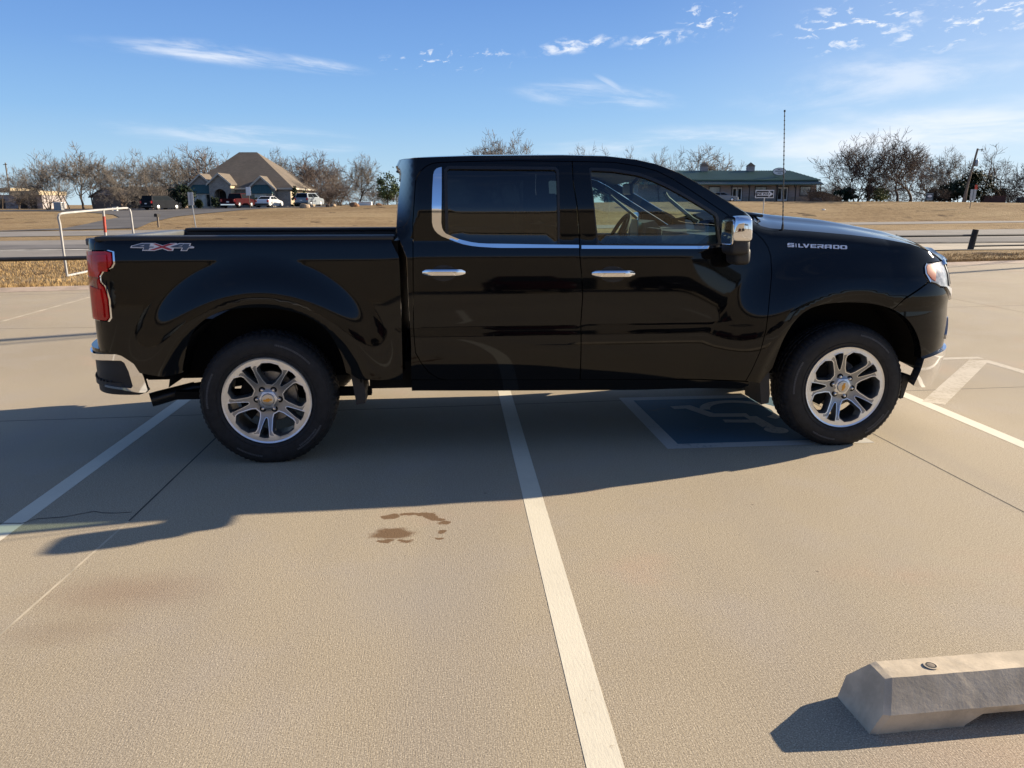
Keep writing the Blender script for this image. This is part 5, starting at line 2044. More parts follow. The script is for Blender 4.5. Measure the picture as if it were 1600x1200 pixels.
a = on_ground(-160, 410, .5); b = on_ground(1000, 381, .5)
aL = on_ground(0, 405.5, .5); bL = on_ground(140, 402.8, .5)
dL = (bL - aL) / np.linalg.norm(bL - aL)
pipe_fence('pipe_fence', aL - dL * 14, bL + dL * 9, .5, .045, [(.02, .55, .05, 0), (.98, .55, .05, 0)], 'low black pipe fence running behind the tail of the truck')
aR = on_ground(1393, 369.4, .5); bR = on_ground(1620, 366.6, .5)
dR = (bR - aR) / np.linalg.norm(bR - aR)
eR = bR + dR * 10
Lr = np.linalg.norm(eR - aR)
pq = on_ground(1532, 390)
fpost = float((pq[:2] - aR[:2]) @ dR[:2]) / Lr
pipe_fence('pipe_fence', aR - dR * .3, eR, .5, .04, [(.03, .56, .035, 0), (fpost, .70, .11, .14), (.98, .7, .11, .05)], 'low black two rail fence with a thick leaning post on the right', lower=(fpost,))
# bent white pipe hoop
g0 = on_ground(105, 432)
hoop = thing('pipe_hoop', (*g0[:2], 0), 'tall bent white pipe hoop with a red banded upright beside the pipe fence', 'barrier')
D0 = (g0 - CAM) @ Fh


def fr_(u, v, d):
    p = far(u, v, d)
    return (p[0], p[1], p[2])


D1 = D0 + 3.2
hp_ = [fr_(105, 432, D0), fr_(99, 392, D0), fr_(93.5, 350, D0), fr_(91.0, 340, D0), fr_(92.2, 335.5, D0), fr_(96, 333.6, D0 + .05), fr_(103, 332.8, D0 + .2), fr_(150, 328.6, D0 + 1.7), fr_(192, 325.3, D1 - .2), fr_(199, 325.2, D1), fr_(202.5, 327.5, D1), fr_(204, 332, D1), fr_(208, 362, D1), fr_(212, 392, D1)]
pe = on_ground(214, 409)
hp_.append((pe[0], pe[1], 0) if abs((pe - CAM) @ Fh - D1) < 2.5 else fr_(214, 408, D1))
mb = MB(); mb.tube(hp_, .027, 10); mb.build('frame', M['pipe_white'], hoop, smooth=True, world_coords=True)
mb = MB(); mb.tube([fr_(161, 327.6, D0 + 2), fr_(163, 345, D0 + 2), fr_(166, 380, D0 + 2), fr_(167, 404, D0 + 2)], .030, 10)
mb.build('upright', M['pipe_white'], hoop, smooth=True, world_coords=True)
mb = MB(); mb.tube([fr_(162.2, 338, D0 + 2), fr_(164.5, 363, D0 + 2)], .034, 10)
mb.build('red_band', M['red_band'], hoop, smooth=True, world_coords=True)
mb = MB(); mb.tube([fr_(105.5, 431, D0 + .02), fr_(140, 423.5, D0 + 1.2), fr_(165, 418, D0 + 2)], .028, 10)
mb.build('brace', M['pipe_white'], hoop, smooth=True, world_coords=True)


# ------------------------------------------------------------------ bare trees
def grow_tree(seed, stems=1, spread=1.0, up=0.06, trunk_h=2.6, dense=1.0, lean=0.0, gnarl=0.22, r0=.24):
    rnd = random.Random(seed)
    tr = ([], []); cr_ = ([], [])

    def tube(buf, pts, r0_, r1_, seg):
        V, Fc = buf
        n = len(pts)
        base = len(V)
        for i, p in enumerate(pts):
            t = (pts[min(i + 1, n - 1)] - pts[max(i - 1, 0)])
            t = t / (np.linalg.norm(t) + 1e-9)
            a_ = np.array([0, 0, 1.]) if abs(t[2]) < .8 else np.array([1., 0, 0])
            x = np.cross(t, a_); x /= np.linalg.norm(x); y = np.cross(t, x)
            r = r0_ + (r1_ - r0_) * i / (n - 1)
            for k in range(seg):
                an = 2 * math.pi * k / seg
                V.append(p + (x * math.cos(an) + y * math.sin(an)) * r)
        for i in range(n - 1):
            for k in range(seg):
                q = base + i * seg + k; w = base + i * seg + (k + 1) % seg
                Fc.append((q, w, w + seg, q + seg))

    LV = [(0, 0), (4.3, 6), (2.6, 6), (1.6, 5), (1.0, 5.3)]

    def branch(p, d, L, r, lv):
        n = 5 if lv <= 1 else (4 if lv == 2 else 3)
        pts = [p]
        q = p.copy()
        for i in range(n):
            d = d + np.array([rnd.gauss(0, gnarl), rnd.gauss(0, gnarl), rnd.gauss(0, gnarl * .8) + up])
            d /= np.linalg.norm(d)
            q = q + d * L / n
            pts.append(q.copy())
        r1 = max(.020, r * (.45 if lv < 4 else .7))
        tube(tr if lv <= 1 else cr_, pts, r, r1, 6 if lv == 0 else (5 if lv == 1 else (4 if lv == 2 else 3)))
        if lv >= 4:
            return
        nl, nc = LV[lv + 1]
        nc = max(2, int(round(nc * dense * rnd.uniform(.75, 1.25))))
        for c in range(nc):
            f_ = rnd.uniform(.22 if lv else .55, 1.0) if c else 1.0
            i = min(int(f_ * n), n - 1)
            fr = f_ * n - i
            pp = pts[i] + (pts[i + 1] - pts[i]) * fr
            dd = pts[i + 1] - pts[i]; dd = dd / np.linalg.norm(dd)
            ang = math.radians(rnd.uniform(22, 62) * (spread if lv == 0 else 1))
            az = rnd.uniform(0, 2 * math.pi) if lv else 2 * math.pi * (c + rnd.uniform(-.3, .3)) / nc
            a_ = np.array([0, 0, 1.]) if abs(dd[2]) < .85 else np.array([1., 0, 0])
            x = np.cross(dd, a_); x /= np.linalg.norm(x); y = np.cross(dd, x)
            nd = dd * math.cos(ang) + (x * math.cos(az) + y * math.sin(az)) * math.sin(ang)
            rr = r + (r1 - r) * f_
            branch(pp, nd, nl * rnd.uniform(.7, 1.2), max(.027, rr * rnd.uniform(.52, .76)), lv + 1)
    for s_ in range(stems):
        az = rnd.uniform(0, 6.28)
        k = .25 if stems > 1 else .06
        d = np.array([math.cos(az) * k + lean, math.sin(az) * k, 1.0]); d /= np.linalg.norm(d)
        branch(np.array([math.cos(az) * .25 * (stems > 1), math.sin(az) * .25 * (stems > 1), -.15]), d, trunk_h * rnd.uniform(.85, 1.15), r0 * (1 if stems == 1 else .72), 0)
    top = float(np.percentile([v[2] for v in cr_[0]], 99.7))
    k = 10.0 / top
    res = []
    for V, Fc in (tr, cr_):
        V = np.array(V); V[:, 2] = V[:, 2] * k; V[:, :2] *= k
        res.append((V, Fc))
    return res


PROTO = {}
SPECS = {'oak_a': dict(seed=1, spread=1.05), 'oak_b': dict(seed=12, spread=.9, dense=1.1, gnarl=.26), 'oak_c': dict(seed=23, stems=2, trunk_h=1.8, dense=.85), 'multi': dict(seed=34, stems=4, trunk_h=2.4, dense=.7, up=.14, r0=.17),
         'tall': dict(seed=45, spread=.6, up=.2, trunk_h=4.0, dense=.9), 'lean': dict(seed=56, lean=.38, trunk_h=3.0), 'slim': dict(seed=67, spread=.5, dense=.75, trunk_h=4.5, r0=.13), 'wide': dict(seed=78, spread=1.35, up=.05, trunk_h=2.2, dense=1.15, gnarl=.28), 'bush': dict(seed=89, stems=6, trunk_h=.6, dense=.65, r0=.08, gnarl=.3)}
MESH = {}


def tree_meshes(kind, bark, twig):
    key = (kind, bark, twig)
    if key not in MESH:
        if kind not in PROTO:
            PROTO[kind] = grow_tree(**SPECS[kind])
        (tv, tf), (cv_, cf_) = PROTO[kind]
        a_ = bpy.data.meshes.new('trunk'); a_.from_pydata([tuple(p) for p in tv], [], tf); a_.materials.append(M[bark])
        b2 = bpy.data.meshes.new('crown'); b2.from_pydata([tuple(p) for p in cv_], [], cf_); b2.materials.append(M[twig])
        for me_ in (a_, b2):
            me_.polygons.foreach_set('use_smooth', [True] * len(me_.polygons))
        MESH[key] = (a_, b2)
    return MESH[key]


def bare_tree(u, d, vtop, kind, rz, label, wide=1.0, tone='', name='bare_tree', cat='tree', group='bare winter trees'):
    p = spot(u, d)
    h = zrow(vtop, d) - p[2]
    bark = 'bark_dark_backlit' if tone == 'dark' else 'bark'
    twig = {'': 'twig', 'dark': 'twig_dark_backlit', 'red': 'twig_red'}[tone]
    t = thing(name, p, label, cat, group, rz)
    k = h / 10.0
    t.scale = (k * wide, k * wide, k)
    for nm, me_ in zip(('trunk', 'crown'), tree_meshes(kind, bark, twig)):
        o_ = link(bpy.data.objects.new(nm, me_)); o_.parent = t
    return t


for a_ in [
    # left wood, from the left edge of the picture to the brown-roofed house
    (2, 112, 262, 'slim', .3, 'thin bare tree cut by the left edge of the picture'),
    (27, 116, 262, 'oak_c', 1.1, 'low bare tree in front of the tan flat-roofed building', .8),
    (50, 138, 264, 'wide', 2.2, 'small bare tree rising behind the tan flat-roofed building', .8),
    (76, 103, 243, 'multi', .8, 'many-stemmed bare tree at the left side of the grey utility cabinet', 1.0),
    (98, 112, 238, 'tall', 2.0, 'slender bare tree just right of the grey utility cabinet', .85),
    (108, 117, 244, 'slim', 4.0, 'thin dark-stemmed bare tree between the cabinet and the broad oak', 1.1),
    (130, 103, 229, 'oak_b', .5, 'broad tall bare oak left of the brown brick house', .95),
    (146, 121, 240, 'tall', 3.3, 'bare tree standing at the left gable end of the brown brick house', 1.0),
    (176, 128, 247, 'oak_a', 5.1, 'bare tree rising from behind the left gable of the brick house', .9),
    (193, 102, 246, 'oak_c', 2.7, 'dark forked bare tree in front of the brick house gable', .85),
    (213, 128, 238, 'oak_b', 3.0, 'bare tree rising from behind the middle of the brick house roof', .8),
    (238, 106, 237, 'tall', 1.2, 'straight tall bare tree at the left side of the parked dark van', .75),
    (252, 125, 247, 'wide', 4.6, 'round-crowned bare tree right above the parked dark van', .7),
    (268, 112, 236, 'oak_a', 2.5, 'knotty bare oak beside the dark evergreen bush', .85),
    (291, 132, 231, 'lean', 3.6, 'bare tree behind the left gable of the stone house', .8),
    (315, 136, 229, 'tall', .9, 'tallest bare tree rising behind the left gable of the stone house', 1.1),
    (338, 134, 234, 'wide', 2.9, 'reddish bare tree beside the sloping left edge of the stone house roof', .75, 'red'),
    (362, 140, 241, 'oak_b', 5.5, 'bare tree just showing over the left slope of the stone house roof', .7),
    (425, 142, 234, 'slim', 1.7, 'thin bare treetop showing just right of the stone house ridge', 1.2),
    (447, 138, 236, 'oak_a', 4.4, 'bare tree behind the upper right slope of the stone house roof', .8),
    (472, 134, 240, 'wide', .2, 'wide bare tree behind the lower right slope of the stone house roof', .9, 'red'),
    (497, 124, 241, 'oak_b', 2.0, 'dense bare tree right of the silver sport utility car', .9, 'red'),
    (512, 118, 255, 'oak_c', 1.0, 'low dark bare tree behind the row of boulders', .9, 'red'),
    (533, 112, 246, 'lean', 3.5, 'bare tree with a bent trunk left of the lone oak', .8),
    (546, 128, 262, 'slim', 5.0, 'thin pale bare tree close to the left of the lone oak', .9),
    (561, 104, 243, 'oak_a', 1.35, 'lone bare oak with a straight thick trunk behind the brown boulder', .92),
    (583, 122, 283, 'oak_c', 2.2, 'low twiggy tree between the lone oak and the green leafy tree', 1.2, 'red'),
    # above the truck's roof
    (766, 122, 211, 'oak_b', 1.0, 'left one of two bare treetops above the middle of the truck roof', .8),
    (815, 122, 208, 'tall', 2.3, 'right one of two bare treetops above the middle of the truck roof', 1.0),
    (788, 135, 222, 'wide', 3.3, 'low bare treetop between two taller ones above the truck roof', .7),
    (895, 128, 231, 'oak_a', .7, 'small bare treetop above the seam between the truck doors', .7),
    (947, 126, 232, 'oak_c', 4.2, 'bare tree seen above the front door of the truck', .8),
    (985, 130, 234, 'oak_b', 5.3, 'low bare treetop over the front edge of the truck roof', .7),
    (1030, 140, 233, 'tall', 2.6, 'narrow bare treetop over the upper end of the windscreen pillar', .9),
    (1055, 158, 236, 'oak_c', 1.9, 'reddish bare treetop left of the round-crowned tree behind the green roof', .8, 'red'),
    (1092, 160, 230, 'wide', .4, 'round-crowned bare tree behind the left cupola of the green-roofed building', .85),
    # right wood, its backlit shade set by the dark tones
    (1288, 118, 284, 'bush', 1.0, 'low bare bush at the right end of the green-roofed building', 1.6, 'dark'),
    (1337, 110, 214, 'multi', 2.2, 'tall many-stemmed bare tree with a wide left crown right of the green-roofed building', 1.0, 'dark'),
    (1352, 107, 212, 'oak_c', .6, 'tall bare tree with a forked thick trunk beside the many-stemmed one', .75, 'dark'),
    (1370, 116, 213, 'slim', 3.0, 'slim bare tree over the yellow-green shrub', 1.4, 'dark'),
    (1402, 106, 208, 'oak_b', 4.1, 'tallest dark bare oak in the middle of the right wood', .85, 'dark'),
    (1422, 110, 216, 'lean', .1, 'bare tree leaning right between the tallest oak and the slate sign', 1.0, 'red'),
    (1447, 124, 236, 'wide', 1.6, 'tangled reddish bare tree behind the slate sign', .75, 'red'),
    (1484, 118, 232, 'oak_a', 2.8, 'pale bare tree behind the dark evergreens left of the leaning pole', .8),
    (1562, 122, 230, 'lean', .25, 'bare tree leaning right behind the red brick wall', .9, 'dark'),
    (1612, 112, 248, 'wide', 3.4, 'dense dark tree cut by the right edge of the picture', .75, 'dark'),
    (1578, 150, 298, 'bush', .5, 'tiny bare bush between the brick wall and the right edge', 1.4, 'dark'),
    (1308, 128, 290, 'bush', 2.5, 'bare bush in front of the low roof right of the green-roofed building', 1.2),
    (1390, 116, 285, 'bush', 1.5, 'pale bare thicket between the yellow-green shrub and the tallest oak', 1.6),
    (1465, 108, 292, 'bush', 4.0, 'low bare thicket beside the slate sign', 1.3, 'dark'),
    (530, 112, 288, 'bush', 3.0, 'bare thicket below the bent-trunked tree', 1.6, 'red'),
    (497, 110, 292, 'bush', 0.7, 'bare thicket right behind the silver sport utility car', 1.5, 'red'),
    (600, 106, 297, 'bush', 5.2, 'reddish bare brush below the green leafy tree', 1.8, 'red'),
    (40, 122, 303, 'bush', 1.2, 'dark brush against the wall of the tan flat-roofed building', 1.5, 'dark'),
]:
    bare_tree(*a_)


# ------------------------------------------------------------------ evergreens: leaf sprays through the crown's volume
def leafy(name, u, d, vtop, wpx, kind, label, cat, m='leaf', n=2600, seed=1, vbase=None, group=None, leaf=.16, clumps=26):
    rnd = random.Random(seed)
    p = spot(u, d)
    h = zrow(vtop, d) - p[2]
    w = wpx / 1255.0 * d / 2
    t = thing(name, p, label, cat, group, rnd.uniform(0, 6))
    tk = MB(); tk.tube([(0, 0, -.2), (.05, 0, h * .4), (0, .05, h * .85)], [.05 * h * .35 + .03, .03 * h * .35 + .02, .012], 7)
    tk.build('trunk', M['bark_dark_backlit'], t, smooth=True)
    cl = []
    for i in range(clumps):
        f = rnd.random()
        if kind == 'cone':
            z = h * (.06 + .90 * f); rr = w * (1 - f) ** .8
        elif kind == 'round':
            z = h * (.15 + .75 * f); rr = w * math.sin(math.pi * (0.12 + .80 * f)) ** .7
        else:   # loose
            z = h * (.22 + .74 * f); rr = w * (.35 + .65 * math.sin(math.pi * f))
        a_ = rnd.uniform(0, 6.28); q = math.sqrt(rnd.random())
        cl.append((rr * q * math.cos(a_), rr * q * math.sin(a_), z, rnd.uniform(.10, .24) * min(h, 2.2 * w)))
    V, Fc = [], []
    for i in range(n):
        c = rnd.choice(cl)
        x, y, z = c[0] + rnd.gauss(0, c[3] * .55), c[1] + rnd.gauss(0, c[3] * .55), max(.05, c[2] + rnd.gauss(0, c[3] * .5))
        s_ = leaf * rnd.uniform(.5, 1.3)
        A = Vector((rnd.gauss(0, 1), rnd.gauss(0, 1), rnd.gauss(0, 1))).normalized()
        B = A.orthogonal().normalized()
        b_ = len(V)
        for (k1, k2) in ((-1, 0), (0, .55), (1, 0), (0, -.55)):
            V.append((x + (A.x * k1 + B.x * k2) * s_, y + (A.y * k1 + B.y * k2) * s_, z + (A.z * k1 + B.z * k2) * s_))
        Fc.append((b_, b_ + 1, b_ + 2, b_ + 3))
    add_mesh('crown', V, Fc, M[m], t)
    return t


leafy('evergreen_bush', 284, 104, 289, 34, 'round', 'dark evergreen bush between the parked dark van and the stone house', 'bush', n=3200, seed=4)
leafy('leafy_tree', 606, 104, 274, 40, 'loose', 'loose green leafy tree beside the back of the truck cab', 'tree', 'leaf_light', 1500, 7, leaf=.14, clumps=22)
leafy('leafy_tree', 620, 110, 290, 26, 'loose', 'lower yellow-green leafy tree touching the back of the truck cab', 'tree', 'leaf_yellow', 700, 8, leaf=.14, clumps=14)
leafy('evergreen_shrub', 462, 107, 293, 14, 'cone', 'narrow evergreen shrub at the right corner of the stone house', 'bush', n=1300, seed=9, leaf=.12)
leafy('evergreen_shrub', 476, 112, 297, 10, 'cone', 'small sunlit shrub against the pale side wall of the stone house', 'bush', 'leaf_light', 500, seed=10, leaf=.11)
leafy('clipped_shrub', 402, 107, 310, 18, 'round', 'low dark clipped shrub between the red pickup and the white sedan', 'bush', n=1100, seed=11, leaf=.12)
leafy('clipped_shrub', 311, 107, 312, 12, 'round', 'low dark shrub under the left bay window of the stone house', 'bush', n=700, seed=12, leaf=.12)
leafy('clipped_shrub', 336, 107, 306, 11, 'round', 'taller dark shrub beside the arched porch of the stone house', 'bush', n=800, seed=13, leaf=.12)
leafy('evergreen_bush', 1322, 108, 292, 34, 'round', 'dark evergreen bush at the foot of the many-stemmed tree', 'bush', n=2600, seed=14)
leafy('leafy_shrub', 1375, 107, 296, 30, 'loose', 'sunlit yellow-green shrub under the slim bare tree', 'bush', 'leaf_yellow', 1200, 15, leaf=.13)
leafy('evergreen_tree', 1358, 118, 276, 26, 'round', 'dark green tree half hidden behind the forked thick trunk', 'tree', n=900, seed=16)
leafy('evergreen_tree', 1522, 112, 268, 44, 'round', 'tall dark cedar right of the leaning utility pole', 'tree', n=4200, seed=17)
leafy('evergreen_tree', 1496, 110, 284, 52, 'round', 'broad dark cedar left of the leaning utility pole', 'tree', n=4200, seed=18)
leafy('evergreen_tree', 1468, 112, 291, 40, 'round', 'low dark cedar just right of the slate sign', 'tree', n=3000, seed=19)
leafy('evergreen_tree', 1552, 124, 288, 30, 'round', 'dark cedar over the red brick wall', 'tree', n=1800, seed=20)
leafy('evergreen_tree', 945, 116, 287, 60, 'round', 'dark evergreen clump seen through the front side window of the truck', 'tree', n=3600, seed=21)


# ------------------------------------------------------------------ buildings
def hip_roof(x0, x1, y0, y1, z, rx0, rx1, ry, rz_, th=.18):
    mb_ = MB()
    v = [(x0, y0, z), (x1, y0, z), (x1, y1, z), (x0, y1, z), (rx0, ry, rz_), (rx1, ry, rz_)]
    f = [(0, 1, 5, 4), (1, 2, 5), (2, 3, 4, 5), (3, 0, 4)]
    mb_.add(v, f)
    mb_.add([(x0, y0, z), (x1, y0, z), (x1, y1, z), (x0, y1, z), (x0, y0, z - th), (x1, y0, z - th), (x1, y1, z - th), (x0, y1, z - th)], [(0, 4, 5, 1), (1, 5, 6, 2), (2, 6, 7, 3), (3, 7, 4, 0), (4, 7, 6, 5)])
    return mb_


def gable(xc, hw, y0, y1, ze, za, ov=.25, th=.16):
    """roof of a gable that faces us: two slopes"""
    mb_ = MB()
    for s_ in (-1, 1):
        k = (za - ze) / hw
        e = hw + ov
        ze2 = za - k * e
        v = [(xc, y0, za), (xc + s_ * e, y0, ze2), (xc + s_ * e, y1, ze2), (xc, y1, za)]
        v += [(p[0], p[1], p[2] - th) for p in v]
        mb_.add(v, [(0, 1, 2, 3), (4, 7, 6, 5), (0, 4, 5, 1), (1, 5, 6, 2), (2, 6, 7, 3)])
    return mb_


def stone_house():
    d = 112.0
    p = spot(300, d)
    base = zrow(323.0, d)
    t = thing('house', (p[0], p[1], base), 'stone house with a tall brown hip roof, teal window awnings and an arched porch', 'house', rz=-YAW)
    Wd, Dp, EZ = 13.8, 14.0, 2.45
    w = MB()
    w.box(0.4, Wd, 0, Dp, -1.0, EZ)
    w.build('wall', M['stone'], t)
    sd = MB(); sd.box(Wd, Wd + .02, .3, Dp - .2, -.5, EZ - .15)
    sd.build('side_wall', M['cream'], t)
    for y0 in (5.2, 8.6):
        wi = MB(); wi.box(Wd + .02, Wd + .06, y0, y0 + 1.0, .6, 2.0); wi.build('window', M['win'], t)
    hip_roof(-.5, Wd + .55, -.5, Dp + .5, EZ + .12, 4.75, 7.35, 7.0, 7.75).build('roof', M['shingle'], t)
    fa = MB()
    fa.box(6.0, Wd + .57, -.56, -.50, EZ - .12, EZ + .10); fa.box(Wd + .55, Wd + .61, -.5, Dp + .5, EZ - .12, EZ + .10)
    fa.build('fascia_board', M['trim'], t)
    # gables: centre, half width, front y, back y, eave, apex
    for (xc, hw, y0, y1, ze, za, bay) in ((1.95, 1.95, -1.2, 3.2, 2.75, 4.45, 1), (4.75, 1.45, -2.0, 3.6, 3.25, 4.50, 0), (10.15, 1.75, -1.0, 3.0, 2.60, 4.15, 1)):
        gw = MB()
        poly = [(xc - hw, -1), (xc + hw, -1), (xc + hw, ze), (xc, za - .1), (xc - hw, ze)]
        if bay:
            gw.prism(poly, 'y', y0, 1.0)
        else:
            ar_ = [(xc + .82 * math.cos(a), 1.55 + .82 * math.sin(a)) for a in np.linspace(0, math.pi, 13)]
            gw.prism([(xc - hw, -1), (xc - .82, -1)] + list(reversed(ar_)) + [(xc + .82, -1), (xc + hw, -1), (xc + hw, ze), (xc, za - .1), (xc - hw, ze)], 'y', y0, y0 + .35)
            gw.box(xc - hw, xc - hw + .3, y0 + .35, 0, -1, ze); gw.box(xc + hw - .3, xc + hw, y0 + .35, 0, -1, ze)
        gw.build('gable_wall', M['stone'], t)
        if not bay:
            pc = MB(); pc.box(xc + hw, xc + hw + .03, y0 + .05, 1.0, -1, ze - .1); pc.build('porch_side', M['cream'], t)
            pil = MB(); pil.box(xc - 1.28, xc - 1.06, y0 - .25, y0 - .03, -1, 1.5); pil.build('porch_pillar', M['cream'], t)
            dr = MB(); dr.box(xc - .75, xc + .75, -.06, -.02, -.6, 2.1); dr.build('door', M['wood_dark'], t)
        gr_ = gable(xc, hw, y0 - .3, y1, ze, za).build('gable_roof', M['shingle'], t)
        tb_ = MB()
        for s_ in (-1, 1):
            k = (za - ze) / hw
            e = hw + .27
            tb_.add([(xc, y0 - .34, za + .02), (xc + s_ * e, y0 - .34, za - k * e + .02), (xc + s_ * e, y0 - .34, za - k * e - .24), (xc, y0 - .34, za - .26)] + [(xc, y0 - .30, za + .02), (xc + s_ * e, y0 - .30, za - k * e + .02), (xc + s_ * e, y0 - .30, za - k * e - .24), (xc, y0 - .30, za - .26)],
                    [(0, 1, 2, 3), (4, 7, 6, 5), (0, 4, 5, 1), (1, 5, 6, 2), (2, 6, 7, 3), (3, 7, 4, 0)])
        tb_.build('barge_board', M['trim'], gr_)
        if bay:
            b0, b1 = xc - hw * .92, xc + hw * .90
            wf = MB(); wf.box(b0, b1, y0 - .55, y0, -.6, 1.72); bay_ = wf.build('bay_window', M['trim'], t)
            n = 4
            for k in range(n):
                xa = b0 + .08 + (b1 - b0 - .16) * k / n; xb = b0 + .08 + (b1 - b0 - .16) * (k + 1) / n - .10
                pn = MB(); pn.box(xa, xb, y0 - .58, y0 - .55, .05, 1.62); pn.build('pane', M['win_pale'] if k in (1, 2) else M['win'], bay_)
            aw = MB()
            aw.add([(b0 - .1, y0 - .75, 1.75), (b1 + .1, y0 - .75, 1.75), (b1 - .75, y0 - .02, 2.95), (b0 + .75, y0 - .02, 2.95), (b0 - .1, y0 - .02, 1.75), (b1 + .1, y0 - .02, 1.75)], [(0, 1, 2, 3), (0, 3, 4), (1, 5, 2), (0, 4, 5, 1)])
            am = aw.build('awning', M['teal_metal'], t)
            sm_ = MB()
            for k in range(9):
                f_ = k / 8
                xa = b0 - .1 + (b1 - b0 + .2) * f_; xb = b0 + .75 + (b1 - b0 - 1.5) * f_
                sm_.tube([(xa, y0 - .76, 1.77), (xb, y0 - .03, 2.97)], .02, 4)
            sm_.build('seam_rib', M['teal_metal'], am)
    ch_ = MB(); ch_.box(7.0, 9.0, -.04, -.01, .2, 1.9); ch_.build('window', M['win'], t)
    return t


stone_house()


def brick_house():
    d = 124.0
    p = spot(150, d)
    base = zrow(325.5, d)
    t = thing('house', (p[0], p[1], base), 'low brown brick house with a dark roof half hidden behind bare trees', 'house', rz=-YAW)
    L = 13.5
    w = MB(); w.box(0, L, 0, 8, -1, 2.0)
    w.build('wall', M['brick'], t)
    rf = MB()
    rf.add([(-.5, -.6, 1.95), (L + .5, -.6, 1.95), (L + .3, 4, 3.35), (-.2, 4, 3.35), (-.5, 8.6, 1.95), (L + .5, 8.6, 1.95)], [(0, 1, 2, 3), (3, 2, 5, 4), (0, 3, 4), (1, 5, 2), (0, 4, 5, 1)])
    rf.build('roof', M['shingle_dark'], t)
    gw = MB(); gw.prism([(.8, -1), (5.0, -1), (5.0, 1.95), (2.9, 3.1), (.8, 1.95)], 'y', -2.4, 0); gw.build('gable_wall', M['brick'], t)
    gg = MB(); gg.prism([(1.1, 1.98), (4.7, 1.98), (2.9, 2.98)], 'y', -2.44, -2.40); gg.build('gable_siding', M['siding'], t)
    gable(2.9, 2.1, -2.8, 3.5, 1.98, 3.18, .45).build('gable_roof', M['shingle_dark'], t)
    for x in (6.2, 8.6, 11.2):
        wi = MB(); wi.box(x, x + 1.1, -.05, 0, .3, 1.5); wi.build('window', M['win'], t)
    po = MB()
    for x in (5.6, 7.6, 9.8, 12.4):
        po.box(x, x + .14, -.55, -.42, -1, 1.95)
    po.build('porch_posts', M['trim'], t)
    return t


brick_house()


def tan_building():
    d = 132.0
    p = spot(-8, d)
    base = zrow(325.0, d)
    t = thing('low_building', (p[0], p[1], base), 'low tan building with a cream flat roof behind the trees at far left', 'building', rz=-YAW)
    w = MB(); w.box(0, 7.8, 0, 7, -1, 2.1); w.build('wall', M['siding'], t)
    f_ = MB(); f_.box(3.2, 8.0, -1.0, 7.2, 2.1, 2.75); f_.box(-.5, 3.2, -.6, 7.2, 2.5, 3.2); f_.build('roof', M['cream'], t)
    e_ = MB(); e_.box(7.8, 7.84, 0, 7, -1, 2.1); e_.build('side_wall', M['siding'], t)
    for x in (.6, 4.2, 5.8):
        wi = MB(); wi.box(x, x + 1.1, -.05, 0, -.5, 1.5); wi.build('window', M['dark'], t)
    return t


tan_building()


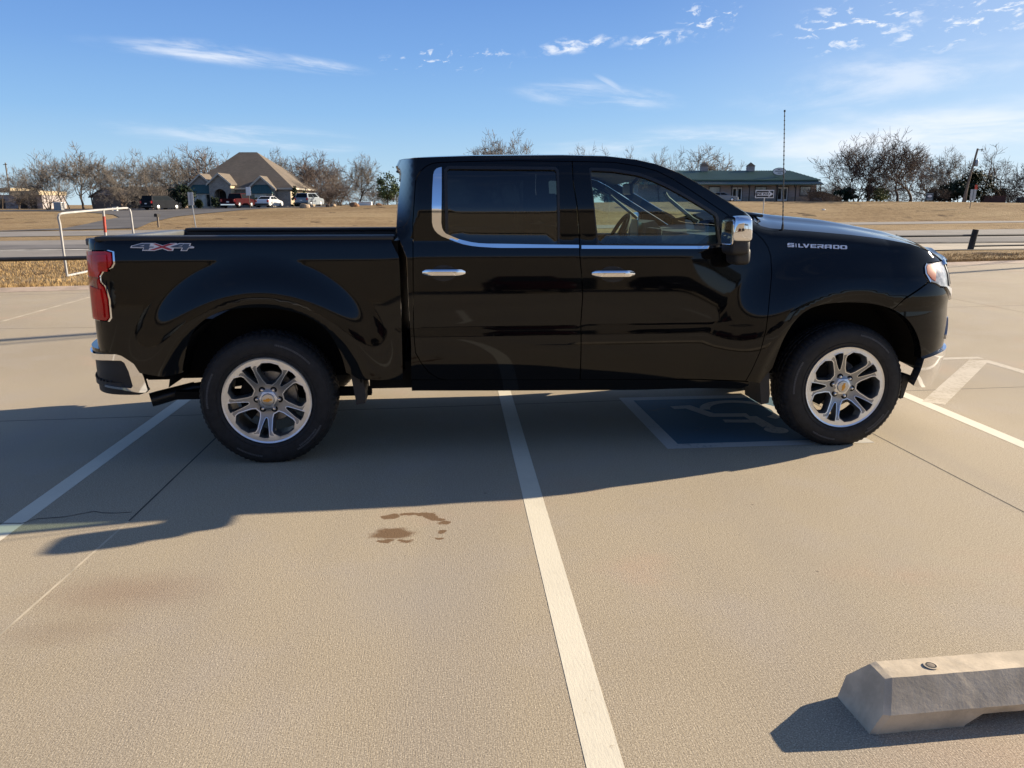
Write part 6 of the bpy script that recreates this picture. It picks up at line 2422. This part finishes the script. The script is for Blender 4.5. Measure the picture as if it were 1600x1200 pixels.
def shop():
    d = 140.0
    right = spot(1274, d)
    base = 1.9
    L = 31.0
    t = thing('shop_building', (right[0], right[1], base), 'long low building with a green metal hip roof, awning and two roof cupolas', 'building', rz=-YAW)
    EZ = zrow(281.5, d) - base
    RZ = zrow(267.0, d + 5.5) - base
    w = MB(); w.box(-L, 0, 0, 11, -1, EZ); w.build('wall', M['siding'], t)
    st = MB(); st.box(-L, .03, -.06, 0, -1, 1.05); st.build('stone_base', M['stone'], t)
    rf = hip_roof(-L - .5, .45, -.5, 11.5, EZ + .05, -L + 5, -3.0, 5.5, RZ)
    roof_ = rf.build('roof', M['green_metal'], t)
    ribs = MB()
    for k in range(int(L / .42)):
        x = .3 - k * .42
        zt = RZ; yt = 5.45
        if x > -3.0:
            f_ = max(0.02, (.45 - x) / 3.45)
            yt = -.5 + 6 * f_; zt = EZ + .05 + (RZ - EZ - .05) * f_
        ribs.tube([(x, -.52, EZ + .09), (x, yt, zt + .04)], .035, 4)
    ribs.build('seam_rib', M['green_metal'], roof_)
    aw = MB()
    z0, z1 = zrow(288.3, d) - base, zrow(282.6, d) - base
    aw.add([(-L, -2.0, z0), (.45, -2.0, z0), (.15, -.02, z1), (-L, -.02, z1), (-L, -2.0, z0 - .14), (.45, -2.0, z0 - .14), (.15, -.02, z1 - .14), (-L, -.02, z1 - .14)], [(0, 1, 2, 3), (4, 7, 6, 5), (0, 4, 5, 1), (1, 5, 6, 2)])
    a2 = aw.build('awning', M['green_metal'], t)
    rb = MB()
    for k in range(int(L / .30)):
        x = .35 - k * .30
        rb.tube([(x, -2.02, z0 + .03), (x, -.04, z1 + .03)], .04, 4)
    rb.build('seam_rib', M['galv'], a2)
    s = 8.96
    for u in (1138, 1165, 1208, 1236, 1274):
        x = (u - 1274) / s
        ps = MB(); ps.box(x - .07, x + .07, -1.9, -1.76, -1, z0 - .1); ps.build('awning_post', M['wood_dark'], t)
        br = MB(); br.tube([(x, -1.8, z0 - .8), (x, -.05, z1 - .2)], .06, 5); br.build('bracket', M['wood_dark'], t)
    for (u0, u1, v0, v1, kind) in ((1107, 1123, 292.5, 306, 'w'), (1143, 1158, 293, 314, 'd'), (1179, 1195, 292.5, 305, 'w'), (1213, 1229, 292.5, 314, 'd'), (1249, 1264, 292, 305.5, 'w'), (1060, 1076, 293, 306, 'w'), (1082, 1096, 293, 314, 'd')):
        x0, x1 = (u0 - 1274) / s, (u1 - 1274) / s
        za, zb = zrow(v1, d) - base, zrow(v0, d) - base
        fr2 = MB(); fr2.box(x0 - .12, x1 + .12, -.12, -.06, za - .12, zb + .12)
        w_ = fr2.build('window' if kind == 'w' else 'door', M['wood_dark'], t)
        pn = MB()
        if kind == 'w':
            pn.box(x0, x1, -.16, -.12, za, zb); pn.build('pane', M['win_pale'], w_)
        else:
            pn.box(x0, (x0 + x1) / 2 - .04, -.16, -.12, za, zb); pn.box((x0 + x1) / 2 + .04, x1, -.16, -.12, za, zb)
            pn.build('leaf', M['white'], w_)
            gl_ = MB()
            for xa in (x0 + .12, (x0 + x1) / 2 + .16):
                gl_.box(xa, xa + (x1 - x0) / 2 - .34, -.19, -.16, za + .3, zb - .25)
            gl_.build('pane', M['win'], w_)
    for u in (1115, 1187):
        x = (u - 1274) / 1255 * (d + 5.5) * 1.0 - 0.0
        cu = MB(); cu.box(x - .6, x + .6, 4.9, 6.1, RZ - .5, RZ + .75)
        c = cu.build('cupola', M['siding'], t)
        cr2 = MB()
        cr2.add([(x - .72, 4.78, RZ + .75), (x + .72, 4.78, RZ + .75), (x + .72, 6.22, RZ + .75), (x - .72, 6.22, RZ + .75), (x, 5.5, RZ + 1.45)], [(0, 1, 4), (1, 2, 4), (2, 3, 4), (3, 0, 4), (3, 2, 1, 0)])
        cr2.build('cupola_roof', M['shingle_dark'], c)
    # oval roof sign on a trestle
    x = (1219 - 1274) / s * 1.01
    yS = 1.4
    zc_ = zrow(268.5, d + 1.4) - base
    pts = [(x + 1.22 * math.cos(a), zc_ + .66 * math.sin(a)) for a in np.linspace(0, 2 * math.pi, 29)[:-1]]
    si = thing('roof_sign', (right[0], right[1], base), 'oval white sign standing on the green metal roof', 'sign', rz=-YAW)
    b1 = MB(); b1.prism(pts, 'y', yS, yS + .12); b1.build('rim', M['green_metal'], si)
    pts2 = [(x + 1.12 * math.cos(a), zc_ + .57 * math.sin(a)) for a in np.linspace(0, 2 * math.pi, 29)[:-1]]
    b1 = MB(); b1.prism(pts2, 'y', yS - .02, yS); b1.build('face', M['sign_white'], si)
    b1 = MB()
    b1.prism([(x - .45, zc_ + .28), (x - .1, zc_ + .42), (x + .2, zc_ + .30), (x + .5, zc_ + .36), (x + .3, zc_ + .24)], 'y', yS - .03, yS - .021)
    b1.build('emblem', M['sign_teal'], si)
    for k, (xa, xb, za) in enumerate(((-.75, .75, -.02), (-.30, .35, -.32))):
        b1 = MB(); b1.box(x + xa, x + xb, yS - .03, yS - .021, zc_ + za, zc_ + za + .13); b1.build('lettering_line', M['sign_teal'], si)
    b1 = MB()
    for dx in (-.7, 0, .7):
        b1.tube([(x + dx, yS + .06, zc_ - .5), (x + dx, yS + .06, EZ + .4)], .04, 5)
        b1.tube([(x + dx, yS + .06, zc_ - .4), (x + dx, yS + 1.4, EZ + 1.0)], .03, 5)
    b1.build('trestle', M['wood_dark'], si)
    return t


shop()

# low house end just past the shop, brick wall and stone pier at the right
p = spot(1297, 132)
t = thing('house', (p[0], p[1], 1.9), 'low house end with a sloping roof seen right of the green-roofed building', 'house', rz=-YAW)
mb = MB(); mb.prism([(-1.4, -1), (1.9, -1), (1.9, 0.7), (-1.4, 1.6)], 'y', 0, 6); mb.build('wall', M['brick'], t)
mb = MB(); mb.prism([(-1.6, 1.68), (2.2, .62), (2.2, .74), (-1.6, 1.82)], 'y', -.4, 6.4); mb.build('roof', M['shingle'], t)
p = spot(1537, 112)
t = thing('brick_wall', (p[0], p[1], p[2]), 'low dark red brick garden wall at the right below the cedars', 'wall', rz=-YAW)
mb = MB(); mb.box(-.3, 3.0, 0, .4, -.5, .88); mb.build('wall', M['brick_red'], t)
mb = MB(); mb.box(-.36, 3.06, -.05, .45, .88, .96); mb.build('coping', M['brick_red'], t)
p = spot(1597, 108)
t = thing('stone_pier', (p[0], p[1], p[2]), 'dark stone entrance pier at the right edge of the picture', 'wall', rz=-YAW)
mb = MB(); mb.box(-.35, 2.4, 0, .8, -.5, .62); mb.build('wall', M['rock_dark'], t)
mb = MB(); mb.prism([(-.4, .62), (2.5, .62), (2.2, .80), (0, .80)], 'y', -.05, .85); mb.build('coping', M['rock_dark'], t)


# ------------------------------------------------------------------ parked cars far off
def car(u, d, kind, paint, label, rz, cat, group='vehicles parked by the buildings', base=None, at=None):
    p = spot(u, d) if at is None else np.array(at)
    if base is not None:
        p[2] = base
    t = thing({'sedan': 'sedan', 'suv': 'sport_utility', 'van': 'minivan', 'pickup': 'red_pickup'}[kind] if kind != 'pickup' else 'parked_pickup', p, label, cat, group, rz)
    hw = {'sedan': .90, 'suv': .95, 'van': .98, 'pickup': .98}[kind]
    # side profiles: x forward from the rear bumper, z up
    low = {'sedan': [(0, .35), (0, .75), (.08, .98), (.9, 1.02), (3.4, .95), (4.5, .80), (4.75, .60), (4.75, .30), (4.3, .22), (.3, .22)],
           'suv': [(0, .42), (.02, 1.05), (.15, 1.10), (3.4, 1.12), (4.4, 1.02), (4.7, .85), (4.72, .42), (4.4, .28), (.3, .28)],
           'van': [(0, .38), (.02, 1.10), (.1, 1.12), (3.7, 1.08), (4.75, .92), (5.05, .72), (5.08, .36), (4.7, .24), (.3, .24)],
           'pickup': [(0, .55), (0, 1.18), (2.0, 1.18), (4.2, 1.20), (5.5, 1.10), (5.75, .95), (5.78, .50), (5.4, .38), (.3, .42)]}[kind]
    top = {'sedan': [(.55, 1.0), (1.35, 1.40), (2.5, 1.43), (3.45, .96)], 'suv': [(.06, 1.08), (.35, 1.68), (2.6, 1.72), (3.5, 1.12)],
           'van': [(.06, 1.10), (.30, 1.72), (3.0, 1.76), (4.05, 1.08)], 'pickup': [(2.0, 1.16), (2.12, 1.80), (3.55, 1.84), (4.35, 1.18)]}[kind]
    wb = {'sedan': (.95, 3.80, .33), 'suv': (.92, 3.72, .37), 'van': (1.0, 4.08, .35), 'pickup': (1.2, 4.75, .41)}[kind]
    L = max(q[0] for q in low)
    dx = L / 2

    def loft(poly, wl, name, m):
        b_ = MB()
        n = len(poly)
        rings = []
        for y, k, zs_ in wl:
            cx_ = sum(q[0] for q in poly) / n
            rings.append([(cx_ + (q[0] - cx_) * k - dx, y, q[1]) if zs_ is None else zs_(q, y) for q in poly])
        vs = [v for r_ in rings for v in r_]
        f_ = []
        for i in range(len(rings) - 1):
            for k in range(n):
                f_.append((i * n + k, i * n + (k + 1) % n, (i + 1) * n + (k + 1) % n, (i + 1) * n + k))
        f_.append(tuple(range(n))); f_.append(tuple(range((len(rings) - 1) * n, len(rings) * n)))
        b_.add(vs, f_)
        return b_.build(name, m, t, smooth=True)
    loft(low, [(-hw, .965, None), (-hw + .10, .995, None), (-.4, 1.0, None), (.4, 1.0, None), (hw - .10, .995, None), (hw, .965, None)], 'body', paint)

    zt_ = max(q[1] for q in top)
    zb_ = min(q[1] for q in top)

    def tumble(side, inset_):
        def fn(q, y):
            f_ = (q[1] - zb_) / (zt_ - zb_)
            return (q[0] - dx, side * (hw - .05 - .20 * f_ - inset_), q[1])
        return fn
    cb = loft(top, [(0, 1, tumble(-1, 0)), (0, 1, tumble(-1, .06)), (0, 1, tumble(1, .06)), (0, 1, tumble(1, 0))], 'cabin', paint)

    def lerp(a, b, f_):
        return (a[0] + (b[0] - a[0]) * f_, a[1] + (b[1] - a[1]) * f_)
    # side glass (two panes a side), windscreen and back glass
    b0, b1, b2, b3 = top
    for side in (-1, 1):
        for (fa, fb) in ((.08, .50), (.54, .93)):
            q = []
            for (ff, gg) in ((fa, .12), (fb, .12), (fb, .86), (fa, .86)):
                lo_ = lerp(b0, b3, ff); hi_ = lerp(b1, b2, ff)
                pt = lerp(lo_, hi_, gg)
                f_ = (pt[1] - zb_) / (zt_ - zb_)
                q.append((pt[0] - dx, side * (hw - .05 - .20 * f_ + .012), pt[1]))
            g_ = MB(); g_.add(q + [(a_[0], a_[1] - side * .03, a_[2]) for a_ in q], [(0, 1, 2, 3), (7, 6, 5, 4)] + [(i, (i + 1) % 4, 4 + (i + 1) % 4, 4 + i) for i in range(4)])
            g_.build('side_window', M['car_win'], t)
    for (pa, pb, nm, sg) in ((b0, b1, 'back_window', -1), (b3, b2, 'windscreen', 1)):
        q = []
        for (gg, sd_) in ((.10, -1), (.10, 1), (.88, 1), (.88, -1)):
            pt = lerp(pa, pb, gg)
            f_ = (pt[1] - zb_) / (zt_ - zb_)
            q.append((pt[0] - dx + sg * .015, sd_ * (hw - .15 - .20 * f_), pt[1] + .01))
        g_ = MB(); g_.add(q + [(a_[0] - sg * .04, a_[1], a_[2] - .02) for a_ in q], [(0, 1, 2, 3), (7, 6, 5, 4)] + [(i, (i + 1) % 4, 4 + (i + 1) % 4, 4 + i) for i in range(4)])
        g_.build(nm, M['car_win'], t)
    zl = .80 if kind == 'sedan' else .95
    for sd_ in (-1, 1):
        y0, y1 = sorted((sd_ * (hw - .26), sd_ * (hw - .03)))
        g_ = MB(); g_.box(-dx - .02, -dx + .06, y0, y1, zl - .16, zl + .14, .02); g_.build('tail_light', M['red_lens'], t)
        g_ = MB(); g_.box(dx - .30, dx - .06, y0, y1, zl - .22, zl - .05, .02); g_.build('headlight', M['lamp_clear'], t)
        for wx in wb[:2]:
            wl_ = MB(); yy = sd_ * (hw - .10)
            wl_.lathe([(.0, -.11), (wb[2] * .6, -.11), (wb[2] * .92, -.115), (wb[2], -.07), (wb[2], .07), (wb[2] * .92, .115), (wb[2] * .6, .11), (.0, .11)], 20, 'y', wx - dx, yy, wb[2])
            w_ = wl_.build('wheel', M['rubber'], t, smooth=True)
            rm_ = MB(); rm_.lathe([(.0, sd_ * .125), (wb[2] * .50, sd_ * .125), (wb[2] * .62, sd_ * .105)], 16, 'y', wx - dx, yy, wb[2])
            rm_.build('rim', M['rim_face'], w_, smooth=True)
    pl_ = MB(); pl_.box(-dx - .035, -dx - .01, -.17, .17, .58 if kind == 'sedan' else .70, .72 if kind == 'sedan' else .84); pl_.build('number_plate', M['white'], t)
    bp_ = MB(); bp_.box(-dx - .06, -dx + .10, -hw + .06, hw - .06, .34, .52, .03); bp_.build('bumper', M['chrome'] if kind == 'pickup' else M['black_plastic'], t)
    if kind == 'pickup':
        bd_ = MB(); bd_.box(-dx + .12, -dx + 1.92, -hw + .14, hw - .14, 1.10, 1.185); bd_.build('load_bed', M['dark'], t)
    return t


M['car_win'] = mat('car_window', (0.016, 0.020, 0.024), 0.4, 0, 0.0)
M['car_dark'] = mat('dark_grey_paint', (0.018, 0.020, 0.024), 0.6, 0.0, 0.02, 0.0, vary=0.1, vscale=1)
M['car_red'] = mat('maroon_paint', (0.042, 0.007, 0.009), 0.6, 0.0, 0.05, 0.0, vary=0.1, vscale=1)
M['car_white'] = mat('white_car_paint', (0.66, 0.66, 0.66), 0.25, 0, 0.5, 0.6, vary=0.04, vscale=1)
M['car_silver'] = mat('silver_car_paint', (0.22, 0.25, 0.28), 0.45, 0.2, 0.4, 0.0, vary=0.05, vscale=1)
HD = math.pi / 2 - YAW
car(252, 101, 'van', M['car_dark'], 'dark grey van parked in front of the brick house', HD - .35, 'car')
car(372, 102, 'pickup', M['car_red'], 'dark red pickup parked before the arched porch', HD - .10, 'pickup truck')
car(421, 103, 'sedan', M['car_white'], 'white sedan parked by the right bay window', HD - .10, 'car')
car(484, 105, 'suv', M['car_silver'], 'silver sport utility car parked by the corner of the stone house', HD - .22, 'car')
car(1128, 126, 'sedan', M['car_silver'], 'silver sedan in front of the green-roofed building, half behind the windscreen pillar', -.25, 'car', base=2.05)

# ------------------------------------------------------------------ signs, boxes, poles, boulders
def sign_post(u, d, vb, v0, v1, wpx, label, face, back=True, dv=0.0, post='galv', ub=None):
    p = spot(ub if ub else u, d)
    q = spot(u, d)
    zb = zrow(vb, d)
    t = thing('road_sign', (p[0], p[1], min(p[2], zb)), label, 'sign')
    za, zc_ = zrow(v0, d), zrow(v1, d)
    w = wpx / 1255 * d / 2
    ps = MB(); ps.tube([(p[0], p[1], p[2] - .2), (q[0], q[1], zc_ + (za - zc_) * .8)], .035, 6); ps.build('post', M[post], t, world_coords=True)
    pl_ = MB()
    c = q - Fh * .05
    a_ = c - Rh * w; b_ = c + Rh * w
    th = Fh * .015
    vs = []
    for off in (0, 1):
        for pt, z in ((a_, zc_), (b_, zc_), (b_, za), (a_, za)):
            vs.append((*(pt + th * off)[:2], z))
    pl_.add(vs, [(0, 1, 2, 3), (7, 6, 5, 4), (0, 4, 5, 1), (1, 5, 6, 2), (2, 6, 7, 3), (3, 7, 4, 0)])
    pl_.build('plate', M[face], t, world_coords=True)
    return t, c, (za, zc_), w


t, c, zz_, w = sign_post(299.0, 54, 358, 300.5, 321, 8.5, 'bare back of a tall narrow sign on a leaning post beside the driveway', 'sign_back', ub=303)
b_ = MB(); q = c - Fh * .03
b_.add([(*(q - Rh * .035)[:2], zz_[1]), (*(q + Rh * .035)[:2], zz_[1]), (*(q + Rh * .035)[:2], zz_[0]), (*(q - Rh * .035)[:2], zz_[0])], [(0, 1, 2, 3)])
b_.build('stiffener', M['galv'], t, world_coords=True, fix=False)
sign_post(389.5, 96, 328, 292.3, 305.5, 7.5, 'small white sign on a post in front of the red pickup', 'sign_white', post='wood', ub=391)
# one way sign
t, c, zz_, w = sign_post(1193.5, 62, 352, 297.0, 309.5, 29.0, 'black and white ONE WAY arrow sign on a thin post beyond the bonnet', 'sign_white')
H_ = zz_[0] - zz_[1]
zc_ = (zz_[0] + zz_[1]) / 2


def onsign(x, z, lift):
    q = c + Rh * x - Fh * lift
    return (q[0], q[1], zc_ + z)


b_ = MB(); b_.add([onsign(x, z, .004) for x, z in ((-w + .06, -H_ / 2 + .06), (w - .05, -H_ / 2 + .06), (w - .05, H_ / 2 - .06), (-w + .06, H_ / 2 - .06))], [(0, 1, 2, 3)])
b_.build('field', M['sign_black'], t, world_coords=True, fix=False)
hs = H_ * .20
b_ = MB(); b_.add([onsign(x, z, .008) for x, z in ((-w + .13, -hs), (w * .42, -hs), (w * .42, -H_ * .40), (w * .92, 0), (w * .42, H_ * .40), (w * .42, hs), (-w + .13, hs))], [(0, 1, 5, 6), (2, 3, 4), (1, 2, 4, 5)])
b_.build('arrow', M['sign_white'], t, world_coords=True, fix=False)
fc = bpy.data.curves.new('one_way', 'FONT'); fc.body = 'ONE WAY'; fc.size = hs * 2.0; fc.align_x = 'CENTER'; fc.align_y = 'CENTER'; fc.offset = .008
fo = bpy.data.objects.new('one_way_tmp', fc)
link(fo)
dg = bpy.context.evaluated_depsgraph_get()
fme = bpy.data.meshes.new_from_object(fo.evaluated_get(dg))
tv = [onsign(v.co.x * 1.05 - w * .22, v.co.y, .012) for v in fme.vertices]
tf = [tuple(pg.vertices) for pg in fme.polygons]
bpy.data.objects.remove(fo)
bpy.data.curves.remove(fc)
add_mesh('lettering', tv, tf, M['sign_black'], t, world_coords=True)
# grey double sign with an orange marker at the right
t, c, zz_, w = sign_post(1518.5, 92, 326, 296, 313.5, 9.0, 'grey back of a double sign with an orange marker on top at far right', 'sign_back', post='wood', ub=1516)
b_ = MB(); q = spot(1522, 92.2)
b_.box(q[0] - .14, q[0] + .16, q[1] - .02, q[1] + .02, zrow(296.5, 92.2), zrow(289, 92.2)); b_.build('marker', M['orange'], t, world_coords=True)
b_ = MB(); q = c - Fh * .03
b_.add([(*(q - Rh * .02)[:2], zz_[1]), (*(q + Rh * .02)[:2], zz_[1]), (*(q + Rh * .02)[:2], zz_[0]), (*(q - Rh * .02)[:2], zz_[0])], [(0, 1, 2, 3)])
b_.build('gap', M['dark'], t, world_coords=True, fix=False)
# slate business sign
p = spot(1451.5, 103)
t = thing('business_sign', p, 'small slate coloured board with a pale oval at the edge of the right wood', 'sign', rz=-YAW)
z0 = zrow(313, 103) - p[2]; z1 = zrow(301.5, 103) - p[2]
b_ = MB(); b_.box(-.46, .46, 0, .10, z0, z1); b_.build('board', M['sign_teal'], t)
b_ = MB(); b_.prism([(.30 * math.cos(a), (z0 + z1) / 2 + .06 + .15 * math.sin(a)) for a in np.linspace(0, 2 * math.pi, 19)[:-1]], 'y', -.012, -.002); b_.build('oval', M['sign_white'], t)
b_ = MB(); b_.box(-.36, .36, -.012, -.002, z0 + .10, z0 + .20); b_.box(-.36, .36, -.012, -.002, z1 - .14, z1 - .08); b_.build('lettering_lines', M['galv'], t)
b_ = MB(); b_.box(-.42, -.34, .02, .09, -.3, z0); b_.box(.34, .42, .02, .09, -.3, z0); b_.build('legs', M['wood'], t)


def pole(u0, v0, u1, v1, d, label, brace):
    p = spot(u0, d)
    zt = zrow(v1, d)
    q = spot(u1, d)
    t = thing('utility_pole', p, label, 'utility pole', 'leaning wooden utility poles')
    b_ = MB(); b_.tube([(p[0], p[1], p[2] - .5), (q[0], q[1], zt)], [.17, .12], 10); b_.build('shaft', M['wood'], t, smooth=True, world_coords=True)
    L = np.array([q[0], q[1], zt])
    base_ = np.array([p[0], p[1], p[2]])
    ax_ = (L - base_)
    m_ = base_ + ax_ * .73 + Rh * .36
    b_ = MB(); b_.lathe([(0, -.38), (.21, -.38), (.23, -.30), (.23, .32), (.20, .40), (0, .42)], 16, 'z', m_[0], m_[1], m_[2]); b_.build('transformer', M['galv'], t, smooth=True, world_coords=True)
    b_ = MB(); b_.tube([m_ + np.array([0, 0, .4]), m_ + np.array([0, 0, .62]) + Rh * .08], [.05, .03], 6); b_.build('bushing', M['galv'], t, world_coords=True)
    b_ = MB(); b_.tube([L - ax_ * .02, L - ax_ * .02 + Rh * .75 + np.array([0, 0, .02])], .035, 5); b_.tube([L + Rh * .55, L + Rh * .55 - np.array([0, 0, .35])], .05, 6); b_.build('arm', M['wood_dark'], t, world_coords=True)
    if brace:
        s0 = spot(u0 + 4.5, d)
        mid = base_ + ax_ * .42
        b_ = MB(); b_.tube([(s0[0], s0[1], s0[2] - .3), tuple(mid)], .10, 8); b_.build('brace', M['wood'], t, smooth=True, world_coords=True)
    return t


pole(1503.5, 314, 1517, 233.5, 104, 'tall leaning wooden utility pole with a transformer in front of the cedars', True)
pole(1533, 300, 1540.5, 262.5, 150, 'farther shorter leaning utility pole behind the cedars', False)
# a bare pole left of the wood
p = spot(17, 150)
t = thing('utility_pole', p, 'thin pole with a short crossarm above the tan flat-roofed building', 'utility pole', rz=-YAW)
b_ = MB(); b_.tube([(0, 0, -.3), (0, 0, zrow(255, 150) - p[2])], .11, 8); b_.build('shaft', M['wood'], t)
b_ = MB(); b_.tube([(-.45, 0, zrow(258, 150) - p[2]), (.3, 0, zrow(257.5, 150) - p[2])], .06, 6); b_.build('arm', M['wood_dark'], t)

# utility cabinets and mailbox
p = spot(89, 99)
t = thing('utility_cabinet', p, 'grey metal utility cabinet with a pale top beside the many-stemmed tree', 'cabinet', rz=-YAW)
b_ = MB(); b_.box(-.46, .44, 0, .8, -.3, .92); b_.build('body', M['grey'], t)
b_ = MB(); b_.box(-.52, .52, -.06, .86, .92, 1.02); b_.build('lid', M['white'], t)
b_ = MB(); b_.box(-.38, .36, -.02, 0, 0, .84); b_.build('door', M['grey'], t)
p = spot(178.5, 96)
t = thing('meter_box', p, 'small white box on the ground before the brick house', 'box', rz=-YAW)
b_ = MB(); b_.box(-.22, .22, 0, .35, -.3, .42, .03); b_.build('body', M['white'], t)
b_ = MB(); b_.box(-.25, .25, -.03, .38, .42, .47, .01); b_.build('lid', M['white'], t)
p = spot(170.5, 96.5)
t = thing('meter_box', p, 'small grey green box left of the white box before the brick house', 'box', rz=-YAW)
b_ = MB(); b_.box(-.30, .28, 0, .35, -.3, .36, .03); b_.build('body', M['grey'], t)
b_ = MB(); b_.box(-.33, .31, -.03, .38, .36, .40, .01); b_.build('lid', M['grey'], t)
p = spot(244, 56)
t = thing('mailbox', p, 'dark mailbox on a short post at the mouth of the driveway', 'mailbox', rz=-YAW)
b_ = MB(); b_.box(-.05, .05, -.05, .05, -.3, .72); b_.build('post', M['wood'], t)
b_ = MB(); b_.prism([(-.12, .72), (.10, .72), (.10, .86)] + [(-.01 + .11 * math.cos(a), .86 + .09 * math.sin(a)) for a in np.linspace(0, math.pi, 9)] + [(-.12, .86)], 'y', -.28, .22); b_.build('box', M['wood_dark'], t)


def boulder(u, d, w, h, m, label, seed, group='boulders at the edge of the slope'):
    rnd = random.Random(seed)
    bm_ = bmesh.new()
    bmesh.ops.create_icosphere(bm_, subdivisions=3, radius=1.0)
    k = [Vector((rnd.gauss(0, 1), rnd.gauss(0, 1), rnd.gauss(0, 1))).normalized() for _ in range(9)]
    for v in bm_.verts:
        m_ = 1.0
        for kk in k:
            dd = v.co.dot(kk)
            if dd > .62:
                m_ = min(m_, .62 / dd * (1 + .05 * rnd.random()))
        v.co = v.co * m_ * (1 + rnd.gauss(0, .015))
        v.co = Vector((v.co.x * w, v.co.y * w * .8, v.co.z * h + h * .35))
    me_ = bpy.data.meshes.new('boulder'); bm_.to_mesh(me_); bm_.free()
    me_.materials.append(M[m])
    o_ = link(bpy.data.objects.new('boulder', me_))
    p = spot(u, d)
    o_.location = p
    tag(o_, label, 'boulder', group)
    return o_


boulder(476, 93, .62, .48, 'rock', 'pale tan boulder in front of the silver sport utility car', 1)
boulder(488, 96, .34, .18, 'rock', 'small flat pale stone right of the pale tan boulder', 2)
boulder(512, 94, .36, .30, 'rock_dark', 'dark boulder in the middle of the boulder row', 3)
boulder(521, 95, .42, .26, 'rock', 'tan boulder touching the right side of the dark boulder', 4)
boulder(553, 93, .62, .50, 'rock_brown', 'rusty brown peaked boulder at the foot of the lone oak', 5)
boulder(592, 94, .42, .26, 'rock_brown', 'low rusty boulder near the back of the truck cab', 6)
boulder(395, 101, .14, .14, 'rock', 'little white stone beside the red pickup', 7)
boulder(448, 101, .26, .16, 'rock', 'little pale stone right of the white sedan', 8)
p = spot(570, 97)
t = thing('concrete_block', p, 'pale grey concrete block lying right of the rusty peaked boulder', 'block', rz=-YAW)
b_ = MB(); b_.box(-.72, .78, 0, .7, -.3, .36, .03); b_.build('body', M['white'], t)
b_ = MB(); b_.box(-.76, .82, -.04, .74, .36, .42, .02); b_.build('lid', M['white'], t)
# litter on the slope
for (u, d, s_, lb) in ((1288, 90, .14, 'scrap of white litter on the dry slope right of the antenna'),):
    p = spot(u, d)
    bm_ = bmesh.new(); bmesh.ops.create_icosphere(bm_, subdivisions=1, radius=s_)
    for v in bm_.verts:
        v.co = Vector((v.co.x * 1.6, v.co.y, v.co.z * .7 + .05))
    me_ = bpy.data.meshes.new('litter'); bm_.to_mesh(me_); bm_.free(); me_.materials.append(M['white'])
    o_ = link(bpy.data.objects.new('litter', me_)); o_.location = p
    tag(o_, lb, 'litter')

# ------------------------------------------------------------------ what the truck's side mirrors: the building across the lot, behind us
t = thing('showroom_building', (0, -21.0, 0), 'long tan showroom building with a dark canopy across the lot', 'building')
b_ = MB(); b_.box(-46, 11.0, -16, 0, -.2, 5.0); b_.build('wall', M['facade'], t)
b_ = MB(); b_.box(-46.2, 11.2, -16.2, .25, 5.0, 5.35); b_.build('parapet', M['trim'], t)
for x in np.arange(-42, 8, 9.0):
    w_ = MB(); w_.box(x, x + 3.4, .01, .06, .0, 1.7); w_.build('window', M['win'], t)
for x, kd, cl, lb in ((-9.5, 'suv', 'car_silver', 'silver sport utility car parked before the tan showroom'), (-3.0, 'sedan', 'car_white', 'white sedan parked before the tan showroom'), (3.5, 'pickup', 'car_red', 'maroon pickup parked before the tan showroom'), (8.0, 'suv', 'car_dark', 'dark sport utility car parked before the tan showroom')):
    car(0, 0, kd, M[cl], lb, math.pi / 2, 'pickup truck' if kd == 'pickup' else 'car', 'vehicles parked before the showroom', at=(x, -17.0, 0.0))
b_ = MB(); b_.box(13.0, 13.5, -1.5, -1.0, 0, 4.6); b_.box(13.0, 20.5, -7, -1.0, 4.6, 5.3); b_.box(19.8, 20.3, -1.5, -1.0, 0, 4.6); b_.build('canopy', M['sign_teal'], t)
# overhead cable whose shadow falls across the lot
wa = np.array([-4.18 + 2.55 * 8, 5.07 + .72 * 8, 8.0]); wd = np.array([17.3, 7.75, 0]) / np.linalg.norm([17.3, 7.75, 0])
pA = wa - wd * 26; pB = wa + wd * 34
t = thing('power_cable', (*pA[:2], 0), 'overhead power cable that throws a long shadow on the lot', 'power cable')
b_ = MB(); b_.tube([pA, pB], .10, 8); b_.build('cable', M['wire'], t, world_coords=True)
b_ = MB(); b_.tube([pA + np.array([.8, -2.2, .6]), pB + np.array([.8, 2.4, .6])], .035, 8); b_.build('cable', M['wire'], t, world_coords=True)
for q, lb in ((pA, 'wooden power pole behind the viewer'), (pB, 'wooden power pole out beyond the right of the lot')):
    t2 = thing('power_pole', (*q[:2], 0), lb, 'utility pole')
    b_ = MB(); b_.tube([(q[0], q[1], -.3), (q[0], q[1], 9.4)], [.17, .12], 10); b_.build('shaft', M['wood'], t2, smooth=True, world_coords=True)
    b_ = MB(); b_.box(q[0] - 1.1, q[0] + 1.1, q[1] - .06, q[1] + .06, 8.55, 8.68); b_.build('arm', M['wood_dark'], t2, world_coords=True)
